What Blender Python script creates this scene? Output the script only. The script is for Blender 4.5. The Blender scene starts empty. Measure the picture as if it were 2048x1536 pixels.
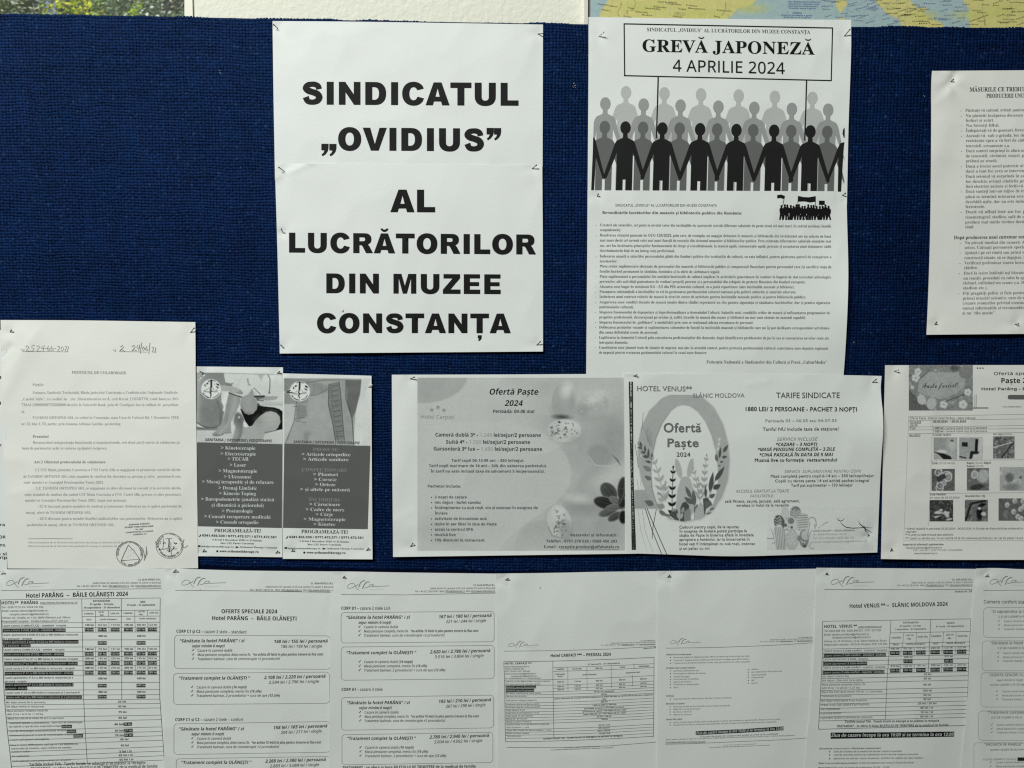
import bpy, math, random
import numpy as np
from mathutils import Vector

# ------------------------------------------------------------------ camera
sc = bpy.context.scene
COL = sc.collection
W, H = 2048.0, 1536.0          # size of the photograph the measurements were taken from
F = 1538.0                     # focal length in those pixels
D = 0.879                      # camera to board, metres
PITCH = math.radians(4.5)      # looking slightly down
cam = bpy.data.cameras.new('camera')
cam.sensor_width = 36.0
cam.lens = 36.0 * F / W
cam.clip_start = 0.02
cam.clip_end = 50
cam_o = bpy.data.objects.new('camera', cam)
COL.objects.link(cam_o)
cam_o.location = (0, -D, 0)
cam_o.rotation_euler = (math.radians(90) - PITCH, 0, 0)
sc.camera = cam_o

# ------------------------------------------------------------------ light
world = bpy.data.worlds.new('World')
sc.world = world
world.use_nodes = True
bg = world.node_tree.nodes['Background']
bg.inputs[0].default_value = (0.92, 0.98, 1.0, 1)
bg.inputs[1].default_value = 0.032
def area(name, loc, target, sx, sy, power, col):
    l = bpy.data.lights.new(name, 'AREA')
    l.shape = 'RECTANGLE'; l.size = sx; l.size_y = sy
    l.energy = power; l.color = col
    o = bpy.data.objects.new(name, l); COL.objects.link(o)
    o.location = loc
    o.rotation_euler = (Vector(target) - Vector(loc)).to_track_quat('-Z', 'Y').to_euler()
    return o
area('ceiling_lamp', (-1.1, -2.0, 1.6), (0, 0, 0), 1.2, 0.25, 82, (0.965, 1.0, 0.965))
sc.view_settings.view_transform = 'Standard'
sc.view_settings.look = 'None'
sc.view_settings.exposure = 0.0
sc.view_settings.gamma = 1.0
sc.render.engine = 'CYCLES'
sc.cycles.filter_width = 1.25
sc.cycles.use_denoising = False
sc.cycles.max_bounces = 4
sc.cycles.diffuse_bounces = 2

# ------------------------------------------------------------------ measuring: photo point -> place on the board (board face is y = 0)
CP, SP = math.cos(PITCH), math.sin(PITCH)
def P(px, py, h=0.0):
    """place whose height above the board is h (metres) seen at photo point px,py; numpy"""
    px = np.asarray(px, float); py = np.asarray(py, float)
    a = (px - W / 2) / F
    b = -(py - H / 2) / F
    dx = a
    dy = CP + b * SP
    dz = -SP + b * CP
    t = (D - h) / dy
    return np.stack([dx * t, -D + dy * t, dz * t], -1)

# ------------------------------------------------------------------ materials
def new_mat(name):
    m = bpy.data.materials.new(name); m.use_nodes = True
    nt = m.node_tree
    return m, nt, nt.nodes['Principled BSDF']
def setc(bs, col, rough=0.6, metal=0.0, spec=0.3):
    bs.inputs['Base Color'].default_value = (*col, 1)
    bs.inputs['Roughness'].default_value = rough
    bs.inputs['Metallic'].default_value = metal
    bs.inputs['Specular IOR Level'].default_value = spec
def add_bump(nt, bs, scale, strength, dist, detail=3, coord='Object'):
    tc = nt.nodes.new('ShaderNodeTexCoord')
    nz = nt.nodes.new('ShaderNodeTexNoise'); nz.inputs['Scale'].default_value = scale
    nz.inputs['Detail'].default_value = detail
    bp = nt.nodes.new('ShaderNodeBump'); bp.inputs['Strength'].default_value = strength
    bp.inputs['Distance'].default_value = dist
    nt.links.new(tc.outputs[coord], nz.inputs['Vector'])
    nt.links.new(nz.outputs['Fac'], bp.inputs['Height'])
    nt.links.new(bp.outputs['Normal'], bs.inputs['Normal'])
    return tc, nz, bp
PAPER = (0.80, 0.825, 0.80)
def paper_mat(name, col):
    m, nt, bs = new_mat(name)
    setc(bs, col, 0.62, 0, 0.25)
    tc, nz, bp = add_bump(nt, bs, 260, 0.22, 0.0006, 4)
    n2 = nt.nodes.new('ShaderNodeTexNoise'); n2.inputs['Scale'].default_value = 9; n2.inputs['Detail'].default_value = 5
    mx = nt.nodes.new('ShaderNodeMix'); mx.data_type = 'RGBA'
    mx.inputs['A'].default_value = (col[0] * .965, col[1] * .965, col[2] * .95, 1)
    mx.inputs['B'].default_value = (*col, 1)
    nt.links.new(tc.outputs['Object'], n2.inputs['Vector'])
    nt.links.new(n2.outputs['Fac'], mx.inputs['Factor'])
    nt.links.new(mx.outputs['Result'], bs.inputs['Base Color'])
    return m
M_PAPER = paper_mat('copier_paper', PAPER)
M_PAPERW = paper_mat('aged_paper', (0.835, 0.84, 0.79))
def ink_mat(name, rough):
    m, nt, bs = new_mat(name)
    setc(bs, (0, 0, 0), rough, 0, 0.10)
    at = nt.nodes.new('ShaderNodeAttribute'); at.attribute_name = 'ink'
    nt.links.new(at.outputs['Color'], bs.inputs['Base Color'])
    add_bump(nt, bs, 260, 0.2, 0.0006, 3)
    return m
M_INK = ink_mat('printer_toner', 0.6)
M_GLOSS = ink_mat('glossy_print', 0.35)
M_STEEL, nt, bs = new_mat('steel'); setc(bs, (0.07, 0.068, 0.06), 0.4, 0.7, 0.5); add_bump(nt, bs, 900, 0.3, 0.0002)
M_STEEL2, nt, bs = new_mat('bright_steel'); setc(bs, (0.62, 0.62, 0.6), 0.3, 0.85, 0.5); add_bump(nt, bs, 900, 0.3, 0.0002)

# ------------------------------------------------------------------ objects
def mesh_obj(name, verts, faces, mat, parent=None, loc=None, cols=None, smooth=True):
    """verts (n,3) world; faces (m,3) or (m,4)"""
    verts = np.asarray(verts, np.float32); faces = np.asarray(faces, np.int32)
    if loc is None:
        loc = parent['_o'] if parent is not None else (0, 0, 0)
    loc = tuple(float(q) for q in loc)
    me = bpy.data.meshes.new(name)
    n, k = faces.shape
    me.vertices.add(len(verts)); me.vertices.foreach_set('co', (verts - np.array(loc, np.float32)).ravel())
    me.loops.add(n * k); me.loops.foreach_set('vertex_index', faces.ravel())
    me.polygons.add(n); me.polygons.foreach_set('loop_start', np.arange(0, n * k, k, dtype=np.int32))
    me.update(calc_edges=True)
    me.polygons.foreach_set('use_smooth', np.full(n, smooth, bool))
    if cols is not None:
        a = me.color_attributes.new('ink', 'FLOAT_COLOR', 'POINT')
        c4 = np.ones((len(verts), 4), np.float32); c4[:, :3] = cols
        a.data.foreach_set('color', c4.ravel())
    if mat: me.materials.append(mat)
    o = bpy.data.objects.new(name, me); COL.objects.link(o)
    if parent is not None: o.parent = parent
    else: o.location = loc
    return o
ORIG = {}
def tag(o, label, cat, group=None):
    o['label'] = label; o['category'] = cat
    if group: o['group'] = group
    return o

# ------------------------------------------------------------------ glyphs (from the built-in font and its fallback alphabets)
tc_ = bpy.data.curves.new('glyph', 'FONT')
to_ = bpy.data.objects.new('glyph', tc_); COL.objects.link(to_)
SETS = {'r': (0x1D5A0, 0x1D5BA, 0x1D7E2, 0.008, 0, .07), 'b': (0x1D5D4, 0x1D5EE, 0x1D7EC, 0.0, 0, .11),
        'i': (0x1D5A0, 0x1D5BA, 0x1D7E2, 0.008, .2, .06), 'bi': (0x1D5D4, 0x1D5EE, 0x1D7EC, 0.0, .2, .11),
        'sb': (0x1D400, 0x1D41A, 0x1D7CE, 0.006, 0, .09), 's': (0x1D400, 0x1D41A, 0x1D7CE, -0.005, 0, .06),
        'x': (0x1D5D4, 0x1D5EE, 0x1D7EC, 0.040, 0, .12), 'sc': (0x1D4D0, 0x1D4EA, 0x1D7E2, 0.0, 0, .06),
        'g': (None, None, None, 0.012, 0, .07), 'gb': (None, None, None, 0.024, 0, .10)}
PUNC_BOLD = {'b': .018, 'bi': .018, 'sb': .012, 'x': .05}
DIA = {'ă': ('a', 'v'), 'â': ('a', '^'), 'î': ('i', '^'), 'ș': ('s', ','), 'ț': ('t', ','), 'Ă': ('A', 'v'), 'Â': ('A', '^'),
       'Î': ('I', '^'), 'Ș': ('S', ','), 'Ț': ('T', ',')}
_raw = {}
def ev_text(s, res):
    tc_.resolution_u = res; tc_.body = s
    bpy.context.view_layer.update()
    e = to_.evaluated_get(bpy.context.evaluated_depsgraph_get())
    me = e.to_mesh()
    v = np.zeros(len(me.vertices) * 3); me.vertices.foreach_get('co', v); v = v.reshape(-1, 3)[:, :2].copy()
    me.calc_loop_triangles()
    f = np.zeros(len(me.loop_triangles) * 3, np.int32); me.loop_triangles.foreach_get('vertices', f)
    e.to_mesh_clear()
    return v, f.reshape(-1, 3).copy()
def prefetch(chars, res):
    """all letters in one go: one per line, each followed by a bar that gives its advance width"""
    LH = 4.0; tc_.space_line = LH
    bv, _ = ev_text('|', res); bw0, bmax = bv[:, 0].min(), bv[:, 0].max()
    v, f = ev_text('\n'.join(c + '|' for c in chars), res)
    # line pitch from two bars
    v2, _ = ev_text('|\n|', res); pitch = v2[:, 1].max() - bv[:, 1].max(); pitch = abs(v2[:, 1].min() - bv[:, 1].min())
    ymid = (bv[:, 1].max() + bv[:, 1].min()) / 2
    line = np.round((ymid - v[:, 1]) / pitch).astype(int)
    fl = line[f[:, 0]]
    order = np.argsort(fl, kind='stable'); fs = f[order]; cut = np.searchsorted(fl[order], np.arange(len(chars) + 1))
    for i, c in enumerate(chars):
        t = fs[cut[i]:cut[i + 1]]
        if len(t) == 0: continue
        un, inv = np.unique(t, return_inverse=True); q = v[un].copy(); q[:, 1] += i * pitch; t = inv.reshape(-1, 3).astype(np.int32)
        bar = q[:, 0] > q[:, 0].max() - (bmax - bw0) - 1e-4
        adv = q[:, 0].max() - bmax
        keep = ~bar[t].any(1); t = t[keep]
        if len(t): un, inv = np.unique(t, return_inverse=True); q = q[un]; t = inv.reshape(-1, 3).astype(np.int32)
        _raw[(c, res)] = (q, t, adv)
    tc_.space_line = 1.0
_alpha = []
for k_, s_ in SETS.items():
    if s_[0] is None: _alpha += [chr(c) for c in range(33, 124) if chr(c) not in '|'] + list('„”“–•²¹')
    elif k_ == 'sc': _alpha += [chr(s_[0] + ord(c) - 65) for c in 'PH'] + [chr(s_[1] + ord(c) - 97) for c in 'asteferic']
    elif k_ not in ('x', 's', 'i', 'bi'): _alpha += [chr(s_[0] + i) for i in range(26)] + [chr(s_[1] + i) for i in range(26)] + [chr(s_[2] + i) for i in range(10)]
_skip = {chr(0x1D400 + 16), chr(0x1D400 + 22), chr(0x1D400 + 23), chr(0x1D400 + 24), chr(0x1D41A + 16), chr(0x1D5A0 + 16), chr(0x1D5A0 + 24), chr(0x1D5BA + 16), chr(0x1D5D4 + 16), chr(0x1D5D4 + 24), chr(0x1D5EE + 16)}
_alpha = [c for c in dict.fromkeys(_alpha) if c not in _skip]
prefetch(_alpha, 2); prefetch(_alpha, 5)
def raw(ch, res):
    k = (ch, res)
    if k in _raw: return _raw[k]
    tc_.resolution_u = res
    def ev(s):
        tc_.body = s
        bpy.context.view_layer.update()
        e = to_.evaluated_get(bpy.context.evaluated_depsgraph_get())
        me = e.to_mesh()
        v = np.zeros(len(me.vertices) * 3); me.vertices.foreach_get('co', v); v = v.reshape(-1, 3)[:, :2].copy()
        me.calc_loop_triangles()
        f = np.zeros(len(me.loop_triangles) * 3, np.int32); me.loop_triangles.foreach_get('vertices', f)
        e.to_mesh_clear()
        return v, f.reshape(-1, 3).copy()
    if ('|', 0) not in _raw:
        v, f = ev('|'); _raw[('|', 0)] = v[:, 0].max()
    v, f = ev(ch)
    v2, _ = ev(ch + '|')
    _raw[k] = (v, f, v2[:, 0].max() - _raw[('|', 0)])
    return _raw[k]
def fatten(v, f, d):
    if abs(d) < 1e-6 or len(f) == 0: return v
    # orient triangles counter-clockwise
    a, b, c = v[f[:, 0]], v[f[:, 1]], v[f[:, 2]]
    ar = (b[:, 0] - a[:, 0]) * (c[:, 1] - a[:, 1]) - (b[:, 1] - a[:, 1]) * (c[:, 0] - a[:, 0])
    f = f.copy(); f[ar < 0] = f[ar < 0][:, ::-1]
    cnt = {}
    for t in f:
        for i in range(3):
            e = (int(t[i]), int(t[(i + 1) % 3]))
            cnt[e] = cnt.get(e, 0) + 1
    nrm = [[] for _ in range(len(v))]
    for (p, q), n in cnt.items():
        if (q, p) in cnt: continue
        dx, dy = v[q] - v[p]; l = math.hypot(dx, dy)
        if l < 1e-7: continue
        nn = (dy / l, -dx / l)
        nrm[p].append(nn); nrm[q].append(nn)
    out = v.copy()
    for i, ns in enumerate(nrm):
        if not ns: continue
        if len(ns) == 1: mx, my = ns[0]; k = 1
        else:
            n0, n1 = ns[0], ns[1]
            mx, my = n0[0] + n1[0], n0[1] + n1[1]; l2 = mx * mx + my * my
            if l2 < 0.3: k = 0.5
            else: k = 2.0 / l2
        out[i, 0] += mx * k * d; out[i, 1] += my * k * d
    return out
def _quad(p, q, w):
    dx, dy = q[0] - p[0], q[1] - p[1]; l = math.hypot(dx, dy) or 1
    nx, ny = -dy / l * w / 2, dx / l * w / 2
    return [(p[0] + nx, p[1] + ny), (p[0] - nx, p[1] - ny), (q[0] - nx, q[1] - ny), (q[0] + nx, q[1] + ny)]
_gl = {}
def glyph(st, ch, res):
    k = (st, ch, res)
    if k in _gl: return _gl[k]
    res = 2 if res <= 2 else 5
    up, lo, dg, off, sh, th = SETS[st]
    base, mark = DIA.get(ch, (ch, None))
    c = base; mathy = True
    if up and 'A' <= base <= 'Z': c = chr(up + ord(base) - 65)
    elif up and 'a' <= base <= 'z': c = chr(lo + ord(base) - 97)
    elif up and base.isdigit(): c = chr(dg + ord(base) - 48)
    else: mathy = False
    v, f, adv = raw(c, res)
    v = v.copy()
    slanted = False
    if base == 'I' and st in ('r', 'b', 'x', 'i', 'bi'):      # plain upright, no serifs
        t_ = {'r': .09, 'i': .09, 'b': .155, 'bi': .155, 'x': .17}[st]; hh = raw(chr(up + 7), res)[0][:, 1].max()
        v = np.array([(.09, 0), (.09 + t_, 0), (.09 + t_, hh), (.09, hh)]); f = np.array([(0, 1, 2), (0, 2, 3)], np.int32); adv = t_ + .18
    if base == 'i' and mark:      # dotless
        keep = ~(v[f][:, :, 1].min(1) > 0.545)
        f = f[keep]
    d = off if mathy or up is None else max(off, 0) + PUNC_BOLD.get(st, 0)
    v = fatten(v, f, d)
    adv = adv + 2 * d
    if mark:
        used = v[np.unique(f)]
        cx = (used[:, 0].min() + used[:, 0].max()) / 2
        top = used[:, 1].max()
        vv = []; ff = []
        def q(pts):
            n = len(v) + len(vv); vv.extend(pts); ff.extend([(n, n + 1, n + 2), (n, n + 2, n + 3)])
        shx = .2 * top if slanted else 0
        if slanted: cx += .04
        if mark == 'v':
            n0 = len(v)
            for s in range(9):
                a = math.radians(195 + 150 * s / 8); tw = th * (.35 + .6 * math.sin(math.pi * s / 8))
                for rr in (.15 + tw / 2, .15 - tw / 2): vv.append((cx + rr * math.cos(a), top + .23 + rr * math.sin(a) * .85))
            for s in range(8): ff += [(n0 + 2 * s, n0 + 2 * s + 1, n0 + 2 * s + 2), (n0 + 2 * s + 2, n0 + 2 * s + 1, n0 + 2 * s + 3)]
        elif mark == '^':
            q(_quad((cx - .13, top + .06), (cx + .01, top + .19), th * .9)); q(_quad((cx - .01, top + .19), (cx + .13, top + .06), th * .9))
        else:
            q(_quad((cx + .02, -.09), (cx + .01, -.17), th * 1.25)); q(_quad((cx + .01, -.15), (cx - .05, -.24), th * .8))
        v = np.vstack([v, np.array(vv)]); f = np.vstack([f, np.array(ff, np.int32)])
    if sh and not slanted:
        v[:, 0] += v[:, 1] * sh
    _gl[k] = (v, f, adv)
    return _gl[k]
_cap = {}
def cap_h(st, res):
    if st not in _cap:
        v, f, a = glyph(st, 'H', res); _cap[st] = v[:, 1].max()
    return _cap[st]

def lin(c):
    """printed tone: brightness relative to the bare paper, as it shows in a picture -> reflectance"""
    if np.isscalar(c):
        return np.array(PAPER) * max(c, 0.1) ** 2.2
    return np.asarray(c, float)

# ------------------------------------------------------------------ sheets of paper
class View:
    def __init__(s, ox, oy, k): s.ox, s.oy, s.k = ox, oy, k
    def __call__(s, x, y): return s.ox + np.asarray(x, float) / s.k, s.oy + np.asarray(y, float) / s.k
def resample(pts, n):
    pts = np.array(pts, float)
    if len(pts) > 2:        # smooth the measured edge
        for _ in range(2):
            q = [pts[0]]
            for a, b in zip(pts[:-1], pts[1:]): q += [a * .75 + b * .25, a * .25 + b * .75]
            q.append(pts[-1]); pts = np.array(q)
    d = np.r_[0, np.cumsum(np.hypot(*np.diff(pts, axis=0).T))]
    t = np.linspace(0, d[-1], n)
    return np.stack([np.interp(t, d, pts[:, 0]), np.interp(t, d, pts[:, 1])], -1)
class Sheet:
    def __init__(s, name, label, cat, top, right, bottom, left, base, seed=1, waves=0.0003, feats=(), mat=None, group=None, step=5.0, wl=1.0, gap=0.0001, cr=1.0):
        s.cr = cr
        s.base = base * .8; s.feats = list(feats); rng = random.Random(seed); s.gap = gap
        s.w = []
        for i in range(7):
            L = rng.uniform(110, 420) * wl; a = rng.uniform(0, math.tau); waves_ = waves * .6
            s.w.append((math.cos(a) / L * math.tau, math.sin(a) / L * math.tau, rng.uniform(0, 7), waves_ * rng.uniform(.5, 1) * (L / 300)))
        cs = np.array([top[0], top[-1], bottom[0], bottom[-1]], float)
        wpx = abs(top[-1][0] - top[0][0]); hpx = abs(bottom[0][1] - top[0][1])
        nu = int(wpx / step) + 2; nv = int(hpx / step) + 2
        T = resample(top, nu); B = resample(bottom, nu); Lf = resample(left, nv); R = resample(right, nv)
        u = np.linspace(0, 1, nu)[None, :, None]; v = np.linspace(0, 1, nv)[:, None, None]
        G = (1 - v) * T[None] + v * B[None] + (1 - u) * Lf[:, None] + u * R[:, None] - (
            (1 - u) * (1 - v) * T[0] + u * (1 - v) * T[-1] + (1 - u) * v * B[0] + u * v * B[-1])
        X, Y = G[..., 0].ravel(), G[..., 1].ravel()
        V = s.pos(X, Y)
        # closed sheet of real thickness: front, back and rim share a grid
        idx = np.arange(nu * nv).reshape(nv, nu)
        fr = np.stack([idx[:-1, :-1], idx[1:, :-1], idx[1:, 1:], idx[:-1, 1:]], -1).reshape(-1, 4)
        s.org = V.mean(0)
        rim = np.concatenate([idx[0, :], idx[1:, -1], idx[-1, -2::-1], idx[-2:0:-1, 0]])
        V1 = V[rim]; V2 = V1 + np.array([0, 0.0001, 0]); n = len(V); m = len(rim)
        k = np.arange(m)
        side = np.stack([n + k, n + (k + 1) % m, n + m + (k + 1) % m, n + m + k], -1)
        s.o = mesh_obj(name, np.vstack([V, V1, V2]), np.vstack([fr, side]), mat or M_PAPER, None, s.org)
        tag(s.o, label, cat, group)
    def h(s, x, y):
        r = np.full(np.shape(x), s.base, float)
        for a, b, p, A in s.w: r += A * np.sin(a * x + b * y + p)
        q = np.asarray(x, float) + s.base * 9e5; p = np.asarray(y, float) + s.base * 5e5
        r += s.cr * ((1 - 2 * np.abs(vnoise(q + p * .4, p - q * .3, 75, 3) - .5)) * .00068 + vnoise(q - p * .5, p, 38, 5) * .00017 + vnoise(q * .55, p * .16 + q * .1, 22, 8) * .00011)
        for f in s.feats: r += 1.35 * f(x, y)
        return np.maximum(r, 0.0006)
    def pos(s, x, y, off=0.0):
        return P(x, y, s.h(x, y) + off)

def sstep(t):
    t = np.clip(t, 0, 1); return t * t * (3 - 2 * t)
def pin_dent(x0, y0, depth=0.0007, r=11, n=3, ph=0.0, crease=0.0007, rc=40):
    def f(x, y):
        dx, dy = x - x0, y - y0; d = np.hypot(dx, dy); th = np.arctan2(dy, dx)
        return -depth * np.exp(-(d / r) ** 2) + crease * np.cos(n * th + ph) * (d / rc) * np.exp(-(d / rc * 1.6) ** 1.5)
    return f
def crease(x0, y0, x1, y1, amp, w):
    L = math.hypot(x1 - x0, y1 - y0); ux, uy = (x1 - x0) / L, (y1 - y0) / L
    def f(x, y):
        t = (x - x0) * ux + (y - y0) * uy; d = np.abs(-(x - x0) * uy + (y - y0) * ux)
        return amp * np.exp(-d / w) * np.exp(-np.maximum(0, np.abs(t / L - .5) - .4) ** 2 * 60)
    return f
def ramp_x(xa, xb, amp, y0=None, y1=None, p=2):
    """lifts from xa to xb"""
    def f(x, y):
        r = amp * np.clip((x - xa) / (xb - xa), 0, 1.3) ** p
        if y0 is not None: r = r * np.exp(-((y - (y0 + y1) / 2) / ((y1 - y0) / 2)) ** 2)
        return r
    return f
def ramp_y(ya, yb, amp, p=2):
    return lambda x, y: amp * np.clip((y - ya) / (yb - ya), 0, 1.3) ** p
def bump(x0, y0, rx, ry, amp, rot=0):
    c, s_ = math.cos(rot), math.sin(rot)
    def f(x, y):
        u = (x - x0) * c + (y - y0) * s_; v = -(x - x0) * s_ + (y - y0) * c
        return amp * np.exp(-(u / rx) ** 2 - (v / ry) ** 2)
    return f

# ------------------------------------------------------------------ printing on a sheet
class Ink:
    def __init__(s, sheet, name, view=None, layer=0, mat=None):
        s.sh, s.name, s.v, s.layer, s.mat = sheet, name, view or View(0, 0, 1), layer, mat or M_INK
        s.V = []; s.Fc = []; s.C = []; s.n = 0; s.parts = []
    def add(s, xy, tris, c):
        xy = np.asarray(xy, float); tris = np.asarray(tris, np.int32)
        if len(tris) == 0: return
        s.V.append(xy); s.Fc.append(tris + s.n); s.C.append(np.broadcast_to(lin(c), (len(xy), 3))); s.n += len(xy)
    def t(s, x0, y0, x1, y1, cap, st, text, c=0.16, res=2):
        """one line of writing between two measured points of its baseline"""
        toks = []; cur = st; cc = c; i = 0
        while i < len(text):
            if text[i] == '{':
                j = text.index('}', i); w = text[i + 1:j]
                if w[0] == '#': cc = int(w[1:]) / 100
                else: cur = w
                i = j + 1; continue
            toks.append((cur, text[i], cc)); i += 1
        x = 0; items = []; lo = None; hi = 0; ch0 = cap_h(st, res)
        for (q, ch, cc) in toks:
            k = ch0 / cap_h(q, res)
            if ch == ' ': x += .27 * ch0 / .7 * 1.02; continue
            v, f, adv = glyph(q, ch, res)
            if len(f):
                if lo is None: lo = (x + v[:, 0].min() * k)
                hi = max(hi, x + v[:, 0].max() * k)
                items.append((v * k + np.array([x, 0]), f, cc))
            x += adv * k
        if not items: return
        if s.name in ('heading', 'reversed_text') and s.V: s.parts.append((s.V, s.Fc, s.C)); s.V = []; s.Fc = []; s.C = []; s.n = 0
        ax, ay = s.v(x0, y0); bx, by = s.v(x1, y1)
        sx = (bx - ax) / (hi - lo); sl = (by - ay) / (hi - lo); sy = cap / s.v.k / ch0
        for v, f, cc in items:
            gx = v[:, 0] - lo
            s.add(np.stack([ax + gx * sx, ay + gx * sl - v[:, 1] * sy], -1), f, cc)
    def ctext(s, cx, cy, r, a0, a1, cap, st, text, c=.3, inward=False):
        """writing along a circle, angles in degrees, clockwise from the right"""
        ccx, ccy = s.v(cx, cy); r = r / s.v.k; cap = cap / s.v.k
        n = len(text); ch0 = cap_h(st, 2)
        for i, ch in enumerate(text):
            if ch == ' ': continue
            v, f, adv = glyph(st, ch, 2)
            a = math.radians(a0 + (a1 - a0) * (i + .5) / n)
            g = (v - np.array([adv / 2, 0])) * cap / ch0
            if a1 > a0: ex = (-math.sin(a), math.cos(a)); ey = (math.cos(a), math.sin(a))
            else: ex = (math.sin(a), -math.cos(a)); ey = (-math.cos(a), -math.sin(a))
            s.add(np.stack([ccx + r * math.cos(a) + g[:, 0] * ex[0] + g[:, 1] * ey[0],
                            ccy + r * math.sin(a) + g[:, 0] * ex[1] + g[:, 1] * ey[1]], -1), f, c)
    def line(s, pts, w, c=0.16, closed=False, taper=False):
        """stroke; width in photo pixels"""
        pts = [tuple(float(q) for q in s.v(*p)) for p in pts]
        if closed: pts.append(pts[0])
        P_ = np.array(pts); n = len(P_)
        tg = np.zeros_like(P_); tg[1:-1] = P_[2:] - P_[:-2]; tg[0] = P_[1] - P_[0]; tg[-1] = P_[-1] - P_[-2]
        if closed: tg[0] = tg[-1] = P_[1] - P_[-2]
        tg /= np.maximum(np.hypot(tg[:, 0], tg[:, 1])[:, None], 1e-6)
        nr = np.stack([-tg[:, 1], tg[:, 0]], -1) * (w / 2)
        if taper: nr *= (1 - np.abs(np.linspace(-1, 1, n)) ** 3 * .8)[:, None]
        v = np.vstack([P_ + nr, P_ - nr]); k = np.arange(n - 1)
        f = np.vstack([np.stack([k, k + n, k + 1], -1), np.stack([k + 1, k + n, k + n + 1], -1)])
        s.add(v, f, c)
    def rect(s, x0, y0, x1, y1, c, dy=0):
        """bar; dy is how much its right end sits lower than its left"""
        s.quad([(x0, y0), (x1, y0 + dy), (x1, y1 + dy), (x0, y1)], c)
    def quad(s, p, c):
        q = [tuple(float(z) for z in s.v(*a)) for a in p]
        s.add(q, [(0, 1, 2), (0, 2, 3)], c)
    def poly(s, pts, c):
        from mathutils.geometry import tessellate_polygon
        q = [tuple(float(z) for z in s.v(*a)) for a in pts]
        f = tessellate_polygon([[Vector((a, b, 0)) for a, b in q]])
        s.add(q, f, c)
    def ell(s, cx, cy, rx, ry, c, n=20, rot=0):
        a = np.linspace(0, math.tau, n, endpoint=False); cr, sr = math.cos(rot), math.sin(rot)
        X = cx + rx * np.cos(a) * cr - ry * np.sin(a) * sr; Y = cy + rx * np.cos(a) * sr + ry * np.sin(a) * cr
        x, y = s.v(X, Y); k = np.arange(1, n - 1)
        s.add(np.stack([x, y], -1), np.stack([0 * k, k, k + 1], -1), c)
    def rbox(s, x0, y0, x1, y1, r, w, c, dy=0):
        pts = []
        for cx, cy, a0 in ((x1 - r, y0 + r, -90), (x1 - r, y1 - r, 0), (x0 + r, y1 - r, 90), (x0 + r, y0 + r, 180)):
            for k in range(5):
                a = math.radians(a0 + 90 * k / 4); x = cx + r * math.cos(a); y = cy + r * math.sin(a)
                pts.append((x, y + dy * (x - x0) / (x1 - x0)))
        out = []
        for a, b in zip(pts, pts[1:] + pts[:1]):
            n = max(1, int(math.hypot(b[0] - a[0], b[1] - a[1]) / s.v.k / 25))
            out += [(a[0] + (b[0] - a[0]) * i / n, a[1] + (b[1] - a[1]) * i / n) for i in range(n)]
        s.line(out, w, c, closed=True)
    def build(s, label=None):
        if s.parts:
            todo = s.parts + [(s.V, s.Fc, s.C)]; s.parts = []
            for s.V, s.Fc, s.C in todo: s.build(label)
            return None
        if not s.V: return None
        V = np.vstack(s.V); Fc = np.vstack(s.Fc); C = np.vstack(s.C)
        for it in range(14):      # long pieces follow the bend of the paper
            p = V[Fc]; e = np.stack([np.hypot(*(p[:, (i + 1) % 3] - p[:, i]).T) for i in range(3)], -1)
            big = e.max(1) > 9
            if not big.any(): break
            t = Fc[big]; ei = e[big].argmax(1); r = np.arange(len(t))
            a, b, c_ = t[r, ei], t[r, (ei + 1) % 3], t[r, (ei + 2) % 3]
            m = (V[a] + V[b]) / 2; mi = np.arange(len(V), len(V) + len(t))
            V = np.vstack([V, m]); C = np.vstack([C, (C[a] + C[b]) / 2])
            Fc = np.vstack([Fc[~big], np.stack([a, mi, c_], -1), np.stack([mi, b, c_], -1)])
        W3 = s.sh.pos(V[:, 0], V[:, 1], s.sh.gap * 1.6 + s.layer * 0.00004)
        # face the viewer
        p = V[Fc]; ar = (p[:, 1, 0] - p[:, 0, 0]) * (p[:, 2, 1] - p[:, 0, 1]) - (p[:, 1, 1] - p[:, 0, 1]) * (p[:, 2, 0] - p[:, 0, 0])
        Fc[ar > 0] = Fc[ar > 0][:, ::-1]
        s.sh.o['_o'] = [float(q) for q in s.sh.org]
        o = mesh_obj(s.name, W3, Fc, s.mat, s.sh.o, None, C)
        if label: o['label'] = label
        global NTRI; NTRI += len(Fc)
        return o
NTRI = 0

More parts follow.
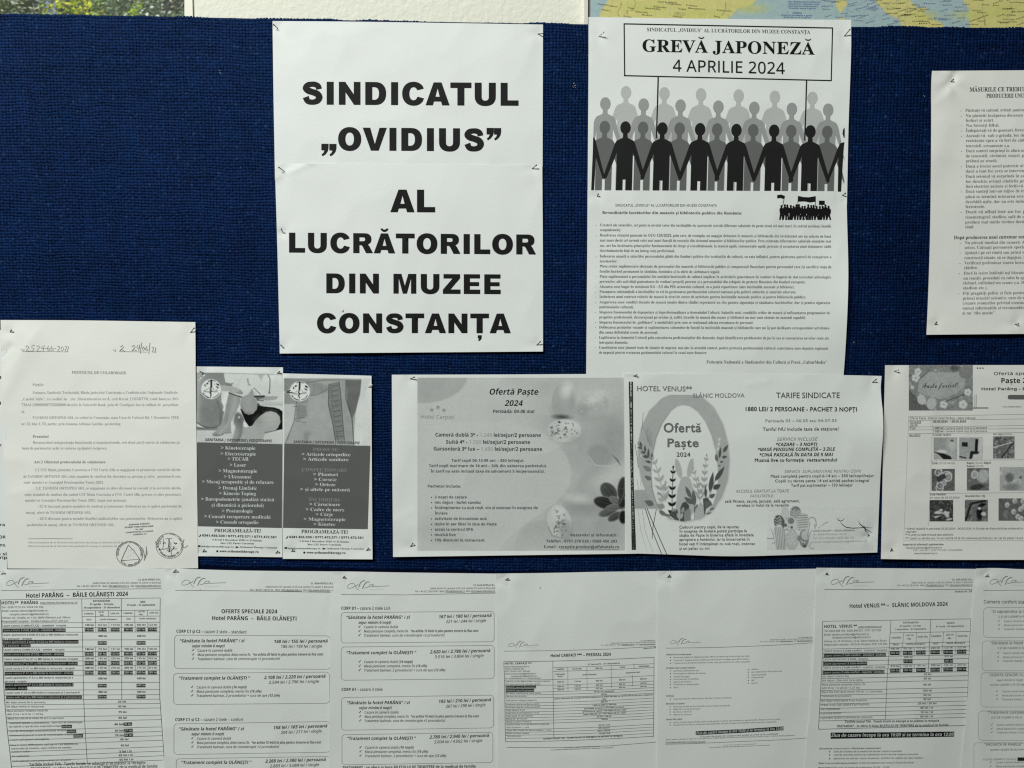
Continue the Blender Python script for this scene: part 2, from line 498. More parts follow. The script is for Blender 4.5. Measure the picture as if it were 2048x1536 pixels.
# ------------------------------------------------------------------ printed pictures (tone per grid point)
def vnoise(X, Y, scale, seed):
    rng = np.random.RandomState(seed); g = rng.rand(64, 64)
    x = X / scale; y = Y / scale; xi = np.floor(x).astype(int); yi = np.floor(y).astype(int)
    fx = x - xi; fy = y - yi; fx = fx * fx * (3 - 2 * fx); fy = fy * fy * (3 - 2 * fy)
    a = g[yi % 64, xi % 64]; b = g[yi % 64, (xi + 1) % 64]; c = g[(yi + 1) % 64, xi % 64]; d = g[(yi + 1) % 64, (xi + 1) % 64]
    return (a * (1 - fx) + b * fx) * (1 - fy) + (c * (1 - fx) + d * fx) * fy
class Canvas:
    def __init__(s, view, x0, y0, x1, y1, step=1.0, c=1.0, rgb=False):
        s.v = view; (s.x0, s.y0), (s.x1, s.y1) = view(x0, y0), view(x1, y1)
        s.nx = int((s.x1 - s.x0) / step) + 1; s.ny = int((s.y1 - s.y0) / step) + 1
        xs = np.linspace(s.x0, s.x1, s.nx); ys = np.linspace(s.y0, s.y1, s.ny)
        s.X, s.Y = np.meshgrid(xs, ys); s.rgb = rgb
        s.A = np.ones((s.ny, s.nx, 3)) * np.asarray(c) if rgb else np.full((s.ny, s.nx), float(c))
    def mix(s, m, c):
        if s.rgb: s.A = s.A * (1 - m[..., None]) + np.asarray(c) * m[..., None]
        else: s.A = s.A * (1 - m) + c * m
    def poly(s, pts, c, soft=1.0, alpha=1.0):
        q = np.array([[float(z) for z in s.v(*p)] for p in pts])
        lo = q.min(0) - soft * 2; hi = q.max(0) + soft * 2
        d = np.full(s.X.shape, 1e9); ins = np.zeros(s.X.shape, bool)
        for a, b in zip(q, np.roll(q, -1, 0)):
            ex, ey = b - a; wx = s.X - a[0]; wy = s.Y - a[1]
            t = np.clip((wx * ex + wy * ey) / max(ex * ex + ey * ey, 1e-9), 0, 1)
            d = np.minimum(d, np.hypot(wx - ex * t, wy - ey * t))
            cond = (a[1] > s.Y) != (b[1] > s.Y)
            if abs(ey) > 1e-9: ins ^= cond & (s.X < ex * (s.Y - a[1]) / ey + a[0])
        sd = np.where(ins, -d, d)
        s.mix(np.clip(.5 - sd / soft, 0, 1) * alpha, c)
    def ell(s, cx, cy, rx, ry, c, rot=0, soft=1.0, alpha=1.0):
        cx, cy = s.v(cx, cy); rx /= s.v.k; ry /= s.v.k; cr, sr = math.cos(rot), math.sin(rot)
        u = (s.X - cx) * cr + (s.Y - cy) * sr; v = -(s.X - cx) * sr + (s.Y - cy) * cr
        d = (np.hypot(u / rx, v / ry) - 1) * min(rx, ry)
        s.mix(np.clip(.5 - d / soft, 0, 1) * alpha, c)
    def line(s, pts, w, c, soft=1.0, alpha=1.0):
        q = np.array([[float(z) for z in s.v(*p)] for p in pts]); d = np.full(s.X.shape, 1e9)
        for a, b in zip(q[:-1], q[1:]):
            ex, ey = b - a; wx = s.X - a[0]; wy = s.Y - a[1]
            t = np.clip((wx * ex + wy * ey) / max(ex * ex + ey * ey, 1e-9), 0, 1)
            d = np.minimum(d, np.hypot(wx - ex * t, wy - ey * t))
        s.mix(np.clip(.5 - (d - w / 2) / soft, 0, 1) * alpha, c)
    def noise(s, scale, amp, seed):
        n = (vnoise(s.X, s.Y, scale, seed) - .5) * 2 * amp
        s.A = s.A + (n[..., None] if s.rgb else n)
    def build(s, sheet, name, layer=0, mat=None, label=None, drop=0.985):
        A = np.clip(s.A, 0.1, 1.0)
        pts = np.stack([s.X.ravel(), s.Y.ravel()], -1)
        idx = np.arange(s.nx * s.ny).reshape(s.ny, s.nx)
        q = np.stack([idx[:-1, :-1], idx[1:, :-1], idx[1:, 1:], idx[:-1, 1:]], -1).reshape(-1, 4)
        if s.rgb: C = A.reshape(-1, 3) ** 2.2 * .8
        else:
            a = A.ravel(); C = np.array(PAPER)[None] * a[:, None] ** 2.2
            q = q[a[q].min(1) < drop]
            un, inv = np.unique(q, return_inverse=True); q = inv.reshape(-1, 4); pts = pts[un]; C = C[un]
        W3 = sheet.pos(pts[:, 0], pts[:, 1], sheet.gap * 1.4 + layer * 0.00004)
        sheet.o['_o'] = [float(z) for z in sheet.org]
        o = mesh_obj(name, W3, q, mat or M_INK, sheet.o, None, C)
        if label: o['label'] = label
        global NTRI; NTRI += len(q) * 2
        return o
# ================================================================== the setting
def top_edge(px):       # photo row of the board's upper edge
    return np.interp(px, [-400, 0, 185, 370, 520, 800, 1085, 1150, 1400, 1700, 2048, 2500], [19, 25.5, 28, 31.5, 35, 40.5, 45.5, 46.5, 50, 52, 54.5, 57])
m, nt, bs = new_mat('plaster'); setc(bs, (0.80, 0.79, 0.68), 0.85, 0, 0.2)
tc, nz, bp = add_bump(nt, bs, 190, 0.55, 0.002, 4)
WALL_Y = 0.014
wv = [(-2.6, WALL_Y, -1.6), (2.6, WALL_Y, -1.6), (2.6, WALL_Y, 1.7), (-2.6, WALL_Y, 1.7), (-2.6, WALL_Y + .1, -1.6), (2.6, WALL_Y + .1, -1.6), (2.6, WALL_Y + .1, 1.7), (-2.6, WALL_Y + .1, 1.7)]
wall = mesh_obj('wall', wv, [(0, 1, 2, 3), (5, 4, 7, 6), (4, 0, 3, 7), (1, 5, 6, 2), (3, 2, 6, 7), (4, 5, 1, 0)], m, smooth=False)
wall['kind'] = 'structure'

# ---- notice board: backing panel and woven cloth
m_back, nt, bs = new_mat('board_backing'); setc(bs, (0.0012, 0.003, 0.014), 0.95, 0, 0.05); add_bump(nt, bs, 700, .5, .001)
M_CLOTH, nt, bs = new_mat('navy_yarn'); setc(bs, (0.01, 0.03, 0.12), 0.5, 0, 0.42); bs.inputs['Specular Tint'].default_value = (.10, .32, 1, 1)
at = nt.nodes.new('ShaderNodeAttribute'); at.attribute_name = 'ink'
nt.links.new(at.outputs['Color'], bs.inputs['Base Color'])
tcn, nz, bp = add_bump(nt, bs, 2600, 0.6, 0.0006, 3)
xs = np.linspace(-0.80, 0.80, 161)
pxs = xs / D * F * 0.985 + W / 2
ztop = P(pxs, top_edge(pxs))[:, 2]
ZB = -0.62
V = []; n = len(xs)
for y, dz in ((0.0, -0.0008), (0.012, -0.0008)):
    V += [(x, y, z + dz) for x, z in zip(xs, ztop)] + [(x, y, ZB) for x in xs]
k = np.arange(n - 1)
Fq = np.vstack([np.stack([k, k + n, k + n + 1, k + 1], -1), np.stack([k + 2 * n, k + 1 + 2 * n, k + n + 1 + 2 * n, k + n + 2 * n], -1),
                np.stack([k, k + 1, k + 1 + 2 * n, k + 2 * n], -1), np.stack([k + n, k + 3 * n, k + 1 + 3 * n, k + n + 1], -1),
                [[0, 2 * n, 3 * n, n], [n - 1, 2 * n - 1, 4 * n - 1, 3 * n - 1]]])
V = np.array(V)
V[:, 1] += 0.0005
board = mesh_obj('notice_board', V, Fq, m_back, None, (0, 0, 0), smooth=False)
tag(board, 'large notice board covered in coarse navy blue woven cloth behind all the pinned papers', 'notice board')
board['_o'] = [0, 0, 0]
rng = np.random.RandomState(7)
PX, PZ = 0.0037, 0.0033
NXC = int(1.5 / PX); NR = 188
def ztop_at(x): return np.interp(x, xs, ztop)
# low frequency waviness shared by both yarn directions
def wob(x, z, seed):
    return (vnoise(x * 1000 + 500, z * 1000 + 500, 23, seed) - .5)
def cov_mask(x, z):
    """True well inside a paper: the yarn there is never seen"""
    m = np.zeros(x.shape, bool)
    for (x0, z0, x1, z1) in COVER: m |= (x > x0) & (x < x1) & (z > z0) & (z < z1)
    return m
COVER = []
for (a, b, c_, d) in ((570, 70, 1065, 680), (1200, 75, 1660, 1080), (1890, 170, 2400, 640), (30, 670, 365, 1115), (420, 760, 720, 1095), (810, 775, 1725, 1080), (1795, 760, 2400, 1090)):
    p0 = P(a, b, .002); p1 = P(c_, d, .002); COVER.append((p0[0], p1[2], p1[0], p0[2]))
def yarn(rows):
    """rows=True: yarns running left-right"""
    if rows: na, ns = NR, NXC * 2 + 1
    else: na, ns = NXC, NR * 2 + 1
    A, S = np.meshgrid(np.arange(na), np.arange(ns), indexing='ij')
    if rows: xx = -0.75 + S * PX / 2 + PX / 2 * 0; rr = A + .5
    else: xx = -0.75 + (A + .5) * PX; rr = S / 2
    x = xx + 0 * rr; z = ztop_at(x) - 0.0004 - rr * PZ
    dx = wob(x, z, 3) * .0022 + (rng.rand(*x.shape) - .5) * .0009; dz = wob(x, z, 4) * .0020 + (rng.rand(*x.shape) - .5) * .0008
    x = x + dx; z = z + dz
    if rows: col = (S - 1) / 2; phase = np.cos(np.pi * (A + col)); 
    else: row = (S - 1) / 2; phase = -np.cos(np.pi * (row + A))
    pitch = PZ if rows else PX
    slub = 1 + .28 * (vnoise(S * 1.0, A * 7.3, 9 if rows else 7, 11) - .5) * 2 + .10 * (rng.rand(na, 1) - .5)
    hw = pitch * (.37 + (.10 if rows else .13) * phase) * slub
    y = (-0.00055 if rows else -0.0006) * phase * (1 + .5 * (rng.rand(*x.shape) - .5)) * slub
    drop = 0.00042
    # first row turns over the top edge
    e0 = np.stack([x, y, z], -1)
    o = np.zeros_like(e0)
    if rows: o[..., 2] = hw
    else: o[..., 0] = hw
    lo = np.zeros_like(e0); lo[..., 1] = drop
    Vv = np.stack([e0 - o + lo, e0 - o * .5 + lo * .3, e0 + o * .5 + lo * .3, e0 + o + lo], 2)
    t = rng.rand(na, 1) * .25 + .35 * vnoise(x * 1000 + 900, (z * 1000 + 900) * 2.2, 7, 21) + .25 * vnoise(x * 1000 + 900, (z * 1000 + 900) * 1.6, 55, 22) + .25 * rng.rand(*x.shape)
    hue = vnoise(x * 1000 + 900, z * 1000 + 900, 14, 31)[..., None] * .6 + rng.rand(*x.shape)[..., None] * .4
    base = np.array([.0008, .0128, .053]) * (1 - hue) + np.array([.0042, .0085, .048]) * hue
    c = base * (.02 + 1.20 * t[..., None])
    fr = rng.rand(*x.shape)
    c = np.where((fr < .022)[..., None], c * 1.5 + np.array([.010, .017, .022]), c)
    c = np.where(((fr > .93))[..., None], c * .35, c)
    Cc = np.repeat(c[:, :, None], 4, 2)
    idx = np.arange(na * ns * 4).reshape(na, ns, 4)
    q = np.stack([idx[:, :-1, :-1], idx[:, 1:, :-1], idx[:, 1:, 1:], idx[:, :-1, 1:]], -1)
    hid = cov_mask(x, z)
    keep = ~(hid[:, :-1] & hid[:, 1:])
    q = q[keep].reshape(-1, 4)
    un, inv = np.unique(q, return_inverse=True)
    return Vv.reshape(-1, 3)[un], inv.reshape(-1, 4), Cc.reshape(-1, 3)[un]
global_tri = 0
for rows, nm in ((True, 'weft_yarn'), (False, 'warp_yarn')):
    v, f, c = yarn(rows)
    o = mesh_obj(nm, v, f, M_CLOTH, board, None, c); o['kind'] = 'stuff'
    global_tri += len(f) * 2

# ---- picture of shrubs on the wall, upper left
vw = View(0, 0, 1)
def flat_panel(name, x0, y0, x1, y1, h, th, mat, parent=None):
    c = P(np.array([x0, x1, x1, x0]), np.array([y0, y0, y1, y1]), h)
    X0, X1, Z0, Z1 = c[2:, 0].min(), c[2:, 0].max(), c[2:, 2].mean(), c[:2, 2].mean()
    yf = -h; yb = -h + th
    vv = [(X0, yf, Z0), (X1, yf, Z0), (X1, yf, Z1), (X0, yf, Z1), (X0, yb, Z0), (X1, yb, Z0), (X1, yb, Z1), (X0, yb, Z1)]
    return mesh_obj(name, vv, [(0, 1, 2, 3), (5, 4, 7, 6), (4, 0, 3, 7), (1, 5, 6, 2), (3, 2, 6, 7), (4, 5, 1, 0)], mat, parent, (0, 0, 0) if parent is None else None, smooth=False)
class Flat:
    def __init__(s, o, h): s.o, s.hh, s.gap, s.org = o, h, 0.0004, (0, 0, 0)
    def pos(s, x, y, off=0): return P(x, y, np.full(np.shape(x), s.hh) + off)
m_card, nt, bs = new_mat('cream_card'); setc(bs, (0.80, 0.78, 0.66), 0.5); add_bump(nt, bs, 300, .15, .0005)
po = flat_panel('wall_poster', -260, -210, 386, 48, -WALL_Y + .0025, 0.0022, m_card)
tag(po, 'glossy photograph of sunlit green shrubs on the wall above the board, cream right margin', 'poster'); po['_o'] = [0, 0, 0]
cv = Canvas(vw, -240, -190, 368, 45, 1.4, (.24, .27, .18), rgb=True)
cv.A = cv.A * (.75 + .9 * vnoise(cv.X + 999, cv.Y + 999, 26, 5))[..., None]
r5 = random.Random(4)
def leafs(n, xa, xb, cols, la, lb, wa=1.4):
    for i in range(n):
        x = r5.uniform(xa, xb); y = r5.uniform(-188, 42); a = r5.uniform(-1.3, .4) if r5.random() < .6 else r5.uniform(0, 6.3); L = r5.uniform(la, lb)
        cc = r5.choice(cols); k = r5.uniform(.6, 1.2)
        X0 = max(int((x - 14 - cv.x0)), 0); X1 = int(x + 14 - cv.x0)
        X0 = max(int((x - 12 - cv.x0) / 1.4), 0); X1 = int((x + 12 - cv.x0) / 1.4); Y0 = max(int((y - 12 - cv.y0) / 1.4), 0); Y1 = int((y + 12 - cv.y0) / 1.4)
        sub = (slice(Y0, max(Y1, Y0 + 2)), slice(X0, max(X1, X0 + 2)))
        u = (cv.X[sub] - x) * math.cos(a) + (cv.Y[sub] - y) * math.sin(a); v = -(cv.X[sub] - x) * math.sin(a) + (cv.Y[sub] - y) * math.cos(a)
        mk = np.clip(1.3 - np.hypot(u / L, v / (wa * r5.uniform(.6, 1.5))), 0, 1)[..., None]
        cv.A[sub] = cv.A[sub] * (1 - mk) + np.array(cc) * k * mk
leafs(3200, -240, 130, [(.62, .64, .50), (.45, .50, .38), (.75, .76, .68), (.35, .42, .30), (.55, .6, .62)], 2, 7)
leafs(1400, 85, 205, [(.80, .84, .22), (.66, .74, .18), (.88, .88, .34), (.46, .56, .18), (.24, .28, .16)], 2, 7, 2.0)
leafs(1900, 185, 368, [(.16, .18, .13), (.35, .48, .32), (.68, .78, .65), (.25, .3, .2), (.5, .62, .45)], 2, 7)
leafs(160, 235, 345, [(.85, .88, .84), (.9, .92, .9)], 2, 5, 2.2)
leafs(300, 325, 368, [(.10, .10, .07), (.14, .13, .09)], 3, 8, 2)
leafs(110, 258, 290, [(.62, .74, .22)], 3, 8, 2)
leafs(140, 88, 112, [(.55, .60, .68), (.5, .56, .66)], 3, 7, 2)
fl = Flat(po, -WALL_Y + .0025)
cv.build(fl, 'photo_print', mat=M_GLOSS)

# ---- framed map on the wall, upper right
mh = -WALL_Y + .006
m_fr, nt, bs = new_mat('white_frame'); setc(bs, (0.70, 0.69, 0.60), 0.35); add_bump(nt, bs, 500, .1, .0003)
m_fg, nt, bs = new_mat('grey_rebate'); setc(bs, (0.22, 0.215, 0.19), 0.4); add_bump(nt, bs, 500, .1, .0003)
mp = flat_panel('wall_map', 1177, -235, 2166, 68, mh, 0.0058, m_fg)
tag(mp, 'framed coloured wall map of southern Europe hung above the board, lower edge showing', 'map'); mp['_o'] = [0, 0, 0]
flat_panel('frame', 1169, -250, 1175.6, 66, mh + .003, 0.0088, m_fr, mp)
flat_panel('frame', 1181.3, -250, 2150, -236, mh + .003, 0.0088, m_fr, mp)
SEA, LAND = (.70, .795, .80), (.89, .86, .56)
cv = Canvas(vw, 1181, -225, 2150, 66, 1.7, SEA, rgb=True)
z3 = lambda pts: [(1150 + a / 4.551, b / 4.551) for a, b in pts]
z4 = lambda pts: [(1600 + a / 4.571, b / 4.571) for a, b in pts]
iberia = [(330, -1100), (300, 20), (265, 60), (235, 110), (225, 160), (215, 320), (1300, 320), (1395, 160), (1440, 120), (1470, 80), (1540, 62), (1600, 45), (1640, 5), (1720, -20), (1740, -1100)]
sard = [(322, -1100), (325, 10), (335, 60), (372, 122), (395, 80), (430, 40), (420, 0), (430, -1100)]
ital = [(640, -1100), (700, 20), (740, 60), (790, 120), (860, 155), (905, 165), (925, 215), (935, 330), (1330, 330), (1300, 215), (1230, 185), (1150, 140), (1120, 110), (1160, 75), (1060, 75), (1020, 20), (960, -30), (930, -1100)]
balk = [(1440, -1100), (1500, 30), (1560, 80), (1545, 130), (1565, 330), (2600, 330), (2600, -1100)]
for pts, zz in ((iberia, z3), (sard, z4), (ital, z4), (balk, z4), ([(360, 165), (405, 165), (410, 330), (350, 330)], z4)):
    cv.poly([(a - 0, b) for a, b in zz(pts)], (.93, .77, .50), 5)
    cv.poly(zz(pts), LAND, 1.5)
for i, (cx, rx) in enumerate(((1290, 40), (1400, 50), (1500, 30), (1950, 40), (2010, 30), (1850, 22))):
    cv.ell(cx, 15 + (i * 13) % 24, rx, 9, (.84, .84, .50), 0, 12, .7)
for a, b in (((1655, 48), (1668, 130)),):
    pass
for pts in (z3([(545, 0), (550, 40), (530, 90), (470, 100), (480, 140)]), z3([(415, 0), (420, 50), (390, 110), (400, 150)]), z4([(1670, 30), (1670, 130), (1690, 180), (1690, 230)]), z4([(1930, 60), (1940, 110), (1900, 150), (1850, 130)]), z3([(1370, 30), (1370, 80), (1340, 140)])):
    cv.line(pts, .8, (.45, .45, .33))
r6 = random.Random(9)
for i in range(60):     # ferry routes and graticule
    if i < 8: x = 1230 + i * 118; cv.line([(x, -30), (x - 14, 60)], .6, (.52, .62, .66), alpha=.6)
    elif i < 24: x = r6.uniform(1690, 1860); y = r6.uniform(-5, 55); cv.line([(x, y), (x + r6.uniform(10, 40), y - r6.uniform(4, 16))], .7, (.45, .55, .65), alpha=.7)
cv.noise(5, .02, 8); cv.noise(1.7, .018, 9)
fm = Flat(mp, mh)
cv.build(fm, 'map_print', mat=M_GLOSS)
ik = Ink(fm, 'map_lettering', None, 6)
ik.t(1349, 30, 1371, 31, 6.5, 's', 'SPAIN', (.42, .42, .22))
names = ['Lisboa', 'Porto', 'Madrid', 'Toledo', 'Talavera de la Reina', 'Cuenca', 'Valencia', 'Sevilla', 'Aranjuez', 'Teruel', 'Badajoz', 'Segovia']
blu = (.12, .16, .38); brn = (.13, .10, .05)
for x, y, w_, nm_ in ((1195, 9, 22, 'Peniche'), (1204, 20, 15, 'Sintra'), (1218, 12, 16, 'Santarém'), (1256, 16, 12, 'Coria'), (1290, 17, 30, 'Talavera de la Reina'), (1306, 14, 26, 'Toledo'),
                       (1314, 4, 40, 'Alcalá de Henares'), (1333, 8, 30, 'Guadalajara'), (1372, 11, 22, 'Cuenca'), (1376, 17, 34, 'Requena'), (1356, 18, 16, 'Madrid'), (1433, 21, 30, 'Valencia'),
                       (1270, 24, 26, 'Mérida'), (1283, 30, 22, 'Zafra'), (1247, 33, 16, 'Evora'), (1345, 33, 20, 'Jaén'), (1428, 33, 12, 'Denia')):
    if ' de ' in nm_ or True: ik.t(x, y, x + w_, y + 2.2, 2.6, 's', nm_, brn)
for i in range(4): ik.t(1577 - (i > 2) * 0, 4 + i * 4.3, 1641 - i * 3, 5 + i * 4.3, 2.4, 'b', ['Mar Mediterraneo occidentale', 'Isole Baleari e Sardegna rotte', 'dei traghetti da Barcelona e', 'Valencia verso Cagliari'][i], blu)
ik.t(1585, 27, 1604, 27.5, 3, 'b', 'CORSICA', blu); ik.t(1563, 31, 1624, 32, 2.4, 'b', 'Mare di Sardegna e golfo', blu); ik.t(1567, 35, 1622, 36, 2.4, 'b', 'di Oristano e Cagliari', blu)
place = ['Olbia', 'Nuoro', 'Napoli', 'Salerno', 'Foggia', 'Bari', 'Potenza', 'Taranto', 'Brindisi', 'Lecce', 'Cosenza', 'Ischia', 'Capri', 'Matera', 'Roma', 'Latina', 'Gaeta', 'Formia', 'Kotor', 'Durres', 'Tirana', 'Ohrid', 'Bitola', 'Skopje']
r7 = random.Random(12)
for i in range(95):
    x = r7.uniform(1640, 2040); y = r7.uniform(0, 51)
    if x < 1705 and y > 36: continue
    w_ = r7.uniform(12, 26); sl = r7.choice([-.28, -.3, -.06, .03, -.02]) if x < 1800 else r7.choice([-.35, -.05, .02, -.02])
    sea = (1640 < x < 1745 + y * .9) or (1845 < x < 1930 and y < 44)
    ik.t(x, y, x + w_, y + w_ * sl, 2.3, 's', r7.choice(place), (.16, .19, .33) if sea else brn)
ik.build()
# ================================================================== papers
def zf(v):
    return lambda *p: [tuple(float(q) for q in v(*a)) for a in p]
STR = 'strike poster'
# ---- union title, two sheets
A1 = Sheet('title_sheet', 'upper of two white sheets with huge black capitals, ends in a quoted word', 'paper sheet',
           [(545, 42), (700, 43), (900, 46), (1086, 49)], [(1086, 49), (1085.6, 200), (1085, 360)], [(550, 360), (1085, 360)], [(545, 42), (547, 200), (549.5, 330), (550, 360)],
           .0022, 1, .00035, [pin_dent(556, 57), pin_dent(1075, 68), crease(560, 90, 760, 55, .0002, 18), crease(740, 60, 900, 130, -.0002, 22), crease(900, 150, 1050, 60, .00022, 25), bump(1000, 120, 60, 45, .0005), bump(640, 110, 80, 30, .0004, -.4), ramp_y(260, 360, -.0007, 1)], group='union title sheets')
v = View(520, 0, 3.531)
# heavy grotesque capitals for the title, unit = capital height
def _arc(cx, cy, rx, ry, a0, a1, n=12, e=2.3):
    r = []
    for i in range(n + 1):
        a = math.radians(a0 + (a1 - a0) * i / n); c_, s_ = math.cos(a), math.sin(a)
        r.append((cx + rx * math.copysign(abs(c_) ** (2 / e), c_), cy + ry * math.copysign(abs(s_) ** (2 / e), s_)))
    return r
def _sline(pts, ws, n=6):
    P_ = np.array(pts, float); Q = [P_[0]]; Wd = [ws[0]]
    for i in range(len(P_) - 1):
        p0, p1, p2, p3 = P_[max(i - 1, 0)], P_[i], P_[i + 1], P_[min(i + 2, len(P_) - 1)]
        for j in range(1, n + 1):
            t = j / n
            Q.append(.5 * (2 * p1 + (p2 - p0) * t + (2 * p0 - 5 * p1 + 4 * p2 - p3) * t * t + (3 * p1 - p0 - 3 * p2 + p3) * t ** 3)); Wd.append(ws[i] * (1 - t) + ws[i + 1] * t)
    Q = np.array(Q); tg = np.gradient(Q, axis=0); tg /= np.hypot(tg[:, 0], tg[:, 1])[:, None]; nr = np.stack([-tg[:, 1], tg[:, 0]], -1) * np.array(Wd)[:, None] / 2
    return [tuple(p) for p in Q + nr] + [tuple(p) for p in (Q - nr)[::-1]]
_A = [(0, 0), (.355, 1), (.705, 1), (1.06, 0), (.73, 0), (.68, .165), (.372, .165), (.322, 0)]
HEAVY = {'I': (.31, [[(0, 0), (.31, 0), (.31, 1), (0, 1)]]), 'L': (.79, [[(0, 0), (.79, 0), (.79, .235), (.31, .235), (.31, 1), (0, 1)]]),
 'T': (.93, [[(.31, 0), (.62, 0), (.62, .76), (.93, .76), (.93, 1), (0, 1), (0, .76), (.31, .76)]]),
 'E': (.82, [[(0, 0), (.82, 0), (.82, .225), (.31, .225), (.31, .40), (.765, .40), (.765, .605), (.31, .605), (.31, .785), (.81, .785), (.81, 1), (0, 1)]]),
 'N': (.95, [[(0, 0), (0, 1), (.285, 1), (.655, .46), (.655, 1), (.95, 1), (.95, 0), (.665, 0), (.295, .54), (.295, 0)]]),
 'M': (1.14, [[(0, 0), (0, 1), (.40, 1), (.57, .40), (.74, 1), (1.14, 1), (1.14, 0), (.875, 0), (.875, .76), (.675, 0), (.465, 0), (.265, .76), (.265, 0)]]),
 'V': (1.07, [[(0, 1), (.335, 1), (.54, .29), (.745, 1), (1.07, 1), (.71, 0), (.365, 0)]]), 'A': (1.06, [_A, [(.53, .735), (.44, .375), (.62, .375)]]),
 'Z': (.88, [[(.03, 1), (.86, 1), (.86, .79), (.385, .225), (.88, .225), (.88, 0), (0, 0), (0, .215), (.475, .775), (.03, .775)]]),
 'U': (.93, [[(0, 1)] + _arc(.465, .40, .465, .42, 180, 360, 16) + [(.93, 1), (.62, 1)] + _arc(.465, .38, .155, .165, 360, 180, 12) + [(.31, 1)]]),
 'O': (1.03, [_arc(.515, .5, .515, .525, 0, 345, 23, 2.15), _arc(.515, .5, .19, .285, 0, 345, 23, 2.15)]),
 'C': (.97, [_arc(.505, .5, .505, .525, 38, 322, 22, 2.15) + [(.965, .30), (.685, .375)] + _arc(.505, .5, .185, .285, 305, 55, 14, 2.15) + [(.672, .65), (.955, .725)]]),
 'D': (.92, [[(0, 0), (0, 1)] + _arc(.44, .5, .48, .5, 90, -90, 16), [(.31, .225), (.31, .775)] + _arc(.40, .5, .205, .275, 90, -90, 12)]),
 'R': (.98, [[(0, 0), (0, 1)] + _arc(.56, .70, .34, .30, 90, -35, 10) + [(.73, .435), (.80, .35), (.98, 0), (.63, 0), (.47, .32), (.41, .395), (.31, .40), (.31, 0)], [(.31, .60), (.31, .79)] + _arc(.49, .695, .095, .095, 90, -90, 8)]),
 'S': (.90, [_sline([(.735, .675), (.70, .80), (.58, .875), (.42, .89), (.25, .85), (.165, .72), (.27, .61), (.46, .545), (.66, .465), (.745, .32), (.66, .165), (.45, .105), (.24, .155), (.155, .33)], [.26, .255, .24, .225, .25, .29, .29, .27, .29, .30, .26, .225, .25, .28])])}
HEAVY['Ă'] = HEAVY['A']; HEAVY['Ț'] = HEAVY['T']
BEAR = {'I': .115, 'L': .10, 'T': .03, 'E': .10, 'N': .11, 'M': .11, 'V': 0, 'A': 0, 'Z': .06, 'U': .11, 'O': .06, 'C': .06, 'D': .10, 'R': .10, 'S': .06}
def headline(sh, x0, y0, x1, y1, cap, st, text, c=.15, res=0):
    from mathutils.geometry import tessellate_polygon
    k = Ink(sh, 'headline', v, 1); x = 0; items = []
    for ch in text:
        if ch == ' ': x += .50; continue
        b = BEAR[{'Ă': 'A', 'Ț': 'T'}.get(ch, ch)]; w_, loops = HEAVY[ch]; rb = .03 if ch in 'LR' else b
        if items: x += b
        pieces = [loops]
        if ch == 'Ă': pieces.append([[(.53 + .20 * math.cos(a), 1.27 + .20 * math.sin(a)) for a in np.radians(np.linspace(190, 350, 11))] + [(.53 + .11 * math.cos(a), 1.275 + .085 * math.sin(a)) for a in np.radians(np.linspace(350, 190, 11))]])
        if ch == 'Ț': pieces.append([[(.37, -.10), (.57, -.10), (.57, -.24), (.53, -.33), (.44, -.40), (.38, -.36), (.44, -.27), (.37, -.26)]])
        for lp in pieces:
            f = tessellate_polygon([[Vector((a, b_, 0)) for a, b_ in l] for l in lp])
            items.append((np.array([p for l in lp for p in l]) + np.array([x, 0]), f))
        x += w_; end = x; x += rb
    ax, ay = v(x0, y0); bx, by = v(x1, y1); sx = (bx - ax) / end; sl = (by - ay) / end; sy = cap / v.k
    for g_, f in items: k.add(np.stack([ax + g_[:, 0] * sx, ay + g_[:, 0] * sl - g_[:, 1] * sy], -1), f, c)
    k.build()
headline(A1, 298, 738, 1826, 747, 162, 'x', 'SINDICATUL', .155, 6)
headline(A1, 551, 1062, 1583, 1069, 162, 'x', 'OVIDIUS', .155, 6)
QM = [(433, 1015), (484, 1015), (484, 1045), (479, 1068), (464, 1089), (442, 1104), (434, 1090), (448, 1079), (455, 1062), (433, 1061)]
for dx, dy in ((0, 0), (56, 1), (1167, -112), (1219, -111)):
    k = Ink(A1, 'quotation_mark', v); k.poly([(x + dx, y + dy) for x, y in QM], .155); k.build()
A2 = Sheet('title_sheet', 'lower of two white sheets with huge black capitals, four lines of lettering', 'paper sheet',
           [(549.5, 327), (800, 328.5), (1084.5, 331)], [(1084.5, 331), (1086, 520), (1086, 703)], [(559.5, 707), (1086, 703)], [(549.5, 327), (555, 500), (559.5, 707)],
           .0029, 2, .00035, [pin_dent(569.5, 343.5, n=2, ph=-.9, crease=.0013), pin_dent(1064, 338), pin_dent(566, 466, .0012, 8, crease=.0006), pin_dent(567, 696), pin_dent(1073, 690), crease(545, 358, 640, 318, .0009, 4), bump(820, 380, 140, 40, .0004, .2), bump(980, 640, 80, 50, .0004), ramp_y(620, 707, .0010)], group='union title sheets')
v = View(520, 340, 3.531)
headline(A2, 920, 298, 1237, 299, 160, 'x', 'AL', .14, 6)
headline(A2, 205, 583, 1950, 597, 141, 'x', 'LUCRĂTORILOR', .14, 6)
headline(A2, 468, 870, 1700, 877, 140, 'x', 'DIN MUZEE', .14, 6)
headline(A2, 402, 1151, 1772, 1153, 139, 'x', 'CONSTANȚA', .14, 6)
k = Ink(A2, 'brown_speck', v, 2)
k.ell(586, 997, 5, 9, (.30, .16, .07), 8, .5)
k.build()

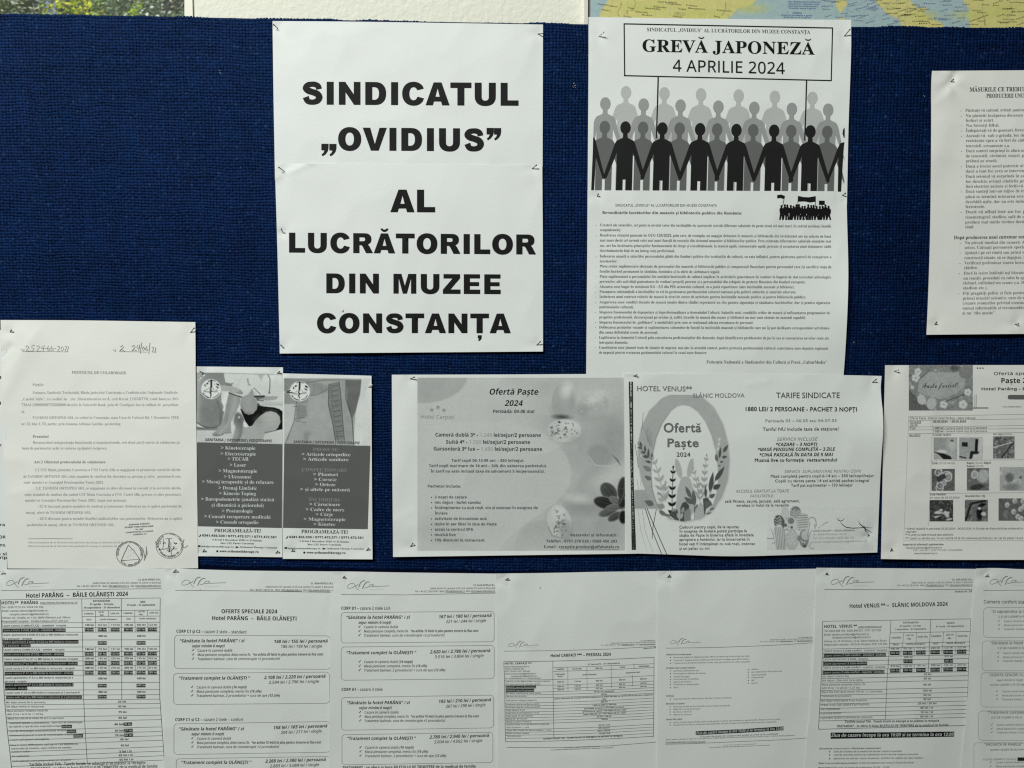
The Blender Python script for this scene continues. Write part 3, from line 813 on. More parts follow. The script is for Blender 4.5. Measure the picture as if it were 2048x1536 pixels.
# ---- strike poster, two sheets
v = View(1150, 0, 3.593); z = zf(v)
B1 = Sheet('poster_sheet', 'upper strike poster sheet showing a boxed title carried over rows of grey figures', 'paper sheet',
           z((97, 122), (600, 130), (1200, 138), (1983, 142)), [(1702, 39.5), (1702.8, 90), (1700, 173), (1697, 247), (1694.5, 380), (1694, 410)], [(1175, 408), (1694, 410)], z((97, 122), (97, 500), (92, 1200)) + [(1175, 408)],
           .0024, 3, .0003, [pin_dent(1197, 73, n=2, ph=1, crease=.0011), pin_dent(1688, 73, n=2, ph=.6, crease=.0012), crease(1640, 40, 1700, 110, .0004, 6), bump(1190, 150, 40, 80, .0006), ramp_x(1640, 1700, .0006), ramp_y(330, 410, -.0009, 1)], group='strike poster sheets')
k = Ink(B1, 'poster_print', v, 1)
def seg(a, b, c=.13, w=2.4): k.line([a, ((a[0] + b[0]) / 2, (a[1] + b[1]) / 2), b], w, c)
seg((350, 171), (1855, 201)); seg((1851, 198), (1841, 583)); seg((351, 543), (1843, 579)); seg((353, 168), (357, 546))
k.t(517, 224, 1690, 243, 25, 's', 'SINDICATUL „OVIDIUS” AL LUCRĂTORILOR DIN MUZEE CONSTANȚA', .25)
k.t(485, 370, 1722, 392, 87, 'sb', 'GREVĂ JAPONEZĂ', .13, 5)
k.t(703, 512, 1508, 532, 84, 'r', '4 APRILIE 2024', .15, 5)
k.build()
def figure(ink, hx, hy, c, bottom, clipl=None, clipr=None, dark=False):
    """round-headed paper-doll figure, hands out to its neighbours; leans with the print"""
    L = lambda x, y: (hx + x - y * .028, hy + y + x * .012)
    T = [(-38, 100 - 18), (-18, 72), (-16, 40), (16, 40), (18, 72), (38, 82), (60, 92), (72, 110), (80, 135), (148, 345), (143, 366), (128, 364), (120, 345), (58, 180), (58, bottom), (11, bottom), (11, 371), (-10, 371), (-10, bottom), (-58, bottom), (-58, 180), (-120, 345), (-128, 364), (-143, 366), (-148, 345), (-80, 135), (-72, 110), (-60, 92)]
    pts = [L(x, y) for x, y in T]
    if clipl is not None: pts = [(max(x, clipl), y) for x, y in pts]
    if clipr is not None: pts = [(min(x, clipr), y) for x, y in pts]
    ink.poly(pts, c)
    a = np.linspace(0, math.tau, 22, endpoint=False)
    hp = [L(38 * math.cos(q), 47 * math.sin(q)) for q in a]
    if clipl is not None: hp = [(max(x, clipl), y) for x, y in hp]
    if clipr is not None: hp = [(min(x, clipr), y) for x, y in hp]
    if max(x for x, y in hp) - min(x for x, y in hp) > 3: ink.poly(hp, c)
rows = [(.80, [(366, 664), (642, 672), (905, 680), (1176, 688), (1436, 697), (1706, 705)], 700, 2), (.67, [(218, 745), (493, 753), (758, 760), (1030, 768), (1288, 776), (1558, 784), (1819, 790)], 620, 3),
        (.45, [(214, 915), (489, 920), (752, 926), (1022, 932), (1281, 938), (1554, 943), (1813, 950)], 470, 4), (.17, [(363, 918), (628, 925), (899, 930), (1160, 936), (1431, 941), (1692, 946)], 470, 5)]
for c, hs, bot, ly in rows:
    k = Ink(B1, 'crowd_print', v, ly)
    for i, (x, y) in enumerate(hs): figure(k, x, y, c, bot, 128 if x < 260 else None, 1935 if x > 1780 else None)
    if ly == 5:
        k.poly([(130, 985), (145, 1000), (155, 1040), (214, 1275), (198, 1283), (150, 1130), (136, 1366), (116, 1366), (128, 1080)], .17)
        k.poly([(1936, 1020), (1905, 1030), (1885, 1070), (1806, 1290), (1822, 1304), (1893, 1130), (1888, 1376), (1912, 1376), (1930, 1080)], .17)
        k.poly([(1938, 915), (1926, 932), (1922, 960), (1930, 985), (1938, 992)], .17)
    k.build()
for pts in ([(598, 548), (592, 770), (585, 995)], [(1664, 580), (1658, 800), (1651, 1010)]):
    k = Ink(B1, 'banner_pole', v, 3.5); k.line(pts, 2.7, .13); k.build()
v = View(1150, 370, 3.593); z = zf(v)
B2 = Sheet('poster_sheet', 'lower strike poster sheet with a long dashed list of demands and a small crowd emblem', 'paper sheet',
           z((90, 38), (800, 41), (1955, 45)), [(1694, 382.5), (1693.4, 420), (1697, 528), (1696, 602), (1691, 701), (1686, 765)], [(1172, 765), (1686, 765)], z((90, 38), (88, 500), (80, 1360)) + [(1172, 765)],
           .0032, 4, .0003, [pin_dent(1194, 392), pin_dent(1683, 392, n=2, crease=.001), ramp_x(1560, 1697, .007, 500, 720), bump(1500, 420, 120, 30, .0003)], group='strike poster sheets')
k = Ink(B2, 'heading', v)
k.t(290, 154, 1020, 156, 18, 'r', 'SINDICATUL „OVIDIUS” AL LUCRĂTORILOR DIN MUZEE CONSTANȚA', .25)
k.t(196, 207, 1198, 211, 19, 'sb', 'Revendicările lucrătorilor din muzeele și bibliotecile publice din România:', .15)
k.t(945, 1282, 1810, 1284, 22, 's', 'Federația Națională a Sindicatelor din Cultură și Presă „CulturMedia”', .25)
k.build()
k = Ink(B2, 'printed_text', v)
BODY = [(1, 296, 305, 1840, 'Creșteri ale salariilor, cel puțin la nivelul celor din instituțiile de spectacole (există diferențe salariale de peste două ori mai mari, în cadrul aceleiași familii'),
(0, 331, 331, 330, 'ocupaționale);'), (1, 369, 378, 1840, 'Rezolvarea situației generate de OUG 128/2023, prin care, de exemplu, un angajat debutant în muzeele și bibliotecile din învățământ are un salariu de bază'),
(0, 406, 413, 1840, 'mai mare decât cel cuvenit celei mai mari funcții de execuție din sistemul muzeelor și bibliotecilor publice. Prin existența diferențelor salariale enunțate mai'),
(0, 444, 451, 1840, 'sus, are loc încălcarea principiilor fundamentale de drept și constituționale, la muncă egală, remunerație egală, precum și acceptarea unui tratament vădit'),
(0, 480, 482, 715, 'discriminatoriu față de un întreg corp profesional;'), (1, 520, 526, 1842, 'Indexarea anuală a salariilor personalului plătit din fonduri publice din instituțiile de cultură, cu rata inflației, pentru păstrarea puterii de cumpărare a'),
(0, 556, 556, 303, 'lucrătorilor;'), (1, 592, 598, 1842, 'Plata orelor suplimentare efectuate de personalul din muzeele și bibliotecile publice și compensații financiare pentru personalul care își sacrifică viața de'),
(0, 629, 633, 1040, 'familie lucrând permanent în sâmbăta, duminica și în zilele de sărbătoare legală;'), (1, 666, 671, 1840, 'Plata suplimentară a personalului din unitățile/instituțiile de cultură implicat în activitățile generatoare de venituri la bugetul de stat (cercetări arheologice'),
(0, 702, 706, 1655, 'preventive, alte activități generatoare de venituri proprii) precum și a personalului din echipele de proiecte finanțate din fonduri europene;'),
(1, 739, 742, 1575, 'Alocarea unui buget de minimum 0,4 – 0,5 din PIB sectorului cultural, cu o justă repartizare către instituțiile muzeale și biblioteci;'),
(1, 775, 778, 1587, 'Finanțarea substanțială a instituțiilor cu rol în gestionarea patrimoniului cultural național prin politici culturale și salariale adecvate;'),
(1, 811, 814, 1657, 'Încheierea unui contract colectiv de muncă la nivel de sector de activitate pentru instituțiile muzeale publice și pentru bibliotecile publice;'),
(1, 850, 855, 1835, 'Asigurarea unor condiții decente de muncă (multe dintre clădiri reprezintă un risc pentru siguranța și sănătatea lucrătorilor, dar și pentru siguranța'),
(0, 885, 886, 420, 'patrimoniului cultural);'), (1, 922, 928, 1832, 'Stoparea fenomenului de depopulare și deprofesionalizare a domeniului Cultură. Salariile mici, condițiile critice de muncă și nefinanțarea programelor de'),
(0, 958, 962, 1655, 'pregătire profesională, descurajează pe oricine și, astfel, locurile de muncă din muzee și biblioteci nu mai sunt căutate de oamenii capabili;'),
(1, 995, 998, 1280, 'Stoparea fenomenului de „politizare” a modalității prin care se realizează adesea recrutarea de personal;'),
(1, 1031, 1037, 1828, 'Deblocarea posturilor vacante și suplimentarea schemelor de funcții la instituțiile muzeale și bibliotecile care nu își pot desfășura corespunzător activitatea'),
(0, 1067, 1068, 595, 'din cauza deficitului cronic de personal;'), (1, 1104, 1110, 1824, 'Legiferarea în domeniul Culturii prin consultarea profesioniștilor din domeniu, după identificarea problemelor de jos în sus și cunoașterea nevoilor reale ale'),
(0, 1140, 1140, 378, 'întregului domeniu;'), (1, 1176, 1183, 1818, 'Constituirea unor planuri reale de situație de urgență, mai ales în actualul context, pentru protecția patrimoniului cultural; construirea unor depozite regionale'),
(0, 1212, 1214, 948, 'de urgență pentru evacuarea patrimoniului cultural în cazul unor dezastre.')]
for d, y0, y1, x1, s in BODY:
    x0 = 180 - (y0 - 296) * .0087
    if d: k.line([(x0 - 30, y0 - 6), (x0 - 24, y0 - 6)], .8, .4)
    k.t(x0, y0, x1, y1, 19, 's', s, .27)
k.build()
k = Ink(B2, 'emblem', v)
k.poly([(1453, 72), (1480, 68), (1508, 78), (1504, 103), (1478, 94), (1452, 96)], .13)
k.line([(1507, 78), (1492, 150)], 1.2, .13)
k.poly([(1603, 78), (1640, 86), (1680, 88), (1729, 80), (1727, 120), (1690, 126), (1650, 118), (1604, 120)], .13)
k.line([(1604, 80), (1600, 160)], 1.2, .13); k.line([(1728, 80), (1728, 160)], 1.2, .13)
k.poly([(1753, 112), (1795, 113), (1795, 143), (1753, 143)], .13); k.line([(1774, 140), (1774, 165)], 1.2, .13)
r8 = random.Random(3)
for i in range(17):
    x = 1486 + i * 20.8 + r8.uniform(-4, 4); y = 152 + r8.uniform(-6, 8)
    if i == 16: x = 1822; y = 158
    k.ell(x, y, 8, 10, .13, 10)
    w1 = r8.uniform(13, 19); sp = r8.uniform(4, 14)
    k.poly([(x - 6, y + 8), (x + 6, y + 8), (x + w1, y + 20), (x + w1 - 2, y + 45), (x + 10, y + 55), (x + sp + 6, 250), (x + sp - 6, 252), (x, y + 66), (x - sp + 5, 251), (x - sp - 7, 250), (x - 11, y + 52), (x - w1 + 2, y + 44), (x - w1, y + 20)], .13)
k.build()

# ---- earthquake instructions, right edge
v = View(1650, 0, 4.043); v2 = View(1650, 380, 4.043); z = zf(v)
C1 = Sheet('instruction_sheet', 'white instruction sheet in small serif type, alone at the right edge below the map', 'paper sheet',
           [(1864, 141.7), (2048, 140.5), (2250, 139)], [(2250, 139), (2250, 666)], [(1852.8, 669.5), (2048, 667.7), (2250, 666)], [(1864, 141.7), (1862, 170), (1862.5, 250), (1861.5, 380), (1860, 480), (1856.5, 590), (1852.8, 669.5)],
           .0024, 5, .0004, [pin_dent(1900, 164, .0015, 9, n=4, crease=.0017, rc=34), pin_dent(1869, 650), pin_dent(2030, 648, .0008, 8, n=3, crease=.0012), crease(1910, 143, 1903, 163, -.0012, 4), crease(1886, 143, 1899, 163, .0006, 4), bump(1875, 300, 30, 90, .0012, .3), crease(1905, 180, 1870, 210, .0005, 8), ramp_y(560, 669, .0025), crease(2035, 650, 2035, 668, .0006, 4)], mat=M_PAPERW)
k = Ink(C1, 'heading', v)
k.t(1170, 740, 1790, 735, 33, 'sb', 'MĂSURILE CE TREBUIE LUATE', .2); k.t(1305, 790, 1740, 787, 32, 'sb', 'PRODUCERII UNUI SEISM', .2)
k.v = v2; k.t(1043, 397, 1712, 388, 26, 'sb', 'După producerea unui cutremur sunt utile', .2)
k.build()
k = Ink(C1, 'printed_text', v)
LN = [(1, 903, 1135, 'Păstrați-vă calmul, evitați panica și'), (1, 946, 1138, 'Nu părăsiți încăperea deoarece pe'), (0, 984, 1139, 'holuri și scări.'), (1, 1025, 1140, 'Nu folosiți liftul.'), (1, 1066, 1140, 'Îndepărtați-vă de geamuri, ferestre'),
      (1, 1108, 1139, 'Așezați-vă  sub o grindă, toc de u'), (0, 1148, 1139, 'rezistente spre a vă feri de căder'), (0, 1190, 1139, 'tencuieli, ornamente ș.a.'), (1, 1231, 1139, 'Dacă sunteți surprinși în afara unei'), (0, 1272, 1138, 'de tencuieli, cărămizi, coșuri, par'),
      (0, 1312, 1138, 'prăbuși pe stradă.'), (1, 1355, 1138, 'Dacă a trecut șocul puternic al se'), (0, 1395, 1138, 'dacă a luat foc ceva se intervine i'), (1, 1437, 1138, 'Dacă seismul vă surprinde în auto'), (0, 1478, 1138, 'loc deschis, evitați clădirile prea'), (0, 1518, 1138, 'linii electrice aeriene și feriți-vă de')]
LN2 = [(1, 22, 1137, 'Dacă sunteți într-un mijloc de tran'), (0, 65, 1136, 'până se termină mișcarea seismi'), (0, 106, 1136, 'deschidă ușile, dar nu este indicat'), (0, 146, 1136, 'ferestrele.'), (1, 188, 1135, 'Dacă vă aflați într-un loc pu'), (0, 230, 1135, 'cinematograf, stadion, sală de spe'),
       (0, 271, 1134, 'produce mai multe victime decât c'), (0, 310, 1133, 'rând.'), (1, 437, 1130, 'Nu plecați imediat din cameră. Aco'), (0, 476, 1129, 'seism. Calmați persoanele speriate'), (1, 518, 1128, 'Ajutați-i pe cei răniți sau prinși sub'), (0, 559, 1127, 'construcții căzute, să se degajeze. Nu'), (1, 601, 1126, 'Verificați preliminar starea instalaț'), (0, 640, 1123, 'clădire.'),
       (1, 683, 1121, 'Dacă la ieșire întâlniți uși blocate, n'), (0, 724, 1119, 'nu reușiți, procedați cu calm la spar'), (0, 763, 1117, 'cioburi, utilizând un scaun ș.a. Dep'), (0, 803, 1116, 'stadion etc.).'), (1, 846, 1115, 'Fiți pregătiți psihic și fizic pentru e'), (0, 886, 1114, 'primei mișcări seismice, care de reg'), (0, 926, 1113, 'crezare zvonurilor privind eventuale'), (0, 966, 1112, 'numai informațiile și recomandările'), (0, 1006, 1111, 'și nu “din auzite”.')]
for vv_, LL in ((v, LN), (v2, LN2)):
    k.v = vv_
    for d, y, x, s in LL:
        full = len(s) > 26
        x1 = 1645 if full else x + len(s) * 14.2
        k.t(x, y, x1, y - (5 if full else 2), 23, 's', s, .42)
        if d: k.line([(x - 40, y - 7), (x - 31, y - 7)], .9, .45)
k.build()

# ---- sheet almost hidden behind the protocol
HS = Sheet('notice_sheet', 'mostly hidden printed sheet peeking out left of the yellowed protocol', 'paper sheet', [(-300, 660), (12, 660)], [(12, 660), (14, 1142)], [(-300, 1142), (14, 1142)], [(-300, 660), (-300, 1142)], .0016, 31, .0001)
k = Ink(HS, 'printed_text', View(0, 620, 2.898))
for x1, y, s in ((6, 400, 'nr.1'), (5, 548, 'lei'), (8, 790, 'zile'), (27, 1252, 'lei/camera'), (32, 1324, 'hotel CASTOR'), (34, 1370, 'semipens.'), (38, 1422, 'sau si'), (40, 1443, 'inscrip')):
    k.t(x1 - len(s) * 15, y, x1, y, 17, 'b', s, .2)
k.build()

# ---- collaboration protocol
v = View(0, 620, 2.898); z = zf(v)
D1 = Sheet('protocol_sheet', 'yellowed sheet with faint grey type, two round stamps and handwritten dates at the top', 'paper sheet',
           [(1, 640), (150, 640.5), (300, 643), (391, 644.5)], z((1132, 70), (1135, 500), (1142, 1000), (1148, 1497)), [(15, 1137), (200, 1138), (396, 1137)], [(1, 640), (2, 700), (5, 850), (9, 950), (15, 1137)],
           .0026, 6, .0005, [pin_dent(20, 664), pin_dent(380, 665, n=2, crease=.0012), crease(0, 712, 26, 690, -.0012, 4), bump(20, 760, 18, 60, .001, .5), crease(10, 750, 80, 655, .0006, 12), bump(60, 690, 30, 30, .0006), crease(20, 990, 130, 960, .0005, 14), bump(250, 850, 120, 120, .0006)], mat=M_PAPERW)
k = Ink(D1, 'printed_text', v)
g = .72
k.t(416, 369, 731, 372, 16, 'sb', 'PROTOCOL DE COLABORARE', g - .03)
for x0, y, x1, st, s in ((188, 440, 253, 's', 'Părțile:'), (188, 486, 1030, 's', 'Uniunea Sindicală Teritorială, filiala județului Constanța a Confederației Naționale Sindicale'), (124, 523, 1033, 's', '„Cartel Alfa”, cu sediul în   str. Zburătorului nr.4, cod fiscal 11658770, cont bancar RO'),
    (124, 557, 1034, 's', '73BACX0000000753660000 deschis la Unicredit Bank, prin dl. Caraignat Ion în calitate de  președinte'), (124, 596, 143, 's', 'și,'), (188, 631, 1035, 's', 'TANDEM ORTOPED SRL cu sediul în Constanța, zona Casa de Cultură Bd, 1 Decembrie 1918'),
    (124, 667, 700, 's', 'nr. 12, bloc L 53, parter, prin doamna Adriana Gurdău, posturolog.'), (190, 740, 281, 'sb', 'Preambul'), (190, 775, 1042, 's', 'Recunoscând independența funcțională și organizațională, cele două părți convin să colaboreze pe'), (127, 808, 620, 's', 'bază de parteneriat activ în vederea sprijinirii reciproce.'),
    (197, 888, 612, 'sb', 'Art.1 Obiectul protocolului de colaborare'), (202, 934, 1046, 's', '1.1 UST filiala județului Constanța a CNS Cartel Alfa se angajează să promoveze serviciile oferite'), (135, 972, 1048, 's', 'de TANDEM ORTOPED SRL către membrii de sindicat din structura sa, precum și către   pensionarii care'), (137, 1006, 603, 's', 'sunt  membri ai Asociației Pensionarilor Tomis 2021.'),
    (208, 1040, 1048, 's', '1.2  TANDEM ORTOPED SRL se angajează să ofere discount la consult și la serviciile oferite'), (142, 1077, 1050, 's', 'către membrii de sindicat din cadrul UST filiala Constanța a CNS  Cartel Alfa, precum și către pensionari,'), (145, 1110, 733, 's', 'membri ai Asociației Pensionarilor Tomis 2021, după cum urmează:'),
    (216, 1145, 1052, 's', '- 25 % discount pentru membrii de sindicat și pensionari. Reducerea nu se aplică pachetului de'), (150, 1181, 530, 's', 'masaj  oferit de TANDEM ORTOPED SRL.'), (218, 1216, 1055, 's', '- 20 % discount pentru membri familiei sindicaliștilor sau pensionarilor. Reducerea nu se aplică'), (155, 1252, 665, 's', 'pachetului de masaj  oferit de TANDEM ORTOPED SRL. ²'),
    (163, 1352, 712, 'i', '¹ Oferta exceptată de la discount este pachetul de masaj cu reducere de 20 %'), (163, 1373, 700, 'i', '² Oferta exceptată de la discount este pachetul de masaj cu reducere de 20')):
    k.t(x0, y, x1, y - (1 if x1 > 900 else 0), 15 if y < 1300 else 10, st, s.replace('²', '').replace('¹', ''), (g if st == 's' else g - .12) if y < 1300 else .74)
k.line([(163, 1326), (290, 1325), (420, 1326)], .9, .5)
k.build()
k = Ink(D1, 'handwriting', v, 1)
hw = .62
def hand(pts, w=1.0): k.line(pts, w, hw)
hand([(120, 222), (130, 240), (140, 226)]); hand([(148, 215), (158, 206), (167, 215), (150, 238), (175, 237)]); hand([(203, 205), (185, 207), (183, 218), (196, 222), (190, 238), (178, 238)])
hand([(212, 212), (224, 206), (230, 214), (212, 238), (236, 238)]); hand([(245, 207), (238, 222), (256, 222)]); hand([(256, 204), (248, 240)]); hand([(260, 223), (270, 223)])
for x in (276, 296): hand([(x + 5, 208), (x - 2, 222), (x + 2, 236), (x + 12, 234), (x + 12, 222), (x, 226)])
hand([(314, 223), (325, 222)]); hand([(332, 214), (342, 208), (346, 216), (333, 238), (350, 237)]); hand([(360, 212), (352, 225), (360, 238), (370, 226), (362, 212)]); hand([(376, 213), (384, 209), (386, 217), (375, 238), (388, 238)]); hand([(398, 210), (390, 240)])
hand([(136, 241), (260, 240), (396, 243)], .7)
hw = .42
hand([(655, 228), (668, 242), (672, 228)]); hand([(697, 215), (710, 205), (716, 216), (694, 236), (705, 230), (722, 238)]); hand([(764, 214), (778, 203), (784, 214), (765, 236), (778, 231), (792, 236)])
hand([(797, 204), (792, 220), (812, 220)]); hand([(810, 200), (803, 236)]); hand([(822, 188), (812, 252)]); hand([(832, 212), (824, 226), (832, 236), (838, 222), (830, 212)]); hand([(850, 210), (842, 228), (852, 238), (858, 226), (844, 226)]); hand([(869, 190), (862, 256)])
hand([(880, 222), (888, 214), (892, 224), (880, 244), (896, 243)]); hand([(903, 216), (899, 250)]); hand([(690, 241), (780, 242), (850, 244)], .7)
k.build()
v = View(200, 1030, 10.24)
k = Ink(D1, 'stamp', v, 2)
k.t(590, 212, 1010, 188, 28, 'b', 'ADRIANA GURDĂU', .35); k.t(508, 268, 1088, 240, 28, 'b', 'EXPERT POSTUROLOGIE', .33); k.t(726, 306, 880, 300, 24, 'b', 'Nr. 985', .4); k.t(523, 374, 1090, 340, 28, 'i', 'COMPETENȚE SCANARE', .3); k.t(676, 414, 952, 398, 26, 'i', 'LOMBARĂ 101', .35)
def circ(cx, cy, rx, ry, w, c): k.line([(cx + rx * math.cos(a), cy + ry * math.sin(a)) for a in np.linspace(0, math.tau, 40, endpoint=False)], w, c, closed=True)
circ(605, 795, 272, 255, 1.1, .5); circ(1425, 630, 278, 258, 1.0, .55)
k.ctext(605, 795, 225, 172, 372, 34, 'b', 'UNIUNEA SINDICALĂ TERITORIALĂ CONSTANȚA', .55); k.ctext(605, 795, 245, 130, 50, 32, 'b', 'C.N.S. CARTEL ALFA', .45)
k.line([(430, 945), (500, 780), (580, 615)], 1.1, .35); k.line([(580, 615), (700, 740), (810, 905)], 1.1, .35); k.line([(440, 935), (620, 920), (815, 905)], .8, .5); k.line([(430, 970), (440, 940), (520, 925)], 1.4, .3); k.line([(790, 880), (812, 912), (770, 985)], 1.4, .35)
for i in range(22): k.ell(r8.uniform(540, 700), r8.uniform(690, 900), 6, 5, .6, 6)
k.line([(860, 665), (890, 720), (920, 900), (940, 850), (950, 640)], 1.0, .5); k.line([(905, 930), (925, 830), (965, 800), (950, 700)], 1.6, .6)
k.ctext(1425, 630, 230, 170, 355, 36, 'b', 'ROMÂNIA * CONSTANȚA', .45); k.ctext(1425, 630, 240, 150, 30, 36, 'b', 'TANDEM ORTOPED SRL', .4)
k.line([(1130, 540), (1150, 600), (1230, 590), (1250, 530), (1190, 560), (1290, 430), (1300, 560), (1285, 700)], 1.0, .35); k.line([(1340, 490), (1400, 480), (1480, 485)], .9, .4)
k.line([(1410, 490), (1415, 560), (1405, 640), (1420, 700), (1410, 760)], 2.0, .25); k.line([(1190, 700), (1330, 700), (1380, 670), (1370, 730), (1450, 740), (1500, 690), (1530, 650), (1500, 640), (1490, 700), (1580, 690)], 1.1, .3)
k.line([(1450, 560), (1450, 700), (1470, 860)], 1.0, .4); k.line([(1720, 495), (1690, 610), (1650, 740)], 1.1, .35); k.line([(1660, 610), (1690, 660), (1740, 670), (1800, 625)], 1.0, .4)
for x, y in ((1190, 640), (1300, 580), (1330, 570), (1540, 590), (1520, 570), (1415, 640), (1412, 690), (1215, 690), (1225, 720), (1420, 745), (1565, 580)): k.ell(x, y, 16, 12, .3, 8, .4)
k.build()
# ---- two tall leaflets
v = View(380, 720, 3.747); z = zf(v)
E1 = Sheet('leaflet', 'left of two tall leaflets, its photo showing bent bare legs in black shorts', 'leaflet',
           z((50, 48), (400, 52), (697, 55)), z((697, 55), (695, 800), (692, 1478)), z((55, 1470), (400, 1474), (692, 1478)), z((50, 48), (52, 800), (55, 1470)),
           .0022, 7, .00035, [pin_dent(407, 746, crease=.001), pin_dent(555, 747, crease=.001), pin_dent(405, 1104), pin_dent(551, 1107), crease(396, 760, 410, 748, -.0005, 4), ramp_y(1060, 1115, .0008)], group='physiotherapy leaflets')
w = View(380, 725, 10.24)
cv = Canvas(w, 137, 206, 1895, 1662, .9, .93)
cv.poly([(700, 230), (1895, 230), (1895, 880), (1400, 800), (1200, 400), (720, 400)], .93, 30)
cv.poly([(133, 200), (690, 206), (705, 300), (730, 420), (860, 440), (860, 480), (640, 560), (640, 800), (690, 900), (705, 1020), (640, 1290), (480, 1345), (300, 1345), (133, 1240)], .68, 1.5)
cv.poly([(150, 210), (240, 215), (200, 700), (170, 1200), (137, 1240), (137, 210)], .80, 12)
cv.ell(430, 1050, 200, 260, .64, 0, 14, .8); cv.line([(560, 800), (640, 1000), (620, 1260)], 4, .56, 5, .8)
cv.line([(137, 1225), (250, 1300), (420, 1340), (600, 1290)], 1.6, .5, 2); cv.poly([(133, 1310), (300, 1345), (600, 1300), (560, 1390), (300, 1395), (133, 1390)], .66, 3); cv.line([(137, 1340), (300, 1350), (540, 1330)], 1.5, .5, 1.5)
cv.poly([(133, 1400), (1895, 1440), (1895, 1700), (133, 1700)], .90, 6)
cv.poly([(720, 600), (800, 600), (770, 800), (705, 1015), (670, 980), (690, 900), (650, 800)], .97, 1.5)
cv.poly([(1010, 850), (1040, 930), (1100, 1100), (1130, 1230), (1200, 1310), (1090, 1400), (1000, 1640), (830, 1660), (870, 1500), (820, 1330), (850, 1180), (930, 1000)], .99, 2)
cv.poly([(800, 620), (1040, 690), (1030, 820), (990, 930), (890, 1090), (840, 1230), (845, 1440), (700, 1440), (680, 1480), (560, 1505), (470, 1490), (455, 1455), (560, 1380), (640, 1260), (700, 1100), (740, 860)], .74, 1.5)
cv.line([(830, 640), (780, 900), (740, 1200)], 4, .67, 8, .8); cv.line([(930, 730), (880, 1000), (800, 1250), (620, 1440)], 3, .82, 8, .7); cv.line([(470, 1490), (520, 1505), (640, 1490), (700, 1450), (840, 1440)], 1.0, .42, 2, .8); cv.line([(500, 1465), (560, 1470)], 1, .55, 2)
cv.poly([(1060, 690), (1280, 540), (1330, 720), (1385, 830), (1380, 940), (1330, 1020), (1250, 1060), (1150, 1055), (1060, 960), (1025, 860)], .73, 1.5)
cv.ell(1210, 800, 90, 170, .78, .3, 14, .6); cv.line([(1050, 900), (1120, 1030), (1240, 1050)], 2, .6, 5, .7)
cv.poly([(860, 440), (900, 380), (1000, 325), (1180, 330), (1240, 420), (1280, 540), (1200, 660), (1080, 710), (980, 690), (900, 600), (850, 500)], .92, 2)
cv.line([(1000, 690), (1080, 710), (1200, 665), (1270, 560)], 1.5, .72, 3); cv.line([(1180, 340), (1200, 450), (1230, 460)], 2, .66, 3)
cv.poly([(640, 470), (740, 465), (860, 480), (1000, 540), (1090, 620), (1080, 650), (1050, 660), (1000, 640), (930, 640), (850, 620), (780, 590), (640, 580)], .80, 1.5)
cv.line([(730, 420), (830, 440), (870, 430)], 2, .62, 3); cv.line([(740, 465), (850, 470)], 2, .6, 3, .8)
for a, b in (((1000, 590), (1050, 650)), ((1020, 560), (1075, 630)), ((960, 610), (1010, 650))): cv.line([a, b], 1.0, .5, 1.5, .9)
cv.line([(800, 620), (900, 660), (1060, 710)], 1.6, .3, 2)
cv.poly([(1025, 940), (1060, 960), (1120, 1040), (1200, 1070), (1290, 1050), (1370, 960), (1390, 820), (1450, 890), (1560, 905), (1720, 920), (1830, 955), (1895, 1005), (1895, 1365), (1740, 1395), (1800, 1330), (1850, 1220), (1830, 1100), (1760, 1030), (1660, 1000), (1560, 1015), (1440, 1095), (1340, 1200), (1270, 1300), (1210, 1310), (1130, 1200)], .24, 1.5)
cv.line([(1400, 850), (1440, 960), (1380, 1080)], 2, .42, 4, .7); cv.line([(1500, 930), (1600, 950), (1800, 990)], 3, .42, 5, .6); cv.line([(1560, 1000), (1460, 1000), (1500, 940)], 2, .4, 3, .5)
cv.poly([(1090, 1300), (1130, 1330), (1210, 1310), (1280, 1300), (1340, 1200), (1440, 1095), (1560, 1015), (1660, 1000), (1760, 1030), (1830, 1100), (1850, 1220), (1790, 1350), (1650, 1420), (1540, 1440), (1500, 1560), (1380, 1660), (1000, 1662), (1060, 1450)], .79, 2)
cv.ell(1420, 1200, 90, 60, .70, .5, 18, .7); cv.ell(1650, 1160, 130, 110, .85, 0, 25, .8); cv.line([(1540, 1440), (1740, 1395)], 1.2, .4, 3, .8)
cv.poly([(960, 1015), (1050, 1060), (1110, 1160), (1085, 1240), (1090, 1330), (1060, 1500), (990, 1650), (830, 1662), (880, 1520), (930, 1320), (895, 1200), (920, 1080)], .66, 2.5)
cv.ell(990, 1160, 90, 120, .55, 0, 12, .8); cv.ell(1005, 1122, 16, 22, .96, .5, 2); cv.ell(900, 1460, 50, 150, .85, .15, 14, .7)
cv.line([(1600, 255), (1640, 350), (1635, 500), (1625, 620)], 1.6, .52, 1.5); cv.ell(1625, 620, 22, 20, .6, 0, 2)
cv.poly([(1380, 250), (1520, 250), (1470, 330), (1460, 380), (1430, 320)], .83, 3); cv.line([(1310, 520), (1380, 590), (1440, 650)], 1.2, .55, 1.5)
cv.poly([(1330, 700), (1460, 720), (1480, 690), (1780, 690), (1800, 720), (1760, 760), (1600, 780), (1440, 765), (1380, 770)], .76, 2); cv.line([(1325, 695), (1520, 690)], 3, .32, 1.5); cv.poly([(1335, 715), (1520, 705), (1500, 730), (1370, 760)], .55, 2); cv.line([(1370, 770), (1500, 785)], 1.5, .35, 2)
cv.line([(1400, 810), (1600, 830), (1890, 840)], 4, .84, 5); cv.line([(1400, 870), (1890, 870)], 1, .75, 3); cv.line([(690, 215), (1300, 240), (1895, 250)], 1.0, .72, 1.5)
cv.A = .95 - (.95 - cv.A) * 1.28
cv.noise(2.2, .02, 61); cv.noise(9, .015, 62)
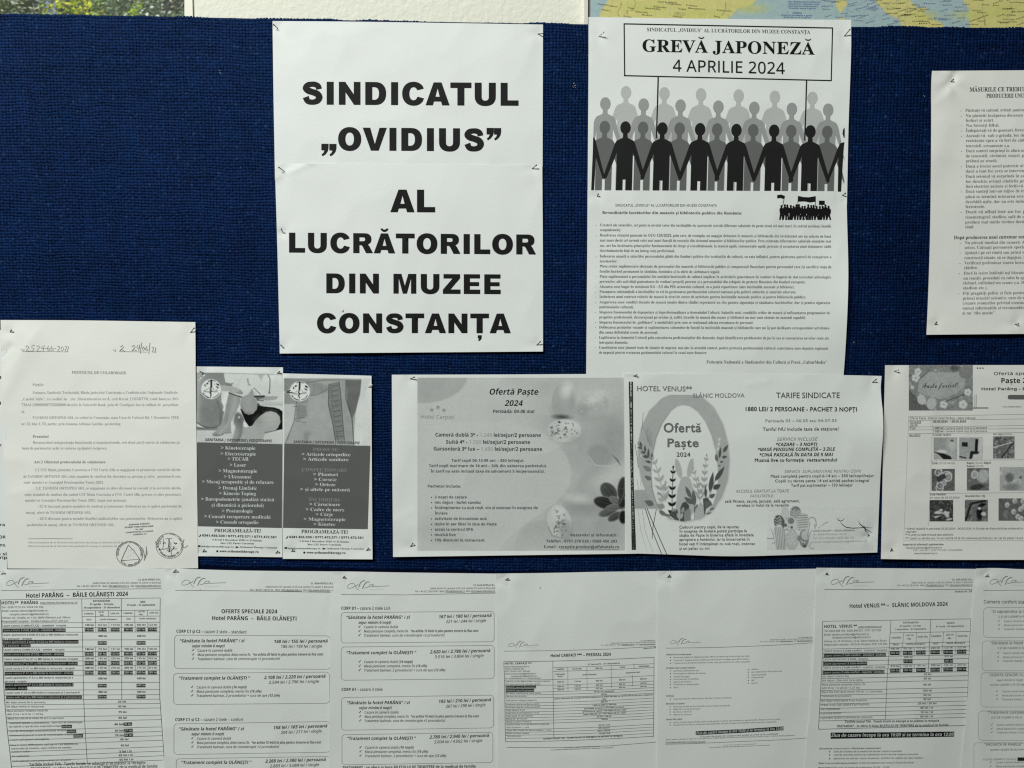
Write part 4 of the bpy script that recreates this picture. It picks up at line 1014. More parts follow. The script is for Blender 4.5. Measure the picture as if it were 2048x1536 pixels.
cv.ell(430, 545, 206, 205, 1.0, 0, 1.2)
cv.line([(372, 380), (400, 368), (435, 363), (480, 368), (520, 382)], 1.2, .2); cv.line([(436, 365), (434, 500)], 3.6, .18); cv.line([(372, 393), (430, 392)], .8, .3)
cv.line([(280, 580), (330, 560), (395, 515), (420, 505)], .7, .35); cv.line([(420, 505), (470, 520), (480, 560), (550, 570), (555, 520)], .7, .4); cv.line([(280, 580), (330, 598), (400, 600), (430, 590), (520, 600), (560, 580)], 1.0, .25)
cv.ell(355, 430, 26, 16, .25, -.7); cv.ell(308, 468, 12, 25, .25, -.3); cv.ell(570, 452, 36, 18, .25, .6); cv.ell(560, 505, 34, 12, .25, .5); cv.ell(498, 440, 10, 8, .3)
cv.line([(432, 520), (410, 560), (440, 590), (408, 620), (432, 650), (422, 690)], 2.2, .22); cv.line([(420, 520), (445, 560), (412, 600), (435, 640)], 1.0, .3)
cv.build(E1, 'photo_print')
k = Ink(E1, 'photo_print', w, 3)
k.ctext(430, 545, 192, 158, 22, 26, 'b', 'ORTHOMED THERAPY', .3)
k.build('round white emblem lettering')
k = Ink(E1, 'text_panel', v, 0)
k.quad([(52, 616), (693, 630), (688, 1259), (52, 1246)], .42)
k.build()
k = Ink(E1, 'printed_text', v, 3)
k.t(112, 607, 616, 617, 21, 'bi', 'SANITARIA | ORTOPEDIE | FIZIOTERAPIE', .2)
for x0, y, x1, s in ((232, 670, 490, '> Kinetoterapie'), (230, 714, 494, '> Electroterapie'), (283, 753, 440, '> TECAR'), (298, 798, 421, '> Laser'), (215, 842, 503, '> Magnetoterapie'), (255, 886, 462, '> Ultrasunet'), (91, 923, 626, '> Masaj terapeutic și de relaxare'),
                     (214, 970, 501, '> Drenaj Limfatic'), (219, 1011, 494, '> Kinesio Taping'), (84, 1053, 630, '> Baropodometrie (analiză statică'), (162, 1098, 552, 'și dinamică a piciorului)'), (240, 1142, 470, '> Posturologie'), (108, 1184, 604, '> Consult recuperare medicală'), (196, 1226, 513, '> Consult ortopedie')):
    k.t(x0, y, x1, y + (x1 - x0) * .01, 25, 's', s, .93)
k.t(181, 1290, 530, 1293, 26, 's', 'PROGRAMEAZĂ-TE!', .25)
k.t(90, 1322, 646, 1336, 17, 'b', '0341.456.509 / 0771.472.571 / 0771.472.561', .2)
k.line([(66, 1318), (72, 1324), (80, 1312), (76, 1308)], 1.8, .2)
k.t(186, 1352, 540, 1359, 12, 's', 'B Dul 1 Decembrie 1918 Nr.12 Balada,', .35); k.t(228, 1378, 480, 1381, 12, 's', 'Bloc L53, Parter Constanța', .35); k.ell(172, 1344, 4, 5, .25, 8); k.line([(172, 1344), (172, 1352)], 1, .25)
k.t(84, 1402, 654, 1412, 12, 's', 'info@orthomedtherapy.ro  |  {#20}o{#35} Orthomed Therapy Constanta', .35); k.rect(57, 1388, 77, 1401, .25)
k.t(220, 1440, 514, 1445, 17, 'sb', 'www.orthomedtherapy.ro', .2); k.ell(204, 1433, 8, 8, .2, 12); k.ell(350, 1403, 7, 7, .2, 12)
k.build()

E2 = Sheet('leaflet', 'right of two tall leaflets, its photo showing a laced back corset', 'leaflet',
           z((697, 100), (1000, 108), (1360, 118)), z((1360, 118), (1362, 800), (1368, 1494)), z((695, 1490), (1000, 1492), (1368, 1494)), z((697, 100), (696, 800), (695, 1490)),
           .0029, 8, .00035, [pin_dent(574, 784), pin_dent(736, 774, n=2, crease=.0012), pin_dent(583, 1103), pin_dent(733, 1101, crease=.001), crease(566, 760, 580, 748, .0006, 4), ramp_y(1070, 1118, .0012), ramp_x(700, 745, .0008)], group='physiotherapy leaflets')
w = View(380, 720, 3.747)
cv = Canvas(w, 706, 137, 1350, 642, .9, .93)
cv.poly([(700, 130), (1285, 140), (1240, 400), (1225, 640), (700, 640)], .76, 1.5)
cv.poly([(700, 130), (900, 145), (880, 320), (790, 330), (780, 450), (720, 640), (700, 640)], .68, 5); cv.poly([(700, 330), (790, 330), (795, 400), (780, 470), (740, 560), (715, 620), (700, 640)], .85, 3)
cv.line([(800, 300), (780, 460), (715, 620)], 1.2, .5, 2); cv.poly([(790, 330), (870, 340), (880, 420), (800, 460)], .66, 5)
cv.poly([(900, 160), (1040, 190), (1035, 240), (900, 270)], .70, 4); cv.line([(800, 190), (900, 165), (1000, 150), (1160, 150)], 1.2, .55, 2); cv.line([(905, 265), (960, 260), (1000, 235), (1040, 210)], 1, .52, 1.5)
cv.line([(930, 180), (930, 250)], .8, .6); cv.line([(985, 175), (990, 240)], .8, .6)
cv.poly([(1040, 180), (1120, 160), (1130, 260), (1140, 400), (1160, 620), (1090, 620), (1070, 480), (1035, 330)], .62, 1.5)
cv.line([(1042, 180), (1036, 330), (1070, 480), (1092, 620)], 1.2, .4); cv.line([(1118, 162), (1130, 260), (1140, 400), (1160, 620)], 1.2, .42)
for i in range(11):
    y = 190 + i * 38; x = 1055 + max(0, i - 3) * 6
    cv.line([(x, y), (x + 20, y + 6), (x + 55, y - 2)], 1.0, .42, 1.2); cv.line([(x + 8, y + 14), (x + 10, y + 26)], .9, .48, 1.2)
cv.poly([(1130, 160), (1172, 155), (1172, 300), (1215, 440), (1228, 640), (1165, 640), (1145, 400)], .73, 2)
cv.poly([(1172, 148), (1285, 150), (1275, 250), (1240, 390), (1215, 440), (1180, 340)], .56, 2); cv.line([(1170, 150), (1168, 280), (1215, 440), (1228, 640)], 1.4, .42, 2)
cv.line([(780, 440), (860, 430)], .8, .5, 1.5); cv.line([(780, 455), (870, 470)], .8, .5, 1.5); cv.poly([(860, 530), (900, 540), (880, 640), (840, 640)], .70, 5)
for a, b in (((770, 350), (820, 345)), ((800, 380), (830, 370))): cv.line([a, b], .8, .55, 1.5)
cv.A = .93 - (.93 - cv.A) * 1.2
cv.noise(2.2, .02, 71); cv.noise(12, .02, 72); cv.poly([(706, 600), (1230, 600), (1230, 645), (706, 645)], .74, 6, .5)
cv.ell(822, 235, 76, 75, 1.0, 0, 1.2)
cv.line([(800, 170), (822, 164), (850, 172)], 1.2, .2); cv.line([(822, 168), (820, 220)], 3.4, .18)
cv.line([(765, 248), (790, 240), (812, 225)], .7, .4); cv.line([(765, 248), (800, 256), (835, 250), (868, 248)], 1, .25); cv.line([(838, 228), (845, 243), (870, 240)], .7, .4)
cv.ell(793, 195, 10, 6, .25, -.7); cv.ell(776, 210, 5, 9, .25, -.3); cv.ell(872, 200, 13, 7, .25, .6); cv.ell(868, 220, 12, 5, .25, .5); cv.line([(820, 228), (812, 242), (824, 254), (814, 266), (820, 284)], 2.0, .22)
cv.build(E2, 'photo_print')
k = Ink(E2, 'photo_print', w, 3)
k.ctext(822, 235, 70, 158, 22, 9.5, 'b', 'ORTHOMED THERAPY', .3)
k.build('round white emblem lettering')
k = Ink(E2, 'text_panel', v, 0)
k.quad([(706, 626), (1352, 644), (1332, 1268), (697, 1258)], .42)
k.build()
k = Ink(E2, 'printed_text', v, 3)
k.t(774, 622, 1273, 632, 20, 'bi', 'SANITARIA | ORTOPEDIE | FIZIOTERAPIE', .33)
for x0, y, x1, s, c in ((922, 682, 1117, 'PRODUSE:', .62), (838, 717, 1202, '> Articole ortopedice', .93), (849, 754, 1188, '> Articole sanitare', .93), (838, 834, 1180, 'CONFECȚIONARE', .62), (924, 868, 1108, '> Plantari', .93), (930, 906, 1098, '> Corsete', .93), (938, 944, 1090, '> Orteze', .93),
                        (826, 980, 1198, '> și altele pe măsură', .93), (892, 1058, 1122, 'ÎNCHIRIERI', .62), (896, 1092, 1126, '> Cărucioare', .93), (868, 1131, 1155, '> Cadre de mers', .93), (943, 1168, 1072, '> Cârje', .93), (853, 1203, 1165, '> Magnetoterapie', .93), (927, 1241, 1090, '> Kinetec', .93)):
    k.t(x0, y, x1, y + (x1 - x0) * .012, 24, 's', s, c)
k.t(834, 1297, 1182, 1302, 26, 's', 'PROGRAMEAZĂ-TE!', .25)
k.t(742, 1334, 1298, 1340, 17, 'b', '0341.456.509 / 0771.472.571 / 0771.472.561', .2)
k.line([(718, 1332), (724, 1337), (732, 1325), (728, 1321)], 1.8, .2)
k.t(838, 1363, 1193, 1368, 12, 's', 'B Dul 1 Decembrie 1918 Nr.12 Balada,', .35); k.t(881, 1388, 1132, 1390, 12, 's', 'Bloc L53, Parter Constanța', .35); k.ell(825, 1356, 4, 5, .25, 8)
k.t(735, 1417, 1302, 1420, 12, 's', 'info@orthomedtherapy.ro  |  {#20}o{#35} Orthomed Therapy Constanta', .35); k.rect(708, 1402, 728, 1415, .25)
k.t(872, 1450, 1165, 1453, 17, 'sb', 'www.orthomedtherapy.ro', .2); k.ell(856, 1443, 8, 8, .2, 12); k.ell(1002, 1414, 7, 7, .2, 12)
k.build()

# ---- Easter offer with eggs and a dark flower
v = View(770, 740, 4.043); z = zf(v)
G1 = Sheet('offer_sheet', 'landscape offer sheet printed grey with speckled eggs and a dark flower', 'paper sheet',
           [(783.6, 749.4), (1000, 749), (1175, 748), (1300, 748)], [(1300, 748), (1300, 1107)], [(786, 1114), (1000, 1111), (1176, 1108.5), (1300, 1107)], z((55, 38), (58, 700), (65, 1512)),
           .0040, 9, .0005, [pin_dent(820, 758, n=2, crease=.001), pin_dent(821, 1094), bump(800, 900, 30, 200, .0012, .2), bump(800, 1060, 50, 25, .0006), ramp_y(1060, 1114, .0015), crease(790, 1040, 830, 1020, .0003, 8)], group='Easter offer sheets')
cv = Canvas(v, 262, 62, 1940, 1460, 1.35, .865)
cv.poly([(1000, 40), (1990, 40), (1990, 1480), (980, 1480), (1130, 1250), (1400, 1060), (1500, 850), (1420, 620), (1200, 400)], .80, 40, .9)
cv.ell(1720, 620, 260, 220, .78, .5, 60, .9); cv.ell(1700, 200, 300, 110, .88, -.3, 40, .7); cv.ell(1860, 560, 110, 150, .70, 0, 28, .7); cv.ell(1850, 860, 150, 60, .92, -.5, 25, .8)
cv.ell(1650, 1200, 260, 200, .76, 0, 50, .8); cv.ell(1640, 1110, 150, 60, .66, 0, 18, .6); cv.ell(1570, 1040, 90, 35, .93, .1, 12, .8)
cv.poly([(250, 50), (668, 50), (668, 66), (655, 110), (610, 165), (540, 215), (450, 252), (350, 268), (250, 268)], .76, 1.2)
cv.noise(14, .012, 80)
cv.poly([(262, 270), (350, 272), (460, 256), (600, 190), (672, 64), (700, 62), (1250, 62), (1290, 300), (1200, 440), (1000, 430), (800, 415), (262, 440)], .855, 20, .5)
blob = [(262, 470), (500, 430), (800, 415), (1000, 425), (1180, 470), (1310, 535), (1420, 630), (1480, 720), (1508, 830), (1490, 930), (1440, 1010), (1370, 1080), (1270, 1150), (1130, 1245), (1000, 1350), (910, 1457), (262, 1457)]
cv.poly(blob, .875, 1.6, .9)
cv.poly([(262, 1200), (340, 1160), (420, 1180), (600, 1330), (700, 1457), (262, 1457)], .82, 30, .7)
# eggs
cv.ell(1440, 250, 92, 140, .76, .05, 2); cv.ell(1470, 160, 45, 60, .95, .2, 14, .9); cv.ell(1390, 320, 50, 70, .72, 0, 14, .7); cv.ell(1430, 380, 60, 16, .32, .05, 6, .9); cv.ell(1520, 290, 30, 90, .72, 0, 10, .7)
cv.ell(1680, 292, 135, 100, .80, -.35, 2); cv.ell(1700, 225, 80, 40, .95, -.4, 12, .8); cv.ell(1600, 330, 50, 50, .70, 0, 14, .8); cv.ell(1670, 395, 90, 16, .74, -.1, 8, .6)
for i in range(26): cv.ell(r8.uniform(1570, 1790), r8.uniform(215, 370), 7, 6, r8.choice([.92, .74]), 0, 1.2, .5)
cv.ell(1450, 490, 136, 92, .89, .05, 1.5); cv.ell(1500, 450, 70, 36, .96, .1, 12, .8); cv.ell(1540, 560, 50, 26, .74, -.4, 10, .6); cv.ell(1350, 520, 30, 50, .78, 0, 10, .6)
for i in range(46):
    a = r8.uniform(0, 6.28); d = r8.random() ** .6; cv.ell(1445 + 118 * d * math.cos(a), 490 + 76 * d * math.sin(a), r8.uniform(3, 9), r8.uniform(3, 11), r8.choice([.3, .45, .6]), r8.uniform(-1, 1), 1, .8)
cv.ell(1735, 690, 100, 82, .70, .5, 8, .9); cv.line([(1650, 700), (1700, 770), (1820, 780), (1900, 750)], 1.5, .9, 2, .9)
for i in range(6): cv.line([(1830 + i * 10, 680 + i * 12), (1890 + i * 3, 730 + i * 8)], .9, .42, 1.2, .7)
cv.ell(1410, 1225, 95, 132, .88, -.25, 1.6); cv.ell(1460, 1300, 50, 70, .66, -.2, 14, .7); cv.ell(1400, 1150, 40, 50, .95, 0, 12, .8); cv.ell(1470, 1290, 40, 60, .74, 0, 12, .7)
for i in range(44):
    a = r8.uniform(0, 6.28); d = r8.random() ** .6; cv.ell(1410 + 80 * d * math.cos(a), 1235 + 112 * d * math.sin(a), r8.uniform(3, 9), r8.uniform(3, 10), r8.choice([.32, .45, .6]), r8.uniform(-1, 1), 1, .8)
cv.line([(1320, 1270), (1350, 1340), (1440, 1360)], 1.5, .55, 3, .7)
for cx, cy, rx, ry, ro, c in ((1810, 985, 80, 55, .9, .50), (1920, 960, 36, 90, .1, .38), (1780, 1075, 90, 46, .25, .34), (1870, 1060, 60, 26, .5, .7), (1800, 1150, 70, 28, -.3, .6), (1860, 1185, 60, 26, -.5, .5), (1925, 1190, 30, 50, 0, .24), (1850, 1110, 60, 20, -.1, .66)):
    c *= .72; cv.ell(cx, cy, rx + 6, ry + 6, .58, ro, 1.5); cv.ell(cx, cy, rx, ry, c, ro, 2); cv.ell(cx + 8, cy + 8, rx * .6, ry * .5, c * .75, ro, 6, .7); cv.line([(cx - rx * .7 * math.cos(ro), cy - rx * .7 * math.sin(ro)), (cx + rx * .7 * math.cos(ro), cy + rx * .7 * math.sin(ro))], .7, c + .2, 1.5, .7)
cv.ell(1920, 1075, 30, 45, .2, 0, 5); cv.line([(1940, 880), (1930, 1010), (1900, 1080)], 1.5, .7, 2, .6)
cv.noise(2.4, .016, 81)
for cx, cy in ((378, 324), (428, 302), (476, 326)):
    pts = []
    for i in range(10):
        a = -math.pi / 2 + i * math.pi / 5; rr = 22 if i % 2 == 0 else 9
        pts.append((cx + rr * math.cos(a), cy + rr * math.sin(a)))
    cv.poly(pts, .64, 1)
cv.build(G1, 'background_print')
k = Ink(G1, 'printed_text', v, 2)
k.t(292, 392, 560, 398, 32, 'r', 'Hotel Carpați', .66)
k.t(846, 199, 1240, 200, 48, 'bi', 'Ofertă Paște', .15, 4); k.t(967, 290, 1114, 291, 46, 'bi', '2024', .15, 4); k.t(872, 347, 1210, 348, 27, 'bi', 'Perioada: 04-06 mai', .18)
c = .18
k.t(407, 538, 1260, 542, 30, 'b', 'Cameră dublă 3* - {r}{#70}1.249{b}{#18} lei/sejur/2 persoane', c)
k.t(494, 596, 1172, 598, 30, 'b', 'Suită 4* - {r}{#70}1.390{b}{#18} lei/sejur/2 persoane', c)
k.t(394, 651, 1270, 655, 30, 'b', 'Garsonieră 3* lux – {r}{#70}1.480{b}{#18} lei/sejur/2 persoane', c)
for x0, y, x1, s in ((538, 742, 1128, 'Tarif copil 06-13.99 ani – 350 lei/sejur.'), (355, 785, 1308, 'Tarif copil mai mare de 14 ani – 30% din valoarea pachetului.'), (370, 829, 1290, 'În tarif nu este inclusă taxa de salvamont 5 lei/persoană/zi.'), (346, 950, 612, 'Pachetul include:'),
                     (402, 1038, 661, '2 nopți de cazare'), (402, 1081, 774, 'mic dejun - bufet suedez'), (402, 1124, 1236, 'Întâmpinarea cu ouă roșii, vin și cozonac în noaptea de'), (402, 1168, 505, 'Înviere'), (402, 1212, 820, 'activitate de încondeiat ouă'), (402, 1256, 903, 'ieșire în aer liber în ziua de Paște'),
                     (402, 1299, 713, 'acces la centrul SPA'), (402, 1342, 571, 'muzică live'), (402, 1386, 805, '10% discount la restaurant'), (1500, 1345, 1887, 'Rezervări și informații :'), (1303, 1394, 1877, 'Telefon : 0751 270 635 / 0268 456 283'), (1285, 1440, 1893, 'E-mail : receptie.predeal@alfahotels.ro')):
    k.t(x0, y, x1, y + 1, 22, 'b', s, .28)
    if x0 == 402 and s != 'Înviere': k.ell(376, y - 8, 5, 5, .2, 8)
k.line([(1412, 1447), (1893, 1449)], .8, .25)
k.build()

# ---- Venus offer
v = View(1240, 740, 3.793); z = zf(v)
G2 = Sheet('offer_sheet', 'landscape offer sheet with a rabbit inside a large egg, right edge bowing outward', 'paper sheet',
           [(1248, 748), (1500, 748), (1688, 750), (1763.3, 751.9)], [(1763.3, 751.9), (1760.7, 779), (1768, 845), (1762, 925), (1758, 1015), (1754.6, 1105)], [(1252, 1106.5), (1345, 1109), (1464, 1113.5), (1609, 1109), (1754.6, 1105)], [(1248, 748), (1249, 924), (1252, 1106.5)],
           .0052, 10, .0006, [pin_dent(1267, 753), pin_dent(1743, 766, n=2, crease=.0014), pin_dent(1735, 1073, .001, 9, crease=.001), crease(1490, 770, 1540, 762, .0004, 5), ramp_x(1640, 1768, .006, 790, 930), bump(1460, 1110, 110, 40, .002), bump(1560, 850, 90, 90, .0008)], group='Easter offer sheets')
w = View(1250, 800, 5.909)
cv = Canvas(w, 20, -62, 1260, 1500, 1.0, 1.0)
cv.poly([(112, 1062), (360, 1055), (420, 1285), (112, 1285)], .74, 1)
cv.poly([(700, -90), (900, -50), (1050, 80), (1160, 280), (1220, 500), (1240, 720), (1220, 950), (1150, 1150), (1040, 1310), (900, 1410), (700, 1445), (520, 1410), (380, 1290), (260, 1130), (190, 950), (150, 740), (150, 520), (190, 320), (280, 130), (430, -20), (560, -80)], .77, 4)
cv.noise(8, .012, 90)
m_ = cv.A > .965; cv.A[m_] = 1.0
egg = [(690, 58), (770, 75), (860, 140), (950, 260), (1020, 420), (1070, 600), (1095, 800), (1098, 950), (1080, 1100), (1040, 1230), (960, 1330), (850, 1400), (700, 1440), (560, 1405), (450, 1320), (370, 1200), (325, 1050), (310, 850), (325, 660), (370, 450), (440, 280), (540, 130), (620, 70)]
cv.poly([(x - 6, y) for x, y in egg], .52, 1.6); cv.poly(egg, .985, 1.2)
def leaf(x, y, L, wd, a, c, vein=None):
    ca, sa = math.cos(a), math.sin(a); pts = []
    for t in np.linspace(0, 1, 8): pts.append((x + L * t * ca - wd * math.sin(math.pi * t ** .8) * sa * .5, y + L * t * sa + wd * math.sin(math.pi * t ** .8) * ca * .5))
    for t in np.linspace(1, 0, 8): pts.append((x + L * t * ca + wd * math.sin(math.pi * t ** .8) * sa * .5, y + L * t * sa - wd * math.sin(math.pi * t ** .8) * ca * .5))
    cv.poly(pts, c, 1)
    if vein: cv.line([(x, y), (x + L * .9 * ca, y + L * .9 * sa)], .7, vein, 1)
def sprig(pts, c, n, L, wd, sp=.7, w_=1.0, sh=1.0):
    cv.line(pts, w_, c); P0 = np.array(pts, float); d = np.r_[0, np.cumsum(np.hypot(*np.diff(P0, axis=0).T))]
    for i in range(n):
        t = d[-1] * (i + .3) / n; x = np.interp(t, d, P0[:, 0]); y = np.interp(t, d, P0[:, 1]); e = np.interp(min(t + 5, d[-1]), d, P0[:, 0]); f = np.interp(min(t + 5, d[-1]), d, P0[:, 1])
        a = math.atan2(f - y, e - x) if t + 5 < d[-1] else -math.pi / 2
        k_ = 1 - sh * .5 * i / n
        leaf(x, y, L * k_, wd * k_, a - sp, c); leaf(x, y, L * k_, wd * k_, a + sp, c)
    leaf(P0[-1, 0], P0[-1, 1] + 10, L * .5, wd * .6, -math.pi / 2, c)
# grey rabbit outline
cv.poly([(600, 1240), (620, 1050), (640, 990), (660, 930), (690, 905), (740, 905), (780, 945), (795, 1010), (830, 1100), (850, 1300), (700, 1430), (600, 1380)], .80, 1.2)
cv.ell(632, 810, 34, 118, .80, -.25); cv.ell(772, 805, 34, 115, .80, .2)
for a in ((385, 700), (445, 830), (480, 980)): pass
sprig([(480, 1200), (440, 1060), (400, 900), (360, 760), (330, 690)], .76, 5, 120, 44, .7, 1.6)
sprig([(440, 1230), (470, 1100), (480, 990)], .74, 2, 110, 36, .5)
sprig([(930, 1150), (935, 960), (945, 800), (965, 660)], .72, 6, 80, 34, .6, 1.0)
sprig([(870, 1150), (850, 1010), (830, 880), (805, 820)], .74, 4, 90, 30, .6)
sprig([(880, 1200), (885, 1080), (870, 960)], .70, 3, 80, 26, .6)
sprig([(565, 1380), (555, 1200), (560, 1000), (570, 800)], .14, 6, 78, 36, .75, 1.3, .9)
for pts in ([(150, 500), (230, 640), (320, 700)],): cv.line(pts, 1.2, .4)
for x, y, L, wd, a, c in ((200, 560, 80, 26, -1.9, .4), (240, 620, 90, 28, -1.65, .4), (275, 680, 110, 30, -1.55, .4), (205, 570, 60, 26, 3.3, .4), (245, 625, 65, 28, 3.3, .4), (280, 680, 80, 36, 3.4, .4), (310, 740, 75, 32, 3.4, .42), (310, 680, 60, 26, -1.3, .45),
                          (310, 840, 120, 60, 3.7, .58), (310, 945, 95, 50, 3.7, .5), (340, 1240, 120, 70, 3.55, .48), (470, 1270, 110, 70, 3.5, .66), (450, 1200, 90, 60, 3.9, .78), (440, 1150, 90, 40, 4.0, .7),
                          (1090, 730, 100, 40, -1.75, .5), (1115, 690, 140, 32, -1.45, .4), (1160, 620, 110, 40, -1.0, .4), (1145, 680, 65, 36, -.2, .4), (1120, 735, 45, 24, -.2, .4), (1100, 780, 34, 20, -.1, .45),
                          (1000, 1090, 250, 54, -1.4, .38), (1060, 960, 215, 56, -.98, .38), (1040, 1050, 105, 64, -.5, .36), (1000, 1155, 80, 50, -.6, .42), (955, 1160, 150, 32, -1.6, .38),
                          (780, 1160, 160, 48, -2.0, .45), (810, 1230, 140, 60, -2.5, .45), (820, 1250, 190, 60, -1.65, .45), (820, 1330, 110, 44, -1.2, .5),
                          (1000, 1300, 70, 26, -.4, .5), (960, 1350, 70, 24, -.3, .52), (400, 1310, 120, 50, .55, .52), (480, 1350, 60, 30, .5, .5)):
    leaf(x, y, L, wd, a, c)
cv.line([(985, 1160), (1060, 960), (1110, 900)], 1.1, .38); cv.line([(820, 1410), (822, 1300), (810, 1100)], 1.0, .5)
cv.poly([(520, 1360), (540, 1300), (580, 1280), (620, 1300), (640, 1380), (640, 1425), (590, 1415)], .38, 1.2); cv.poly([(655, 1270), (680, 1215), (720, 1200), (760, 1250), (755, 1290), (700, 1320), (700, 1435), (650, 1430)], .36, 1.2)
cv.poly([(700, 1320), (740, 1285), (775, 1290), (780, 1420), (700, 1438)], .62, 1.2); cv.poly([(870, 1240), (890, 1200), (925, 1240), (935, 1350), (890, 1390), (820, 1420), (830, 1300)], .80, 1.5)
cv.poly([(920, 1165), (970, 1150), (1020, 1210), (1030, 1240), (960, 1290), (945, 1350), (935, 1350)], .38, 1.2); cv.poly([(940, 1200), (1000, 1200), (1025, 1240), (950, 1290)], .46, 1.2)
cv.ell(632, 1370, 18, 34, .78, -.3); cv.ell(668, 1370, 18, 34, .78, .3); cv.line([(650, 1430), (650, 1340), (680, 1280)], 1, .74); cv.ell(685, 1300, 16, 34, .72, .2)
cv.line([(300, 540), (250, 400), (270, 340)], .8, .58, 1); cv.line([(320, 560), (290, 430), (330, 380)], .8, .58, 1)
for i in range(7): cv.line([(300 - i * 7, 540 - i * 26), (330 - i * 6, 480 - i * 26)], .6, .58, 1, .8); cv.line([(300 - i * 7, 540 - i * 26), (262 - i * 6, 470 - i * 24)], .6, .6, 1, .8)
for x, y in ((1115, 465), (1110, 520), (1095, 580)): cv.ell(x, y, 10, 26, .95, .5)
for x, y in ((1080, 500), (1075, 550), (1090, 450)): cv.line([(x, y), (x + 20, y + 40)], .8, .88)
cv.ell(190, 660, 10, 10, .95); cv.ell(400, 1140, 30, 20, .93, .3); cv.ell(410, 1215, 30, 16, .9, -.2); cv.poly([(540, 1290), (600, 1270), (610, 1310), (560, 1320)], .95, 1.5, .5)
m_ = cv.A > .975; cv.A[m_] = 1.0
cv.build(G2, 'illustration')
k = Ink(G2, 'border_print', v, 2)
k.poly([(66, 88), (98, 88), (102, 800), (121, 1364), (89, 1364), (80, 800)], .2); k.poly([(76, 90), (88, 90), (94, 800), (109, 1360), (100, 1360), (86, 800)], .78)
k.poly([(86, 1240), (118, 1240), (121, 1364), (89, 1364)], .26)
w = View(1250, 800, 5.909)
k2 = Ink(G2, 'grass_print', w, 2)
for pts, ww, c in (([(240, 1285), (320, 1540), (420, 1790), (440, 1840)], 1.3, .2), ([(262, 1285), (350, 1500), (500, 1840)], 1.4, .2), ([(370, 1290), (330, 1500), (320, 1640)], 1.0, .25), ([(200, 1290), (240, 1560), (330, 1800)], .7, .7), ([(150, 1290), (190, 1560), (260, 1790)], .7, .8), ([(215, 150), (205, 300), (198, 360)], .8, .5), ([(118, 520), (140, 660), (160, 800)], .9, .5), ([(140, 940), (160, 1050)], .7, .7), ([(175, 940), (195, 1055)], .7, .75)):
    k2.line(pts, ww, c)
k2.build(); k.build()
k = Ink(G2, 'printed_text', v, 3)
k.t(130, 159, 547, 162, 38, 'g', 'HOTEL VENUS**', .52, 3); k.t(553, 210, 945, 208, 32, 'g', 'SLĂNIC MOLDOVA', .55, 3); k.t(1185, 213, 1667, 212, 42, 'g', 'TARIFE SINDICATE', .38, 3)
k.t(953, 311, 1797, 314, 32, 'gb', '1880 LEI/ 2 PERSOANE - PACHET 3 NOPȚI', .2, 3)
k.t(331, 472, 616, 470, 70, 'gb', 'Ofertă', .48, 4); k.t(360, 583, 597, 583, 64, 'gb', 'Paște', .48, 4); k.t(429, 657, 533, 657, 32, 'g', '2024', .32, 3)
for x0, y, x1, c, st, s, cp in ((1103, 396, 1643, .66, 'gb', 'Perioada 03 – 06.05 sau 04-07.05', 22), (1082, 461, 1658, .32, 'g', 'Tariful NU include taxa de stațiune!', 25), (1190, 536, 1500, .62, 'i', 'SERVICII INCLUSE', 24), (1183, 577, 1496, .14, 'bi', '*CAZARE – 3 NOPȚI', 25), (1046, 615, 1632, .14, 'bi', '*MASĂ PENSIUNE COMPLETĂ – 3 ZILE', 25),
                                (1058, 656, 1616, .14, 'bi', '*CINĂ PASCALĂ ÎN DATA DE 5 MAI', 25), (1022, 696, 1645, .2, 'gb', 'Muzică live cu formația  restaurantului', 25), (1247, 780, 1828, .66, 'i', 'SERVICII  SUPLIMENTARE PENTRU COPII', 21), (1143, 816, 1926, .33, 'g', 'Masă completă pentru copil 6-14 ani – 350 lei/copil/sejur', 22), (1176, 852, 1889, .35, 'g', 'Copiii cu vârsta peste 14 ani achită pachet integral', 22),
                                (1296, 885, 1765, .35, 'g', 'Tarif pat suplimentar – 150 lei/sejur', 22), (877, 930, 1283, .62, 'i', 'ACCESUL GRATUIT LA TOATE', 22), (988, 965, 1166, .62, 'i', 'FACILITĂȚILE:', 20), (796, 1006, 1362, .35, 'g', 'sală fitness, saună, jacuzzi, sală agrement,', 22), (881, 1037, 1280, .36, 'g', 'wireless în holul de la recepție', 22),
                                (450, 1202, 900, .3, 'g', 'Cadouri pentru copii, de la iepuraș', 22), (450, 1233, 962, .33, 'g', 'În noaptea de Înviere puteți participa la', 22), (450, 1264, 1014, .33, 'g', 'slujba de Paște în biserica aflată în imediata', 22), (450, 1296, 982, .33, 'g', 'apropiere a hotelului, iar la întoarcerea în', 22), (450, 1330, 1025, .33, 'g', 'hotel veți fi întâmpinați cu ouă roșii, cozonac', 22), (450, 1364, 678, .33, 'g', 'și un pahar cu vin', 22)):
    k.t(x0, y, x1, y - (x1 - x0) * .006, cp, st, s, c)
k.build()
w = View(1500, 1000, 7.314)
cv = Canvas(w, 245, 90, 1800, 730, 1.0, .965)
cv.poly([(200, 40), (1850, 40), (1850, 260), (200, 330)], .992, 70, 1.0); cv.poly([(245, 600), (1800, 600), (1800, 740), (245, 740)], .93, 50, .8)
for cx, cy, rx, ry, ro, c in ((515, 210, 50, 90, 0, .9), (430, 330, 75, 110, -.25, .42), (665, 190, 75, 100, .1, .60), (760, 330, 100, 130, .2, .88), (440, 560, 90, 200, -.12, .90), (600, 350, 90, 110, 0, .90), (610, 580, 95, 150, 0, .82), (790, 560, 70, 130, 0, .62)):
    cv.ell(cx, cy, rx + 4, ry + 4, .72, ro, 1.5); cv.ell(cx, cy, rx, ry, c, ro, 1.2)
